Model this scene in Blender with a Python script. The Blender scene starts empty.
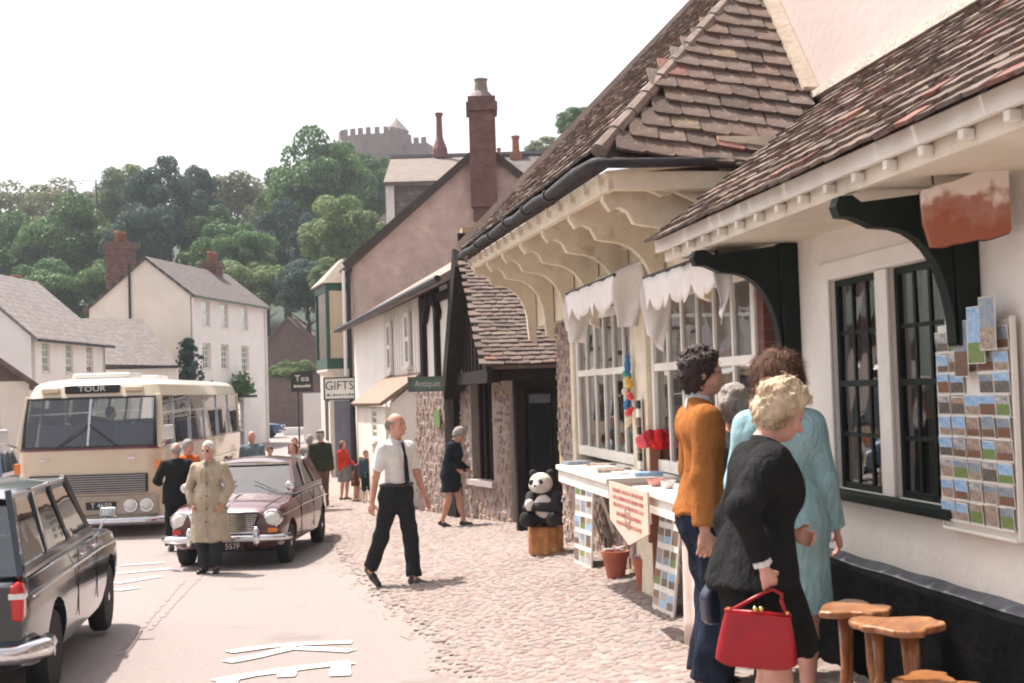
import bpy, math, random
import numpy as np
from mathutils import Matrix, Vector
random.seed(7); np.random.seed(7)
S = bpy.context.scene
C = S.collection
# ------------------------------------------------------------------ camera
CAMZ, FPX, CX, CY = 1.6, 1300.0, 512.0, 341.5
PITCH, ROLL = math.atan(48.5/1300), math.atan(0.03)
_f = Vector((0, math.cos(PITCH), math.sin(PITCH)))
_r0 = Vector((1, 0, 0)); _u0 = _r0.cross(_f)
UP = _u0*math.cos(ROLL) + _r0*math.sin(ROLL)
RT = _r0*math.cos(ROLL) - _u0*math.sin(ROLL)
cam = bpy.data.cameras.new('camera'); camo = bpy.data.objects.new('camera', cam); C.objects.link(camo)
camo.matrix_world = Matrix(((RT.x, UP.x, -_f.x, 0), (RT.y, UP.y, -_f.y, 0), (RT.z, UP.z, -_f.z, CAMZ), (0, 0, 0, 1)))
cam.sensor_width = 36; cam.lens = FPX*36/1024; cam.clip_end = 3000; cam.clip_start = .05
cam.dof.use_dof = True; cam.dof.focus_distance = 11.5; cam.dof.aperture_fstop = 6.3
S.camera = camo
# ------------------------------------------------------------------ sky, sun, exposure
SUN_EL, SUN_AZ = math.radians(61), math.radians(-46)       # azimuth clockwise from +Y
w = bpy.data.worlds.new('World'); S.world = w; w.use_nodes = True
nt = w.node_tree; bg = nt.nodes['Background']
sky = nt.nodes.new('ShaderNodeTexSky'); sky.sky_type = 'NISHITA'; sky.sun_disc = False
sky.sun_elevation = SUN_EL; sky.sun_rotation = SUN_AZ % (2*math.pi)
sky.air_density = .9; sky.dust_density = 4.0; sky.ozone_density = .6
hs = nt.nodes.new('ShaderNodeHueSaturation'); hs.inputs['Saturation'].default_value = .28
nt.links.new(sky.outputs[0], hs.inputs['Color']); wt = nt.nodes.new('ShaderNodeMix'); wt.data_type = 'RGBA'; wt.blend_type = 'MULTIPLY'; wt.inputs[0].default_value = 1; wt.inputs[7].default_value = (1, .96, .955, 1)
nt.links.new(hs.outputs[0], wt.inputs[6]); nt.links.new(wt.outputs[2], bg.inputs[0])
bg.inputs[1].default_value = .145
SD = Vector((math.sin(SUN_AZ)*math.cos(SUN_EL), math.cos(SUN_AZ)*math.cos(SUN_EL), math.sin(SUN_EL)))
sl = bpy.data.lights.new('sun', 'SUN'); sl.energy = 4.5; sl.angle = math.radians(.6); sl.color = (1, .91, .83)
so = bpy.data.objects.new('sun', sl); C.objects.link(so)
so.rotation_euler = (-SD).to_track_quat('-Z', 'Y').to_euler()
S.view_settings.view_transform = 'Standard'; S.view_settings.look = 'None'
S.view_settings.gamma = 1; S.view_settings.exposure = 1.02
S.render.engine = 'CYCLES'; S.cycles.max_bounces = 6; S.cycles.transparent_max_bounces = 12
S.cycles.filter_width = 2.0; S.cycles.use_denoising = True
# ------------------------------------------------------------------ pixels to places
def ray(px, py):
    return (_f + RT*((px-CX)/FPX) + UP*((CY-py)/FPX))
def P(px, py, y):                      # the point of that pixel's ray at distance y down the street
    d = ray(px, py); return Vector((0, 0, CAMZ)) + d*(y/d.y)
def lerp(a, b, t): return a+(b-a)*t
def interp(x, pts):
    if x <= pts[0][0]: return pts[0][1]
    for (x0, y0), (x1, y1) in zip(pts, pts[1:]):
        if x <= x1: return y0+(y1-y0)*(x-x0)/(x1-x0)
    return pts[-1][1]
def sst(t): t = max(0., min(1., t)); return t*t*(3-2*t)
EDGE = [(0, .85), (8.5, -.47), (11, -.95), (14, -1.74), (18.7, -2.75), (28.3, -4.75), (36, -6.3), (46, -8.6), (60, -11)]
ROAD = [(0, -.04), (5, -.18), (9.4, -.40), (13.4, -.50), (17, -.6), (24, -.68), (30, -.8), (77, -.8), (95, -.6), (140, 2)]
def ground(x, y):
    z = interp(y, ROAD); lat = x-interp(y, EDGE)
    if lat > 0:
        sl_ = interp(y, [(0, .15), (14, .15), (21, .06), (60, .04)])
        z += .05*sst(lat/.2)+sl_*min(lat, 2.4)
    return z
def G(px, py):                         # where that pixel's ray meets the ground
    d = ray(px, py); lo, hi = 3., 120.
    for _ in range(50):
        m = (lo+hi)/2; p = Vector((0, 0, CAMZ))+d*(m/d.y)
        if p.z > ground(p.x, p.y): lo = m
        else: hi = m
    p = Vector((0, 0, CAMZ))+d*(lo/d.y); p.z = ground(p.x, p.y); return p
# shop front frame: a along the wall (away), o out towards the street, z up
_d = ray(311, 396); D1 = Vector((_d.x, _d.y, 0)).normalized(); NO = Vector((-D1.y, D1.x, 0))
W0 = Vector((2.873, 0, 0))
def frame(org, d):                     # x = d, y = left of d, z up
    d = Vector((d[0], d[1], 0)).normalized(); n = Vector((-d.y, d.x, 0)); o = Vector(org)
    return Matrix(((d.x, n.x, 0, o.x), (d.y, n.y, 0, o.y), (0, 0, 1, o.z if len(o) > 2 else 0), (0, 0, 0, 1)))
SHOP = frame((W0.x, W0.y, 0), D1)
def on(px, py, o, fr=None):            # (a, z) where the pixel's ray meets the plane at offset o of a frame
    fr = fr or SHOP; inv = fr.inverted(); q = inv @ Vector((0, 0, CAMZ)); d = inv.to_3x3() @ ray(px, py)
    t = (o-q.y)/d.y; return q.x+d.x*t, q.z+d.z*t
# ------------------------------------------------------------------ materials
MATS = {}
def M(name, c, r=.75, c2=None, sc=6., bump=0., bsc=40., metal=0., spec=.4, coat=0., rnd=0., stretch=None, c3=None, c3sc=3., c3t=.62, det=5.):
    if name in MATS: return MATS[name]
    m = bpy.data.materials.new(name); m.use_nodes = True; t = m.node_tree; N = t.nodes; L = t.links
    b = N['Principled BSDF']; b.inputs['Roughness'].default_value = r; b.inputs['Metallic'].default_value = metal
    b.inputs['Specular IOR Level'].default_value = spec; b.inputs['Coat Weight'].default_value = coat
    b.inputs['Coat Roughness'].default_value = .06
    tc = N.new('ShaderNodeTexCoord'); src = tc.outputs['Object']
    if stretch:
        mp = N.new('ShaderNodeMapping'); mp.inputs['Scale'].default_value = stretch; L.new(src, mp.inputs[0]); src = mp.outputs[0]
    if c2 is None: c2 = tuple(x*.8 for x in c)
    nz = N.new('ShaderNodeTexNoise'); nz.inputs['Scale'].default_value = sc; nz.inputs['Detail'].default_value = det
    nz.inputs['Roughness'].default_value = .65; L.new(src, nz.inputs['Vector'])
    cr = N.new('ShaderNodeValToRGB'); cr.color_ramp.elements[0].position = .34; cr.color_ramp.elements[1].position = .66
    cr.color_ramp.elements[0].color = (*c2, 1); cr.color_ramp.elements[1].color = (*c, 1)
    L.new(nz.outputs[0], cr.inputs[0]); col = cr.outputs[0]
    if c3:
        n3 = N.new('ShaderNodeTexNoise'); n3.inputs['Scale'].default_value = c3sc; n3.inputs['Detail'].default_value = 6
        L.new(src, n3.inputs['Vector'])
        r3 = N.new('ShaderNodeValToRGB'); r3.color_ramp.elements[0].position = c3t; r3.color_ramp.elements[1].position = c3t+.06
        L.new(n3.outputs[0], r3.inputs[0])
        mx = N.new('ShaderNodeMix'); mx.data_type = 'RGBA'; L.new(r3.outputs[0], mx.inputs[0]); L.new(col, mx.inputs[6])
        mx.inputs[7].default_value = (*c3, 1); col = mx.outputs[2]
    if rnd:
        oi = N.new('ShaderNodeObjectInfo'); mr = N.new('ShaderNodeMapRange'); mr.inputs[3].default_value = 1-rnd; mr.inputs[4].default_value = 1+rnd
        L.new(oi.outputs['Random'], mr.inputs[0])
        h = N.new('ShaderNodeHueSaturation'); L.new(col, h.inputs['Color']); L.new(mr.outputs[0], h.inputs['Value']); col = h.outputs[0]
    L.new(col, b.inputs['Base Color'])
    if bump:
        n2 = N.new('ShaderNodeTexNoise'); n2.inputs['Scale'].default_value = bsc; n2.inputs['Detail'].default_value = 4; L.new(src, n2.inputs['Vector'])
        bp = N.new('ShaderNodeBump'); bp.inputs['Strength'].default_value = bump; bp.inputs['Distance'].default_value = .02
        L.new(n2.outputs[0], bp.inputs['Height']); L.new(bp.outputs[0], b.inputs['Normal'])
    MATS[name] = m; return m
def glass(name, tint=(1, 1, 1), gl=.06, rough=.02):
    m = bpy.data.materials.new(name); m.use_nodes = True; t = m.node_tree; N = t.nodes; L = t.links
    N.remove(N['Principled BSDF']); out = N['Material Output']
    tr = N.new('ShaderNodeBsdfTransparent'); tr.inputs[0].default_value = (*tint, 1)
    g = N.new('ShaderNodeBsdfGlossy'); g.inputs['Roughness'].default_value = rough
    fr = N.new('ShaderNodeFresnel'); fr.inputs[0].default_value = 1.5
    ad = N.new('ShaderNodeMath'); ad.operation = 'ADD'; ad.use_clamp = True; ad.inputs[1].default_value = gl
    nz = N.new('ShaderNodeTexNoise'); nz.inputs['Scale'].default_value = 1.6; bp = N.new('ShaderNodeBump'); bp.inputs['Strength'].default_value = .06; bp.inputs['Distance'].default_value = .05
    tc = N.new('ShaderNodeTexCoord'); L.new(tc.outputs['Object'], nz.inputs['Vector']); L.new(nz.outputs[0], bp.inputs['Height']); L.new(bp.outputs[0], g.inputs['Normal'])
    L.new(fr.outputs[0], ad.inputs[0]); mx = N.new('ShaderNodeMixShader')
    L.new(ad.outputs[0], mx.inputs[0]); L.new(tr.outputs[0], mx.inputs[1]); L.new(g.outputs[0], mx.inputs[2]); L.new(mx.outputs[0], out.inputs[0])
    return m
def brickmat(name, c, c2, mortar, sc=1., r=.85):
    m = bpy.data.materials.new(name); m.use_nodes = True; t = m.node_tree; N = t.nodes; L = t.links; b = N['Principled BSDF']; b.inputs['Roughness'].default_value = r
    tc = N.new('ShaderNodeTexCoord'); mp = N.new('ShaderNodeMapping'); mp.inputs['Rotation'].default_value = (math.radians(90), 0, math.radians(12))
    L.new(tc.outputs['Object'], mp.inputs[0])
    bt = N.new('ShaderNodeTexBrick'); bt.inputs['Scale'].default_value = sc; bt.inputs['Brick Width'].default_value = .225; bt.inputs['Row Height'].default_value = .075
    bt.inputs['Mortar Size'].default_value = .006; bt.inputs['Color1'].default_value = (*c, 1); bt.inputs['Color2'].default_value = (*c2, 1); bt.inputs['Mortar'].default_value = (*mortar, 1)
    L.new(mp.outputs[0], bt.inputs['Vector'])
    nz = N.new('ShaderNodeTexNoise'); nz.inputs['Scale'].default_value = 5; L.new(tc.outputs['Object'], nz.inputs['Vector'])
    mx = N.new('ShaderNodeMix'); mx.data_type = 'RGBA'; mx.blend_type = 'MULTIPLY'; mx.inputs[0].default_value = .7
    rp = N.new('ShaderNodeValToRGB'); rp.color_ramp.elements[0].position = .3; rp.color_ramp.elements[0].color = (.45, .42, .4, 1); rp.color_ramp.elements[1].position = .7
    L.new(nz.outputs[0], rp.inputs[0]); L.new(bt.outputs[0], mx.inputs[6]); L.new(rp.outputs[0], mx.inputs[7]); L.new(mx.outputs[2], b.inputs['Base Color'])
    MATS[name] = m; return m
def slatemat(name, c, c2, gap, w_, h_, rot):
    m = brickmat(name, c, c2, gap); bt = [n for n in m.node_tree.nodes if n.type == 'TEX_BRICK'][0]
    bt.inputs['Brick Width'].default_value = w_; bt.inputs['Row Height'].default_value = h_; bt.inputs['Mortar Size'].default_value = .012
    mp = [n for n in m.node_tree.nodes if n.type == 'MAPPING'][0]; mp.inputs['Rotation'].default_value = rot
    return m
# ------------------------------------------------------------------ mesh building
class MB:
    def __init__(s): s.v = []; s.f = []; s.m = []
    def add(s, vs, fs, mi=0, mat=None):
        n = len(s.v)
        s.v += [tuple(mat @ Vector(v)) if mat else tuple(v) for v in vs]
        s.f += [tuple(i+n for i in f) for f in fs]; s.m += [mi]*len(fs); return s
    def box(s, x0, x1, y0, y1, z0, z1, mi=0, mat=None):
        v = [(x, y, z) for z in (z0, z1) for y in (y0, y1) for x in (x0, x1)]
        return s.add(v, [(0, 2, 3, 1), (4, 5, 7, 6), (0, 1, 5, 4), (2, 6, 7, 3), (0, 4, 6, 2), (1, 3, 7, 5)], mi, mat)
    def prism(s, poly, ax, t0, t1, mi=0, mat=None):
        def mk(p, t): return (t, p[0], p[1]) if ax == 'x' else (p[0], t, p[1]) if ax == 'y' else (p[0], p[1], t)
        n = len(poly); v = [mk(p, t0) for p in poly]+[mk(p, t1) for p in poly]
        f = [tuple(range(n))[::-1], tuple(range(n, 2*n))]+[(i, (i+1) % n, (i+1) % n+n, i+n) for i in range(n)]
        return s.add(v, f, mi, mat)
    def bar(s, a, b, w_, h_, mi=0, up=(0, 0, 1)):
        a = Vector(a); b = Vector(b); d = (b-a).normalized(); u = Vector(up)
        if abs(d.dot(u)) > .98: u = Vector((1, 0, 0))
        r = d.cross(u).normalized(); u = r.cross(d)
        v = [p+r*(i*w_/2)+u*(j*h_/2) for p in (a, b) for j in (-1, 1) for i in (-1, 1)]
        return s.add(v, [(0, 2, 3, 1), (4, 5, 7, 6), (0, 1, 5, 4), (2, 6, 7, 3), (0, 4, 6, 2), (1, 3, 7, 5)], mi)
    def tube(s, pts, r, n=8, mi=0, cap=True, sx=1.):
        pts = [Vector(p) for p in pts]; k = len(pts); rs = r if isinstance(r, (list, tuple)) else [r]*k; v = []; u = None
        for i, p in enumerate(pts):
            d = (pts[min(i+1, k-1)]-pts[max(i-1, 0)]).normalized()
            if u is None: u = Vector((0, 0, 1)) if abs(d.z) < .9 else Vector((1, 0, 0))
            x = d.cross(u).normalized(); u = x.cross(d).normalized()
            v += [p+x*(math.cos(2*math.pi*j/n)*rs[i]*sx)+u*(math.sin(2*math.pi*j/n)*rs[i]) for j in range(n)]
        f = [(i*n+j, i*n+(j+1) % n, (i+1)*n+(j+1) % n, (i+1)*n+j) for i in range(k-1) for j in range(n)]
        if cap: f += [tuple(range(n))[::-1], tuple(range((k-1)*n, k*n))]
        return s.add(v, f, mi)
    def lathe(s, prof, n=16, mi=0, mat=None):
        v = [(r*math.cos(2*math.pi*j/n), r*math.sin(2*math.pi*j/n), z) for r, z in prof for j in range(n)]; k = len(prof)
        f = [(i*n+j, i*n+(j+1) % n, (i+1)*n+(j+1) % n, (i+1)*n+j) for i in range(k-1) for j in range(n)]
        f += [tuple(range(n))[::-1], tuple(range((k-1)*n, k*n))]
        return s.add(v, f, mi, mat)
    def grid(s, fn, nu, nv, mi=0, wrap=False):
        v = [fn(i/nu, j/nv) for j in range(nv+1) for i in range(nu+1)]; w_ = nu+1
        return s.add(v, [(j*w_+i, j*w_+i+1, (j+1)*w_+i+1, (j+1)*w_+i) for j in range(nv) for i in range(nu)], mi)
    def wall(s, x0, x1, z0, z1, holes, y0, y1, mi=0, ri=None):   # wall between planes y0 (back) and y1 (front) with rectangular openings
        ri = mi if ri is None else ri
        xs = sorted({x0, x1, *[h[0] for h in holes], *[h[1] for h in holes]}); zs = sorted({z0, z1, *[h[2] for h in holes], *[h[3] for h in holes]})
        for i in range(len(xs)-1):
            for j in range(len(zs)-1):
                cx, cz = (xs[i]+xs[i+1])/2, (zs[j]+zs[j+1])/2
                if any(h[0] < cx < h[1] and h[2] < cz < h[3] for h in holes): continue
                q = [(xs[i], zs[j]), (xs[i+1], zs[j]), (xs[i+1], zs[j+1]), (xs[i], zs[j+1])]
                s.add([(x, y1, z) for x, z in q], [(3, 2, 1, 0)], mi); s.add([(x, y0, z) for x, z in q], [(0, 1, 2, 3)], mi)
        for a, b, c, d in list(holes):
            s.add([(a, y0, c), (a, y1, c), (a, y1, d), (a, y0, d), (b, y0, c), (b, y1, c), (b, y1, d), (b, y0, d)],
                  [(0, 3, 2, 1), (4, 5, 6, 7), (0, 1, 5, 4), (3, 7, 6, 2)], ri)
        s.add([(x0, y0, z0), (x0, y1, z0), (x0, y1, z1), (x0, y0, z1), (x1, y0, z0), (x1, y1, z0), (x1, y1, z1), (x1, y0, z1)],
              [(0, 1, 2, 3), (4, 7, 6, 5), (0, 4, 5, 1), (3, 2, 6, 7)], mi)
        return s
    def mesh(s, name, mats, smooth=False):
        me = bpy.data.meshes.new(name); me.from_pydata(s.v, [], s.f)
        for m in (mats if isinstance(mats, (list, tuple)) else [mats]): me.materials.append(m)
        if any(s.m): me.polygons.foreach_set('material_index', s.m)
        if smooth: me.polygons.foreach_set('use_smooth', [True]*len(s.f))
        me.update(); return me
    def build(s, name, mats, parent=None, smooth=False, bevel=0., mat=None, seg=2, auto=None):
        return link(name, s.mesh(name, mats, smooth), parent, mat, bevel, seg, auto)
def link(name, me, parent=None, mat=None, bevel=0., seg=2, auto=None):
    o = bpy.data.objects.new(name, me); C.objects.link(o)
    if parent is not None: o.parent = parent
    if mat is not None: o.matrix_local = mat
    if bevel:
        b = o.modifiers.new('bevel', 'BEVEL'); b.width = bevel; b.segments = seg; b.limit_method = 'ANGLE'; b.angle_limit = math.radians(35)
    if auto: # smooth by angle
        me.polygons.foreach_set('use_smooth', [True]*len(me.polygons)); me.set_sharp_from_angle(angle=math.radians(auto))
    return o
def tag(o, label=None, cat=None, group=None, kind=None):
    if label: o['label'] = label
    if cat: o['category'] = cat
    if group: o['group'] = group
    if kind: o['kind'] = kind
    return o
def thing(name, label, cat, mat=None, group=None):
    o = bpy.data.objects.new(name, None); C.objects.link(o); o.empty_display_size = .2
    if mat is not None: o.matrix_world = mat
    return tag(o, label, cat, group)
def T(x, y, z=0, rz=0, rx=0, ry=0): return Matrix.Translation((x, y, z)) @ Matrix.Rotation(rz, 4, 'Z') @ Matrix.Rotation(ry, 4, 'Y') @ Matrix.Rotation(rx, 4, 'X')
def copy_tree(o, parent=None):
    c = o.copy(); C.objects.link(c); c.parent = parent
    for k in o.children: copy_tree(k, c)
    return c
def text(s, size, name, mat, parent, m, ext=.001, sx=1.):
    cu = bpy.data.curves.new(name, 'FONT'); cu.body = s; cu.size = size; cu.extrude = ext; cu.align_x = 'CENTER'; cu.align_y = 'CENTER'; cu.resolution_u = 3
    t = bpy.data.objects.new('tmp_text', cu); C.objects.link(t); dg = bpy.context.evaluated_depsgraph_get(); dg.update()
    me = bpy.data.meshes.new_from_object(t.evaluated_get(dg)); bpy.data.objects.remove(t); bpy.data.curves.remove(cu)
    me.materials.clear(); me.materials.append(mat); me.transform(Matrix.Diagonal((sx, 1, 1, 1)))
    return link(name, me, parent, m)
def face_m(p, right, up):              # matrix whose x is right, y is up, z is their cross product
    r = Vector(right).normalized(); u = Vector(up).normalized(); n = r.cross(u); p = Vector(p)
    return Matrix(((r.x, u.x, n.x, p.x), (r.y, u.y, n.y, p.y), (r.z, u.z, n.z, p.z), (0, 0, 0, 1)))
white = M('white_paint', (.78, .75, .69), .55, (.66, .62, .55), 3, .12, 60)
limewash = M('limewash_wall', (.78, .74, .68), .9, (.70, .655, .60), 1.3, .5, 14)
cream = M('cream_paint', (.72, .645, .51), .65, (.60, .52, .39), 5, .2, 40, c3=(.50, .42, .30), c3sc=6, c3t=.64)
black = M('black_green_paint', (.008, .014, .012), .55, (.014, .02, .016), 8, .15, 40, spec=.15)
darkwood = M('dark_timber', (.028, .021, .017), .8, (.012, .010, .009), 9, .35, 30, stretch=(1, 1, 4), spec=.12)
wood = M('varnished_wood', (.40, .17, .06), .3, (.20, .07, .025), 4, .15, 24, coat=.4, stretch=(7, 1.5, 1.5), c3=(.46, .24, .10), c3sc=3, c3t=.58)
iron = M('dark_iron', (.03, .033, .036), .5, metal=.3)
chrome = M('chrome', (.75, .75, .76), .16, (.62, .62, .63), 4, metal=1.)
rubber = M('tyre_rubber', (.018, .018, .019), .85, bump=.1)
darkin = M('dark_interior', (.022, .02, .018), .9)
winglass = glass('window_glass', (.80, .83, .82), .20)
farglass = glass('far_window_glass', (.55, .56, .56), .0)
carglass = glass('vehicle_glass', (.84, .89, .90), .10)
lamp_glass = M('lamp_lens', (.78, .78, .74), .12, (.6, .6, .58), 40, coat=.6)
amber = M('amber_lens', (.8, .22, .02), .2, coat=.5); redlens = M('red_lens', (.55, .012, .01), .15, coat=.6)
# ================================================================== ground, road, pavement
asphalt = M('pale_asphalt', (.30, .256, .243), .92, (.215, .182, .172), 55, .5, 160, c3=(.215, .18, .168), c3sc=.75, c3t=.61, det=3)
def axis(*seg):
    out = []
    for a, b, n in seg: out += [a+(b-a)*i/n for i in range(n)]
    return out+[seg[-1][1]]
xs = axis((-90, -14, 12), (-14, 5, 64), (5, 70, 10)); ys = axis((-20, 2, 6), (2, 30, 84), (30, 130, 34))
mb = MB(); w_ = len(xs)
mb.add([(x, y, ground(x, y)) for y in ys for x in xs], [(j*w_+i, j*w_+i+1, (j+1)*w_+i+1, (j+1)*w_+i) for j in range(len(ys)-1) for i in range(w_-1)])
road = tag(mb.build('road', asphalt, smooth=True), kind='structure')
def wall_x(y):                         # where the pavement ends at the house fronts
    if y < 15: return W0.x+.15+D1.x/D1.y*y
    return interp(y, [(15, .55), (19.4, .1), (23, -1.45), (30, -3.1), (36, -4.6), (46, -7.4)])
paving = M('pavement_bed', (.285, .235, .21), .95, (.215, .175, .155), 3, .5, 60)
mb = MB(); yy = axis((3.5, 46, 130)); n_ = 16
mb.add([(lerp(interp(y, EDGE)+.04*math.sin(y*5)+.03*math.sin(y*13), wall_x(y), i/n_), y, 0) for y in yy for i in range(n_+1)],
       [(j*(n_+1)+i, j*(n_+1)+i+1, (j+1)*(n_+1)+i+1, (j+1)*(n_+1)+i) for j in range(len(yy)-1) for i in range(n_)])
mb.v = [(x, y, ground(x, y)+.006) for x, y, z in mb.v]
pave = tag(mb.build('pavement', paving, smooth=True), kind='structure')
cob = [M('cobble_%s' % n, c, .85, c2, 9, .4, 70, rnd=.16) for n, c, c2 in (('pink', (.345, .268, .24), (.27, .205, .182)), ('buff', (.36, .30, .262), (.28, .228, .196)), ('grey', (.31, .264, .245), (.235, .197, .182)), ('red', (.315, .235, .205), (.235, .17, .148)))]
def cobble(seed):
    r = random.Random(seed); n = 7; ring = [(1+r.uniform(-.22, .22)) for _ in range(n)]
    v = []
    for k, (s_, z) in enumerate(((1., -.35), (.92, .25), (.58, .62))):
        for j in range(n):
            a = 2*math.pi*j/n; v.append((math.cos(a)*ring[j]*s_, math.sin(a)*ring[j]*s_, z+r.uniform(-.06, .06)))
    v.append((0, 0, .7))
    f = [(k*n+j, k*n+(j+1) % n, (k+1)*n+(j+1) % n, (k+1)*n+j) for k in range(2) for j in range(n)]+[(2*n+j, 2*n+(j+1) % n, 3*n) for j in range(n)]
    return v, f
shapes = [cobble(i) for i in range(8)]
rc = random.Random(3); spots = []
y = 6.4
while y < 30:
    st = .075+.0016*y; x = interp(y, EDGE)-.02+rc.uniform(0, st)
    while x < wall_x(y)-.03:
        spots.append((x+rc.uniform(-.02, .02), y+rc.uniform(-.03, .03), st)); x += st*rc.uniform(.82, 1.3)
    y += st*.86
def shows(x, y):
    v = Vector((x, y, ground(x, y)-CAMZ)); d = v.dot(_f); return abs(v.dot(RT)/d*FPX) < 520 and -v.dot(UP)/d*FPX < 345
vis = [s for s in spots if shows(s[0], s[1])]; near = set(sorted(vis, key=lambda s: s[1])[:300])
cme = []
for i, (v, f) in enumerate(shapes):
    b = MB(); b.add(v, f); cme.append(b.mesh('cobble', cob[i % 4], True))
rest = MB()
for s in spots:
    x, y, st = s; k = rc.randrange(8); sz = st*.47*rc.uniform(.85, 1.15); hz = .011*rc.uniform(.6, 1.25)
    mt = T(x, y, ground(x, y)+.008, rc.uniform(0, 6.28), rc.uniform(-.05, .05), rc.uniform(-.05, .05)) @ Matrix.Diagonal((sz*rc.uniform(1, 1.35), sz, hz, 1))
    if s in near: link('cobble', cme[k], pave, mt)
    else: rest.add(shapes[k][0], shapes[k][1], k % 4, mt)
o = rest.build('cobble_field', cob, pave, smooth=True); o['kind'] = 'stuff'
# worn paint on the road, laid on the road surface
roadpaint = M('worn_road_paint', (.66, .63, .60), .85, (.50, .46, .44), 16, c3=(.33, .285, .27), c3sc=24, c3t=.60)
pm = MB()
def stripe(px_pts, wd):
    pts = [G(*p) for p in px_pts]; fine = []
    for a, b in zip(pts, pts[1:]):
        n = max(1, int((b-a).length/.12)); fine += [a.lerp(b, i/n) for i in range(n)]
    fine.append(pts[-1]); vs = []
    for i, p in enumerate(fine):
        d = fine[min(i+1, len(fine)-1)]-fine[max(i-1, 0)]; d.z = 0; d.normalize(); q = Vector((-d.y, d.x, 0))*wd/2*(1+.08*math.sin(i*1.9))
        for v in (p-q, p+q): vs.append((v.x, v.y, ground(v.x, v.y)+.010))
    pm.add(vs, [(2*i, 2*i+2, 2*i+3, 2*i+1) for i in range(len(fine)-1)])
stripe([(228, 653), (264, 648), (300, 645), (352, 643)], .15)
stripe([(226, 663), (258, 657), (282, 651), (296, 648)], .15); stripe([(296, 649), (320, 650), (352, 652)], .15)
stripe([(217, 682), (250, 676), (300, 669), (352, 663)], .17)
stripe([(225, 693), (228, 681)], .15); stripe([(286, 678), (288, 671)], .13); stripe([(340, 677), (341, 665)], .15)
stripe([(118, 574), (150, 571), (172, 569)], .16); stripe([(116, 584), (158, 577)], .16); stripe([(115, 591), (136, 588)], .2); stripe([(120, 566), (165, 563)], .12)
o = pm.build('road_marking', roadpaint, road)
lining = MB()
for (a, b, wd) in (((118, 655), (185, 580), .06), ((150, 630), (205, 572), .05)):
    n = 14
    for i in range(n):
        p0 = G(*[lerp(a[k], b[k], i/n) for k in (0, 1)]); p1 = G(*[lerp(a[k], b[k], (i+.8)/n) for k in (0, 1)]); d = (p1-p0).normalized(); q = Vector((-d.y, d.x, 0))*wd*rc.uniform(.3, .7)
        lining.add([(v.x, v.y, ground(v.x, v.y)+.005) for v in (p0-q, p1-q*.6, p1+q, p0+q*.7)], [(0, 1, 2, 3)])
lining.build('road_crack_seal', M('road_tar_seam', (.27, .225, .205), .9), road)
# ------------------------------------------------------------------ hill
def hill(x, y):
    z = interp(y, [(84, -1.2), (100, 1.5), (130, 7), (180, 17), (240, 30), (300, 40), (340, 42), (420, 30), (700, 10)])
    z -= 1.0
    if x > 10: z *= max(.25, 1-(x-10)/120)
    return z+.8*math.sin(x*.13)*math.sin(y*.09)
grass = M('hillside_undergrowth', (.022, .040, .018), .95, (.014, .026, .012), .25, .6, 2)
mb = MB(); xs = axis((-260, 200, 56)); ys = axis((84, 340, 42), (340, 900, 14)); w_ = len(xs)
mb.add([(x, y, hill(x, y)) for y in ys for x in xs], [(j*w_+i, j*w_+i+1, (j+1)*w_+i+1, (j+1)*w_+i) for j in range(len(ys)-1) for i in range(w_-1)])
tag(mb.build('hill', grass, smooth=True), kind='structure')
# ------------------------------------------------------------------ castle
castle_stone = M('castle_sandstone', (.25, .14, .115), .9, (.17, .095, .08), .35, .3, 2)
castle_slate = M('castle_turret_slate', (.20, .16, .15), .8)
cs = thing('castle', 'red sandstone castle with battlements and a conical turret above the wood', 'castle', T(P(378, 200, 300).x, 300, 0, math.radians(-12)))
def ztop(py, y): return CAMZ+(393-py)/FPX*y
zt = ztop(129, 300)
mb = MB(); oct_ = [(-8.6, -2), (-6.8, -5.2), (-1, -6.2), (5, -5.2), (6.6, -2), (6.6, 7), (-8.6, 7)]
mb.prism(oct_, 'z', 30, zt-1.6); mb.prism([(x*1.035, y*1.04-.1) for x, y in oct_], 'z', zt-6.4, zt-5.9)
mb.build('tower', castle_stone, cs)
for (x0, y0), (x1, y1) in zip(oct_[:5], oct_[1:6]):
    L_ = math.hypot(x1-x0, y1-y0); n = max(2, int(L_/1.9)); ang = math.atan2(y1-y0, x1-x0)
    for i in range(n):
        t = (i+.5)/n; b = MB(); b.box(-.55, .55, -.02, .55, -.15, 1.5); b.build('merlon', castle_stone, cs, mat=T(lerp(x0, x1, t), lerp(y0, y1, t), zt-1.6, ang))
mb = MB(); mb.box(6.6, 12.2, 0, 8, 28, zt-3.4); mb.build('side_range', castle_stone, cs)
for i in range(3): b = MB(); b.box(-.6, .6, 0, .5, -.1, 1.4); b.build('merlon', castle_stone, cs, mat=T(7.7+i*1.8, 0, zt-3.4))
mb = MB(); mb.lathe([(2.5, zt-9), (2.5, zt-.4), (2.7, zt-.3), (2.7, zt+.1)], 16, mat=T(4.3, 2.2)); tu = mb.build('turret', castle_stone, cs)
mb = MB(); mb.lathe([(3.0, zt), (.15, ztop(115, 300)), (.02, ztop(112, 300))], 16, mat=T(4.3, 2.2)); mb.build('cone_roof', castle_slate, tu)
mb = MB(); mb.tube([(4.3, 2.2, ztop(114, 300)), (4.3, 2.2, ztop(106, 300))], .06, 5); mb.build('weather_vane', iron, tu)
for k, x in enumerate((-5, 2.2)):
    b = MB(); b.box(-.35, .35, -.1, .1, -1.1, 1.1); b.build('window', darkin, cs, mat=T(x, -5.9 if k else -5.62, zt-9.5, 0 if k else -.17))
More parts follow.
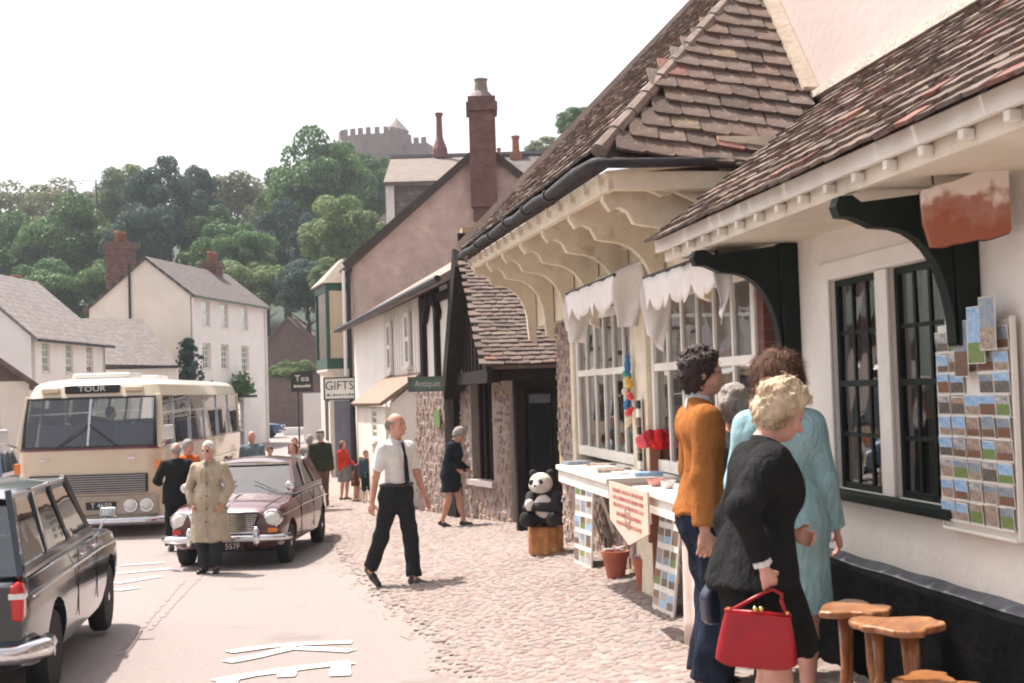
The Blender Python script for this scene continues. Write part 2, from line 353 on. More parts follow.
# ------------------------------------------------------------------ trees
bark = M('bark', (.075, .055, .042), .95, (.04, .03, .024), 3, .6, 12)
def leafmats(n, *cols):
    out = []
    for i, c in enumerate(cols):
        m = M('%s_leaf_%s' % (n, 'abc'[i]), c, .6, tuple(x*.7 for x in c), .6, rnd=.1, spec=.3); b = m.node_tree.nodes['Principled BSDF']
        tn = m.node_tree; tr = tn.nodes.new('ShaderNodeBsdfTranslucent'); mxs = tn.nodes.new('ShaderNodeMixShader'); mxs.inputs[0].default_value = .38
        src = b.inputs['Base Color'].links[0].from_socket; tn.links.new(src, tr.inputs[0]); tn.links.new(b.outputs[0], mxs.inputs[1]); tn.links.new(tr.outputs[0], mxs.inputs[2]); tn.links.new(mxs.outputs[0], tn.nodes['Material Output'].inputs[0]); out.append(m)
    return out
KIND = [leafmats('pale', (.18, .26, .09), (.145, .22, .08), (.21, .28, .11)),
        leafmats('green', (.10, .205, .07), (.078, .17, .062), (.135, .24, .078)),
        leafmats('dark', (.05, .105, .085), (.062, .125, .095), (.042, .088, .072)),
        leafmats('yellow', (.19, .21, .10), (.155, .185, .085), (.22, .235, .115))]
def crown(seed, n=11000, blobs=34, leaf=.038, flat=1.):
    r = np.random.RandomState(seed); V = []; 
    bc = []
    while len(bc) < blobs:
        p = r.uniform(-1, 1, 3)
        q = np.linalg.norm(p)
        if q < .86 and q > .25 and not (p[2] < -.6): bc.append(p*np.array([1, 1, flat]))
    bc = np.array(bc); br = r.uniform(.16, .33, blobs)
    k = r.choice(blobs, n, p=br**2/np.sum(br**2)); d = r.normal(size=(n, 3)); d /= np.linalg.norm(d, axis=1)[:, None]
    d[:, 2] = np.where(d[:, 2] < -.45, -d[:, 2], d[:, 2])
    pos = bc[k]+d*br[k][:, None]*(1-.35*r.rand(n)[:, None]**2)
    nrm = d+r.normal(scale=.55, size=(n, 3)); nrm /= np.linalg.norm(nrm, axis=1)[:, None]
    t = np.cross(nrm, r.normal(size=(n, 3))); t /= np.linalg.norm(t, axis=1)[:, None]; b = np.cross(nrm, t)
    s = leaf*r.uniform(.55, 1.35, n)[:, None]
    q = np.stack([pos-t*s, pos+b*s*.7, pos+t*s, pos-b*s*.7], 1).reshape(-1, 3)
    me = bpy.data.meshes.new('crown'); me.vertices.add(4*n); me.vertices.foreach_set('co', q.ravel()); me.loops.add(4*n)
    me.loops.foreach_set('vertex_index', np.arange(4*n)); me.polygons.add(n); me.polygons.foreach_set('loop_start', np.arange(0, 4*n, 4)); me.polygons.foreach_set('loop_total', np.full(n, 4))
    mi = (k+r.randint(0, 3, n)*(r.rand(n) < .4)) % 3
    return me, mi
def fin(me, mi, mats):
    for m in mats: me.materials.append(m)
    me.polygons.foreach_set('material_index', mi.astype(np.int32)); me.update(); me.validate(); return me
CROWNS = {}
def get_crown(kind, v):
    if (kind, v) not in CROWNS:
        me, mi = crown(100+v*7+kind, 26000 if kind != 3 else 16000, 60 if v else 46, .030 if kind != 2 else .027); CROWNS[kind, v] = fin(me, mi, KIND[kind])
    return CROWNS[kind, v]
TL = ['pale green broadleaf tree', 'mid green broadleaf tree', 'dark blue-green evergreen tree', 'thin yellowish tree just coming into leaf']
def tree(px, py, rx, ry, y, kind, where, base=None):
    p = P(px, py, y); s = y/FPX; hx, hz = rx*s*1.22, ry*s*1.16
    zb = base if base is not None else (hill(p.x, y) if y > 84 else ground(p.x, y))
    rt = thing('tree', '%s %s' % (TL[kind], where), 'tree', T(p.x, y, zb), 'trees on the wooded hill')
    r = random.Random(int(px*7+py)); H = p.z-zb; mb = MB(); tr = max(.18, hx*.06)
    H = max(H, hz*.4)
    mb.tube([(0, 0, -.8), (r.uniform(-.2, .2), 0, H*.35), (r.uniform(-.3, .3), 0, H*.7), (0, 0, H+hz*.25)], [tr*1.3, tr, tr*.75, tr*.3], 7)
    for k in range(7):
        a = r.uniform(0, 6.28); z0 = H*r.uniform(.45, .95)
        mb.tube([(0, 0, z0), (math.cos(a)*hx*.3, math.sin(a)*hx*.3, z0+hz*.25), (math.cos(a)*hx*.62, math.sin(a)*hx*.62, z0+hz*.5)], [tr*.5, tr*.32, tr*.1], 5)
    mb.build('trunk', bark, rt, smooth=True)
    link('crown', get_crown(kind, r.randrange(3)), rt, T(0, 0, p.z-zb, r.uniform(0, 6.28)) @ Matrix.Diagonal((hx, hx, hz, 1)))
for a in [(12, 238, 48, 46, 150, 3, 'behind the nearest white cottage at the left edge'), (62, 228, 46, 40, 156, 3, 'rising between the left edge and the layered pine'),
          (14, 272, 48, 46, 118, 1, 'over the ridge of the leftmost white cottage'), (74, 262, 46, 52, 115, 1, 'left of the tall red brick chimney'),
          (104, 236, 32, 42, 145, 3, 'behind the tall red brick chimney'), (132, 204, 30, 36, 136, 0, 'above the tall red brick chimney'),
          (170, 216, 36, 52, 118, 2, 'tallest of the dark trees behind the three-storey house'), (198, 214, 22, 42, 126, 2, 'right of the tallest dark tree behind the house'),
          (142, 248, 32, 42, 110, 2, 'just above the apex of the white gable'), (232, 222, 40, 44, 150, 3, 'in the gap right of the dark evergreens'),
          (266, 238, 24, 44, 142, 3, 'left of the tallest round tree'), (226, 262, 42, 36, 113, 1, 'over the small chimney of the three-storey house'),
          (256, 288, 36, 27, 104, 0, 'beyond the right end of the three-storey house'), (320, 208, 50, 62, 130, 1, 'tallest round tree below the castle'),
          (288, 258, 30, 52, 120, 2, 'in the dark hollow below the tallest round tree'), (346, 240, 40, 40, 104, 0, 'bright round crown left of the rubble gable'),
          (376, 196, 22, 36, 135, 1, 'touching the slate roof below the castle'), (306, 292, 30, 28, 98, 2, 'behind the brown stone house'),
          (338, 276, 24, 16, 92, 0, 'low beside the green oriel window'), (44, 300, 42, 32, 104, 1, 'low behind the leftmost cottage roof'), (118, 292, 34, 32, 104, 1, 'low behind the white gable'),
          (576, 126, 19, 15, 120, 1, 'peeping over the jettied roof'), (546, 150, 20, 11, 114, 3, 'low behind the slate ridge'),
          (352, 186, 30, 20, 235, 1, 'at the foot of the castle tower'), (404, 182, 30, 18, 230, 1, 'between castle turret and slate roof'),
          (284, 215, 26, 38, 138, 1, 'filling the gap left of the tallest round tree'), (212, 240, 30, 34, 119, 1, 'below the thin tree right of the dark evergreens'), (242, 268, 30, 30, 108, 1, 'low in the gap right of the small chimney'), (366, 262, 26, 34, 112, 1, 'close behind the green oriel house'), (352, 180, 30, 34, 150, 1, 'just under the left side of the castle tower'), (-60, 230, 50, 55, 130, 1, 'beyond the left edge of the wood'), (640, 170, 40, 30, 135, 1, 'hidden behind the jettied roof')]:
    if a[0] in (-60, 640): continue
    tree(*a)
# layered pine standing clear of the wood
p = P(96, 190, 130); zb = hill(p.x, 130); rt = thing('pine_tree', 'sparse dark pine with flat layered branches above the wood', 'tree', T(p.x, 130, zb))
mb = MB(); mb.tube([(0, 0, -.5), (.2, 0, (p.z-zb)*.6), (0, 0, p.z-zb+1)], [.35, .25, .08], 7); mb.build('trunk', bark, rt, smooth=True)
r = np.random.RandomState(5); me, mi = crown(77, 3600, 16, .04); co = np.empty(len(me.vertices)*3); me.vertices.foreach_get('co', co); co = co.reshape(-1, 3)
lay = [(-.9, .9, .2), (-.45, 1.1, -.3), (0, .8, .4), (.4, .9, -.2), (.8, .5, .1)]; blk = np.repeat(r.randint(0, 5, len(co)//4), 4)
for i, (z, wd, off) in enumerate(lay): m_ = blk == i; co[m_] = co[m_]*[wd, wd, .09]+[off, 0, z]
me.vertices.foreach_set('co', co.ravel()); link('crown', fin(me, mi, KIND[2]), rt, T(0, 0, p.z-zb) @ Matrix.Diagonal((2.6, 2.6, 2.0, 1)))
# ================================================================== houses across the street
slate = slatemat('grey_slate_roof', (.155, .132, .125), (.118, .10, .095), (.06, .05, .048), .3, .2, (0, 0, 0))
redbrick = brickmat('red_chimney_brick', (.19, .085, .068), (.14, .065, .055), (.20, .15, .135))
terracotta = M('chimney_pot_clay', (.34, .16, .10), .8)
lightwall = M('far_white_render', (.84, .81, .77), .9, (.76, .72, .67), .8, .3, 5, c3=(.66, .61, .55), c3sc=1.3, c3t=.66)
gablewall = M('far_cream_render', (.78, .71, .62), .9, (.70, .63, .54), .9, .3, 5, c3=(.60, .53, .45), c3sc=1.2, c3t=.66)
def sash(parent, a, z0, z1, w_, yf, cols=2, rows=2, fm=None, depth=.1, name='window', bar=.035, sg=1, sill=True, gm=None):
    fm = fm or white; b = MB(); h = w_/2; t = bar*1.5
    def Y(d): return yf+sg*(d-depth)
    for x0, x1, q0, q1 in ((a-h, a-h+t, z0, z1), (a+h-t, a+h, z0, z1), (a-h+t, a+h-t, z0, z0+t), (a-h+t, a+h-t, z1-t, z1), (a-h+t, a+h-t, (z0+z1)/2-t/2, (z0+z1)/2+t/2)):
        b.box(x0, x1, Y(0), Y(.05), q0, q1)
    fr = b.build(name, fm, parent); zm = (z0+z1)/2; xs_ = [lerp(a-h+t, a+h-t, i/cols) for i in range(cols+1)]
    for lo, hi in ((z0+t, zm-t/2), (zm+t/2, z1-t)):
        for i in range(cols):
            for j in range(rows):
                g = MB(); q0, q1 = lerp(lo, hi, j/rows), lerp(lo, hi, (j+1)/rows); k = random.uniform(-.004, .004); k2 = random.uniform(-.004, .004)
                g.add([(xs_[i], Y(.035)+k*.5, q0), (xs_[i+1], Y(.035)-k*.5, q0), (xs_[i+1], Y(.035)+k2*.5, q1), (xs_[i], Y(.035)-k2*.5, q1)], [(3, 2, 1, 0)]); g.build('pane', gm or winglass, fr)
    b = MB()
    for i in range(1, cols): x = xs_[i]; b.box(x-bar/2, x+bar/2, Y(.003), Y(.043), z0+t, zm-t/2); b.box(x-bar/2, x+bar/2, Y(.003), Y(.043), zm+t/2, z1-t)
    for lo, hi in ((z0+t, zm-t/2), (zm+t/2, z1-t)):
        for j in range(1, rows): z = lerp(lo, hi, j/rows); b.box(a-h+t, a+h-t, Y(.006), Y(.04), z-bar/2, z+bar/2)
    if cols > 1 or rows > 1: b.build('glazing_bars', fm, fr)
    if sill: b = MB(); b.box(a-h-.06, a+h+.06, Y(-.02), yf+sg*.06, z0-.07, z0-.002); b.build('sill', fm, fr)
    return fr
def chimney(parent, x, y, z0, z1, w_, d_, pots, ph=.5, mat=None):
    b = MB(); b.box(x-w_/2, x+w_/2, y-d_/2, y+d_/2, z0, z1-.35); b.box(x-w_/2-.06, x+w_/2+.06, y-d_/2-.06, y+d_/2+.06, z1-.35, z1-.12); b.box(x-w_/2-.02, x+w_/2+.02, y-d_/2-.02, y+d_/2+.02, z1-.12, z1)
    c = b.build('chimney', mat or redbrick, parent, bevel=.01)
    for i in range(pots):
        px_ = x+(i-(pots-1)/2)*w_/max(1, pots)*.95; b = MB(); b.lathe([(.15, z1-.01), (.13, z1+ph*.8), (.16, z1+ph*.82), (.155, z1+ph), (.11, z1+ph), (.1, z1+.1)], 10, mat=T(px_, y)); b.build('chimney_pot', terracotta, c, smooth=True)
    return c
def slab(pts, th): # roof slab from four corners (eave a, eave b, ridge b, ridge a)
    p = [Vector(q) for q in pts]; n = (p[1]-p[0]).cross(p[3]-p[0]).normalized()
    if n.z < 0: n = -n
    return [tuple(q) for q in p]+[tuple(q-n*th) for q in p], [(0, 1, 2, 3), (7, 6, 5, 4), (0, 4, 5, 1), (1, 5, 6, 2), (2, 6, 7, 3), (3, 7, 4, 0)]
def roofslab(pts, th, mat, parent, name='roof'):
    b = MB(); v, f = slab(pts, th); b.add(v, f); return b.build(name, mat, parent)
# three-storey house: frame x along the facade (away), y to the left (into the house)
c0 = P(190, 293, 60); c1 = P(265, 305, 69.8); HB = frame((c0.x, c0.y, 0), c1-c0); ze = c0.z; L_ = (c1-c0).xy.length; zg = -.8
hb = thing('house', 'white three-storey house with cream gable end and grey slate roof', 'house', HB)
wa, wz = 2.15, P(144, 259, 60.4).z; lo = 5.0; zl = P(84, 308, 61).z
hcols = []
for px in (206, 224.5, 244.5): hcols.append(on(px, 320, 0, HB)[0])
zr = [(on(206, 326, 0, HB)[1], on(206, 300, 0, HB)[1]), (on(206, 369, 0, HB)[1], on(206, 343, 0, HB)[1])]
holes = [(a-.5, a+.5, z0, z1) for a in hcols for z0, z1 in zr]; da = on(240, 400, 0, HB)[0]; holes.append((da-1.5, da+.5, zg, 1.55))
b = MB(); b.wall(0, L_, zg-.5, ze, holes, .3, 0); b.build('facade', lightwall, hb)
b = MB(); b.prism([(0, zg-.5), (0, ze), (wa, wz), (lo, zl), (lo, zg-.5)], 'x', .0, .3, mat=Matrix(((1, 0, 0, -.003), (0, 1, 0, .0), (0, 0, 1, 0), (0, 0, 0, 1)))); b.build('gable_wall', gablewall, hb)
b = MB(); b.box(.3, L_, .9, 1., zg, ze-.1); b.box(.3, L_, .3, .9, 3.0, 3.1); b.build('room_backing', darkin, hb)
roofslab([(-.15, -.3, ze-.12), (L_+.15, -.3, ze-.12), (L_+.15, wa, wz+.12), (-.15, wa, wz+.12)], .12, slate, hb)
roofslab([(-.15, lo+.3, zl-.16), (L_+.15, lo+.3, zl-.16), (L_+.15, wa, wz+.12), (-.15, wa, wz+.12)], .12, slate, hb)
b = MB(); b.box(-.1, L_+.1, -.36, -.26, ze-.22, ze-.12); b.build('gutter', M('green_gutter', (.12, .16, .13), .6), hb)
b = MB(); b.tube([(-.06, 1.0*0+2.95, 1), (-.06, 2.95, wz-1.0), (-.06, 2.95, wz-.2)], .06, 6); b.build('drain_pipe', iron, hb)
b = MB(); b.tube([(.1, -.08, zg), (.1, -.08, ze-.2)], .06, 6); b.tube([(L_-.15, -.08, zg), (L_-.15, -.08, ze-.2)], .06, 6); b.build('drain_pipe', lightwall, hb)
for a in hcols:
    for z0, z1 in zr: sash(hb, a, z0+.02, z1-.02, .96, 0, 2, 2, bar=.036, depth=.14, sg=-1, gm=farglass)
b = MB(); b.box(da-1.6, da-.45, -.15, -.02, 1.5, 1.75); b.box(da-1.7, da+.6, -.7, -.01, 1.62, 1.75); b.build('porch', black, hb)
b = MB(); b.box(da-1.35, da-.45, .2, .26, zg, 1.4); b.build('door', M('door_green', (.05, .09, .07), .5), hb)
sash(hb, da, .0, 1.4, .8, 0, 2, 2, bar=.05, depth=.14, sg=-1, gm=farglass)
cp = HB.inverted() @ P(121, 280, 63.5); chimney(hb, cp.x, cp.y, 4.5, P(121, 243, 63.5).z, .9, 1.15, 3, .55)
cp = HB.inverted() @ P(219, 270, 68.5); chimney(hb, cp.x-.3, wa, wz-.6, P(219, 262, 68.5).z, .95, .8, 3, .5)
# climbers on the corner and over the porch
def leaves(n, pos, size, seed, mats):
    r = np.random.RandomState(seed); pts = np.array([pos(r) for _ in range(n)]); d = r.normal(size=(n, 3)); d /= np.linalg.norm(d, axis=1)[:, None]
    t = np.cross(d, r.normal(size=(n, 3))); t /= np.linalg.norm(t, axis=1)[:, None]; bb = np.cross(d, t); s = size*r.uniform(.5, 1.4, n)[:, None]
    q = np.stack([pts-t*s, pts+bb*s*.7, pts+t*s, pts-bb*s*.7], 1).reshape(-1, 3); me = bpy.data.meshes.new('foliage'); me.from_pydata(q.tolist(), [], np.arange(4*n).reshape(-1, 4).tolist())
    return fin(me, r.randint(0, len(mats), n), mats)
iv = thing('climbing_plant', 'dark climber growing up the corner of the three-storey house', 'plant', HB @ T(0, 0, zg))
b = MB(); b.tube([(-.1, -.1, 0), (-.05, -.12, 2), (-.1, -.1, 4.6)], [.07, .05, .02], 6); b.build('stem', bark, iv)
link('foliage', leaves(1500, lambda r: (lambda h: (-.25+r.normal()*.12-.1, r.normal()*(.75*(1-h)+.12)+.25*(1-h), h*5.2))(r.rand()**1.3), .13, 3, KIND[2]), iv)
iv = thing('climbing_plant', 'green bush growing on top of the porch of the three-storey house', 'plant', HB @ T(da-.7, -.4, 1.75))
b = MB(); b.tube([(0, 0, 0), (.1, 0, .5)], .04, 6); b.build('stem', bark, iv)
link('foliage', leaves(700, lambda r: (r.normal()*.5, r.normal()*.2, abs(r.normal())*.42+.05), .12, 4, KIND[1]), iv)
# leftmost cottage
c0 = P(31, 332, 45); c1 = P(105, 340, 52.4); HA = frame((c0.x, c0.y, 0), c1-c0); L_ = (c1-c0).xy.length; ze = c0.z
rg = HA.inverted() @ P(45, 286, 53.4); wa = rg.y; wz = rg.z
ha = thing('cottage', 'white two-storey cottage with pale slate roof at the left edge', 'house', HA)
hc = [on(px, 357, 0, HA)[0] for px in (46, 69.5, 90)]; z0, z1 = on(46, 372, 0, HA)[1], on(46, 342, 0, HA)[1]
b = MB(); b.wall(0, L_, -1.3, ze, [(a-.36, a+.36, z0, z1) for a in hc], .3, 0); b.build('facade', lightwall, ha)
b = MB(); b.prism([(0, -1.3), (0, ze), (wa, wz), (2*wa, ze), (2*wa, -1.3)], 'x', -.003, .3); b.build('gable_wall', lightwall, ha); b = MB(); b.prism([(0, -1.3), (0, ze), (wa, wz), (2*wa, ze), (2*wa, -1.3)], 'x', L_-.3, L_+.003); b.build('gable_wall', lightwall, ha)
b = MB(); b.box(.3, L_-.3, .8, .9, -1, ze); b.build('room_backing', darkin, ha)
paleslate = slatemat('pale_slate_roof', (.26, .228, .215), (.21, .183, .172), (.12, .103, .097), .32, .22, (0, 0, 0))
for s_ in (0, 1): roofslab([(-.12, -.3 if not s_ else 2*wa+.3, ze-.25), (L_+.12, -.3 if not s_ else 2*wa+.3, ze-.25), (L_+.12, wa, wz+.1), (-.12, wa, wz+.1)], .1, paleslate, ha)
b = MB(); b.box(-.1, L_+.1, -.38, -.28, ze-.34, ze-.24); b.build('gutter', iron, ha)
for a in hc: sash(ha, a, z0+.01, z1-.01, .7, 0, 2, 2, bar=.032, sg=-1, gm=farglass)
chimney(ha, L_+.2, wa+.9, wz-1.2, wz+.1, .7, .6, 2, .3)
# low linking range between the two white houses
HL = frame((P(106, 370, 54).x, 54, 0), (1, .08)); hl = thing('outbuilding', 'low grey slate roofed range between the two white houses', 'house', HL)
zt = P(95, 318, 58.5).z; zo = P(110, 364, 54).z; xl = P(80, 318, 58.5).x-P(106, 370, 54).x
roofslab([(-.3, -.2, zo), (3.0, -.2, zo-.15), (.6, 4.5, zt-.1), (xl, 4.5, zt)], .12, slate, hl)
b = MB(); b.box(-1.2, 2.9, .05, .3, -1.2, zo-.2); b.build('wall', lightwall, hl); b = MB(); b.box(-.3, 3.0, -.3, -.2, zo-.24, zo-.13); b.build('gutter', iron, hl)
# small building at the left edge
HS = frame((P(29, 380, 35).x, 35, 0), (-.93, -.37)); hs_ = thing('shed', 'small cream shed with brown tiled roof and black doors at the left edge', 'building', HS)
ze = P(29, 381, 35).z; zr_ = P(-4, 346, 35).z; browntile = M('brown_roof_tile', (.16, .11, .09), .85, (.10, .07, .06), 4, .4, 20)
b = MB(); b.wall(0, 4.5, -1.2, ze+.0, [(.75, 2.2, -1.2, ze-.35)], -.2, 0); b.build('wall', gablewall, hs_, mat=Matrix.Rotation(0, 4, 'Z'))
b = MB(); b.box(.72, 2.25, -.35, -.22, -1.2, ze-.3); b.build('door', black, hs_); b = MB(); b.prism([(-.0, ze), (4.5, ze), (2.2, zr_+.5)], 'y', -.2, 0); b.build('gable', browntile, hs_)
v_ = [(-.25, .25, ze-.1), (2.2, .25, zr_+.8), (2.2, -5, zr_+.8), (-.25, -5, ze-.1)]; roofslab(v_, .14, browntile, hs_)
roofslab([(4.75, .25, ze-.1), (2.2, .25, zr_+.8), (2.2, -5, zr_+.8), (4.75, -5, ze-.1)], .14, browntile, hs_)
b = MB(); b.box(0, .2, -5, -.2, -1.2, ze-.1); b.build('side_wall', gablewall, hs_)
# brown stone house at the end of the street
rubble_far = M('brown_rubble_far', (.17, .12, .105), .95, (.11, .078, .07), 3.5, .6, 6)
HE = frame((P(264, 345, 95).x, 95, 0), (1, .0)); he = thing('stone_house', 'brown stone house with tiled gable roof below the trees', 'house', HE)
x1 = P(318, 345, 95).x-P(264, 345, 95).x; xa = P(287, 318, 95).x-P(264, 345, 95).x; za = P(287, 318, 95).z; zeL = P(264, 345, 95).z
b = MB(); b.prism([(0, -1.2), (0, zeL), (xa, za), (x1, zeL-.1), (x1, -1.2)], 'y', 0, .4); b.build('gable_wall', rubble_far, he)
for p0, p1 in (((-.25, zeL-.15), (xa, za+.12)), ((x1+.25, zeL-.3), (xa, za+.12))): roofslab([(p0[0], -.2, p0[1]), (p0[0], 9, p0[1]), (p1[0], 9, p1[1]), (p1[0], -.2, p1[1])], .15, browntile, he)
b = MB(); b.box(0, .4, .4, 9, -1.2, zeL-.2); b.box(x1-.4, x1, .4, 9, -1.2, zeL-.3); b.build('side_wall', rubble_far, he)
WE = frame((P(262, 410, 86).x, 86, 0), (1, -.12)); we = thing('stone_wall', 'dark rubble boundary wall across the end of the street', 'wall', WE)
b = MB(); xe = P(330, 400, 86).x-P(262, 400, 86).x; zt = P(290, 384, 86).z; b.box(-2, xe+9, 0, .5, -1.2, zt); b.box(-2, xe+9, -.06, .56, zt, zt+.12); b.build('wall', rubble_far, we)
b = MB(); zz = P(312, 393, 70).z; b.box(0, 2.2, 0, .6, -1, zz); lw = b.build('low_wall', lightwall, mat=T(P(303, 400, 70).x, 70)); tag(lw, 'low white wall at the foot of the gift shop', 'wall')
b = MB(); b.box(0, 1.5, 0, .7, -.05, .5); tag(b.build('loading_block', lightwall, mat=T(P(283, 415, 80).x, 80, -.8)), 'small white block on the road beside the blue car', 'block')
sh = thing('bush', 'sunlit yellow-green bush behind the boundary wall', 'bush', T(P(293, 370, 88).x, 88, 0)); 
b = MB(); b.tube([(0, 0, -1.2), (0, 0, 1.5)], .08, 6); b.build('stem', bark, sh); zc = P(293, 372, 88).z
link('foliage', get_crown(0, 1), sh, T(0, 0, zc) @ Matrix.Diagonal((1.5, 1.2, .95, 1)))
sh = thing('bush', 'green bush at the left end of the boundary wall', 'bush', T(P(272, 378, 88.5).x, 88.5, 0)); b = MB(); b.tube([(0, 0, -1.2), (0, 0, 1.2)], .08, 6); b.build('stem', bark, sh)
link('foliage', get_crown(1, 0), sh, T(0, 0, P(272, 374, 88.5).z) @ Matrix.Diagonal((.9, .8, .6, 1)))
# ================================================================== shops on the right
tilec = [M('roof_tile_%s' % n, c, .88, c2, 14, .5, 60, rnd=.14, c3=l, c3sc=11, c3t=.63) for n, c, c2, l in (
    ('brown', (.175, .12, .095), (.11, .076, .062), (.26, .22, .17)), ('umber', (.125, .088, .072), (.08, .058, .05), (.22, .19, .14)), ('grey', (.175, .13, .108), (.115, .085, .072), (.26, .225, .175)),
    ('red', (.215, .10, .075), (.15, .07, .055), (.22, .16, .125)), ('lichen', (.20, .15, .10), (.13, .095, .07), (.34, .27, .10)))]
def tile_mesh(seed, w_, L_, th):
    r = random.Random(seed); b = MB(); j = lambda s_=.004: r.uniform(-s_, s_); h = w_/2-.003; e = w_*.09
    # outline with clipped, uneven lower corners; x across, y up the slope, z out
    o = [(-h+e+j(), 0+j(.006)), (h-e+j(), 0+j(.006)), (h+j(), e), (h, L_), (-h, L_), (-h+j(), e)]
    top = [(x, y, th+(j(.003) if y < .1 else 0)) for x, y in o]; bot = [(x, y, 0) for x, y in o]; n = 6
    b.add(bot+top, [tuple(range(n))[::-1], tuple(range(n, 2*n))]+[(i, (i+1) % n, (i+1) % n+n, i+n) for i in range(n)]); return b
def lay_tiles(root, org, u, v, width, length, w_, gauge, pick, inside, th=.016, singles=True, over=.05):
    # org: eave corner, u along the eave, v up the slope (local unit vectors of root)
    u = Vector(u).normalized(); v = Vector(v).normalized(); n = u.cross(v)
    if n.z < 0: n = -n
    sh = [tile_mesh(i, w_, gauge*1.5, th) for i in range(5)]; rr = random.Random(11); lst = []
    fr = face_m(org, u, v)
    if fr.to_3x3().col[2].z < 0: raise ValueError('tile frame upside down')
    rows = int(length/gauge)+1
    for k in range(rows):
        off = (k % 2)*w_/2+rr.uniform(-.01, .01); i = 0
        while off+i*w_ < width+w_:
            x = off+i*w_; y = k*gauge-over
            if inside(x, y+gauge*.5): lst.append((x, y, k))
            i += 1
    def dist(t): return (root.matrix_world @ fr @ Vector((t[0], t[1], 0))-Vector((0, 0, CAMZ))).length
    def seen(t):
        q = root.matrix_world @ fr @ Vector((t[0], t[1], 0))-Vector((0, 0, CAMZ)); d = q.dot(_f); return d > .3 and abs(q.dot(RT)/d*FPX) < 530 and abs(q.dot(UP)/d*FPX) < 360
    nr = set(sorted([t for t in lst if seen(t)], key=dist)[:300]) if singles else set()
    cache = {}; rest = MB()
    for t in lst:
        x, y, k = t; s_ = rr.randrange(5); mi = pick(rr, x, y)
        mt = fr @ Matrix.Translation((x+rr.uniform(-.005, .005), y+rr.uniform(-.008, .008), .02+rr.uniform(0, .006))) @ Matrix.Rotation(-math.atan2(th*1.15, gauge)*.8+rr.uniform(-.02, .02), 4, 'X') @ Matrix.Rotation(rr.uniform(-.025, .025), 4, 'Z') @ Matrix.Rotation(rr.uniform(-.03, .03), 4, 'Y')
        if t in nr:
            if (s_, mi) not in cache: cache[s_, mi] = sh[s_].mesh('roof_tile', tilec[mi])
            link('roof_tile', cache[s_, mi], root, mt)
        else: rest.add(sh[s_].v, sh[s_].f, mi, mt)
    if rest.v: o = rest.build('tile_field', tilec, root); o['kind'] = 'stuff'
def pickmix(*wts): return lambda r, x, y: r.choices(range(5), wts)[0]
# ------------------------------------------------------------------ near white shop with lean-to roof
ns = thing('near_shop', 'white rendered shop with black sash windows and a low tiled roof at the right', 'shop', SHOP)
aw1, zt1 = on(831, 281, 0); aw2 = on(878, 281, 0)[0]; aw3 = on(890, 281, 0)[0]; aw4 = on(943, 281, 0)[0]; zb1 = on(838, 487, 0)[1]
LE, HI = 2.7, on(757, 400, .15)[0]-.112                       # near and far end of the white wall
OV, ZE = .62, on(655, 240, .62)[1]; ATIP = on(655, 247, .62)[0]; SB = .78; ZT = ZE+(OV+SB)*.755
b = MB(); b.wall(LE, HI, -.6, ZE+.2, [(aw2, aw1, zb1, zt1), (aw4, aw3, zb1, zt1)], -.4, 0); b.build('front_wall', limewash, ns)
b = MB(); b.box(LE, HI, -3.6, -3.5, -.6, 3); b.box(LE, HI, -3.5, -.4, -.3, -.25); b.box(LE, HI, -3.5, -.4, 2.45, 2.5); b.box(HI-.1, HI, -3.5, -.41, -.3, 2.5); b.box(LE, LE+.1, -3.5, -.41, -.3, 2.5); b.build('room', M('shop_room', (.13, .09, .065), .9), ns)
# shelf goods seen through the panes
gm_ = [M('goods_%s' % n, c, .6) for n, c in (('red', (.45, .05, .04)), ('cream', (.6, .52, .4)), ('blue', (.07, .12, .3)), ('brown', (.25, .11, .05)), ('green', (.08, .2, .1)), ('white', (.7, .68, .64)))]
def goods(parent, a0, a1, o0, o1, zs, seed, dens=.13):
    r = random.Random(seed); b = MB()
    for z in zs:
        a = a0
        while a < a1:
            w_ = r.uniform(.05, dens); h = r.uniform(.06, .24); o_ = r.uniform(o0, o1)
            if r.random() < .8: b.lathe([(w_*.4, z), (w_*.5, z+h*.5), (w_*.3, z+h)], 7, r.randrange(6), T(a, o_)) if r.random() < .4 else b.box(a-w_/2, a+w_/2, o_-.03, o_+.03, z, z+h, r.randrange(6))
            a += w_+r.uniform(.02, .08)
    o = b.build('window_goods', gm_, parent); o['kind'] = 'stuff'
    b = MB()
    for z in zs: b.box(a0-.05, a1+.05, o0-.08, o1+.08, z-.025, z-.002)
    b.build('display_shelf', darkwood, parent)
goods(ns, aw4+.03, aw3-.03, -.75, -.5, (zb1+.05, zb1+.5), 3); goods(ns, aw2+.03, aw1-.03, -.75, -.5, (zb1+.05, zb1+.45), 4)
for a0, a1 in ((aw2, aw1), (aw4, aw3)): sash(ns, (a0+a1)/2, zb1+.002, zt1-.002, a1-a0-.004, 0, 3, 2, black, .07, bar=.022, sill=False)
b = MB(); b.box(aw4-.1, aw1+.06, -.05, .07, zb1-.055, zb1-.003); b.build('window_sill', black, ns, bevel=.008)
b = MB(); b.box(aw2, aw3, .002, .022, zb1, zt1); b.build('mullion_board', white, ns, bevel=.004); b = MB(); b.box(aw1+.004, aw1+.13, .003, .02, zb1, zt1+.1); b.box(aw4-.12, aw1+.13, .003, .024, zt1+.003, zt1+.1); b.build('window_casing', limewash, ns, bevel=.006)
zl = on(970, 600, .06)[1]; plinth = M('black_plinth', (.006, .0065, .007), 1., (.010, .010, .010), 5, .5, 18, spec=0.)
b = MB(); n = 40
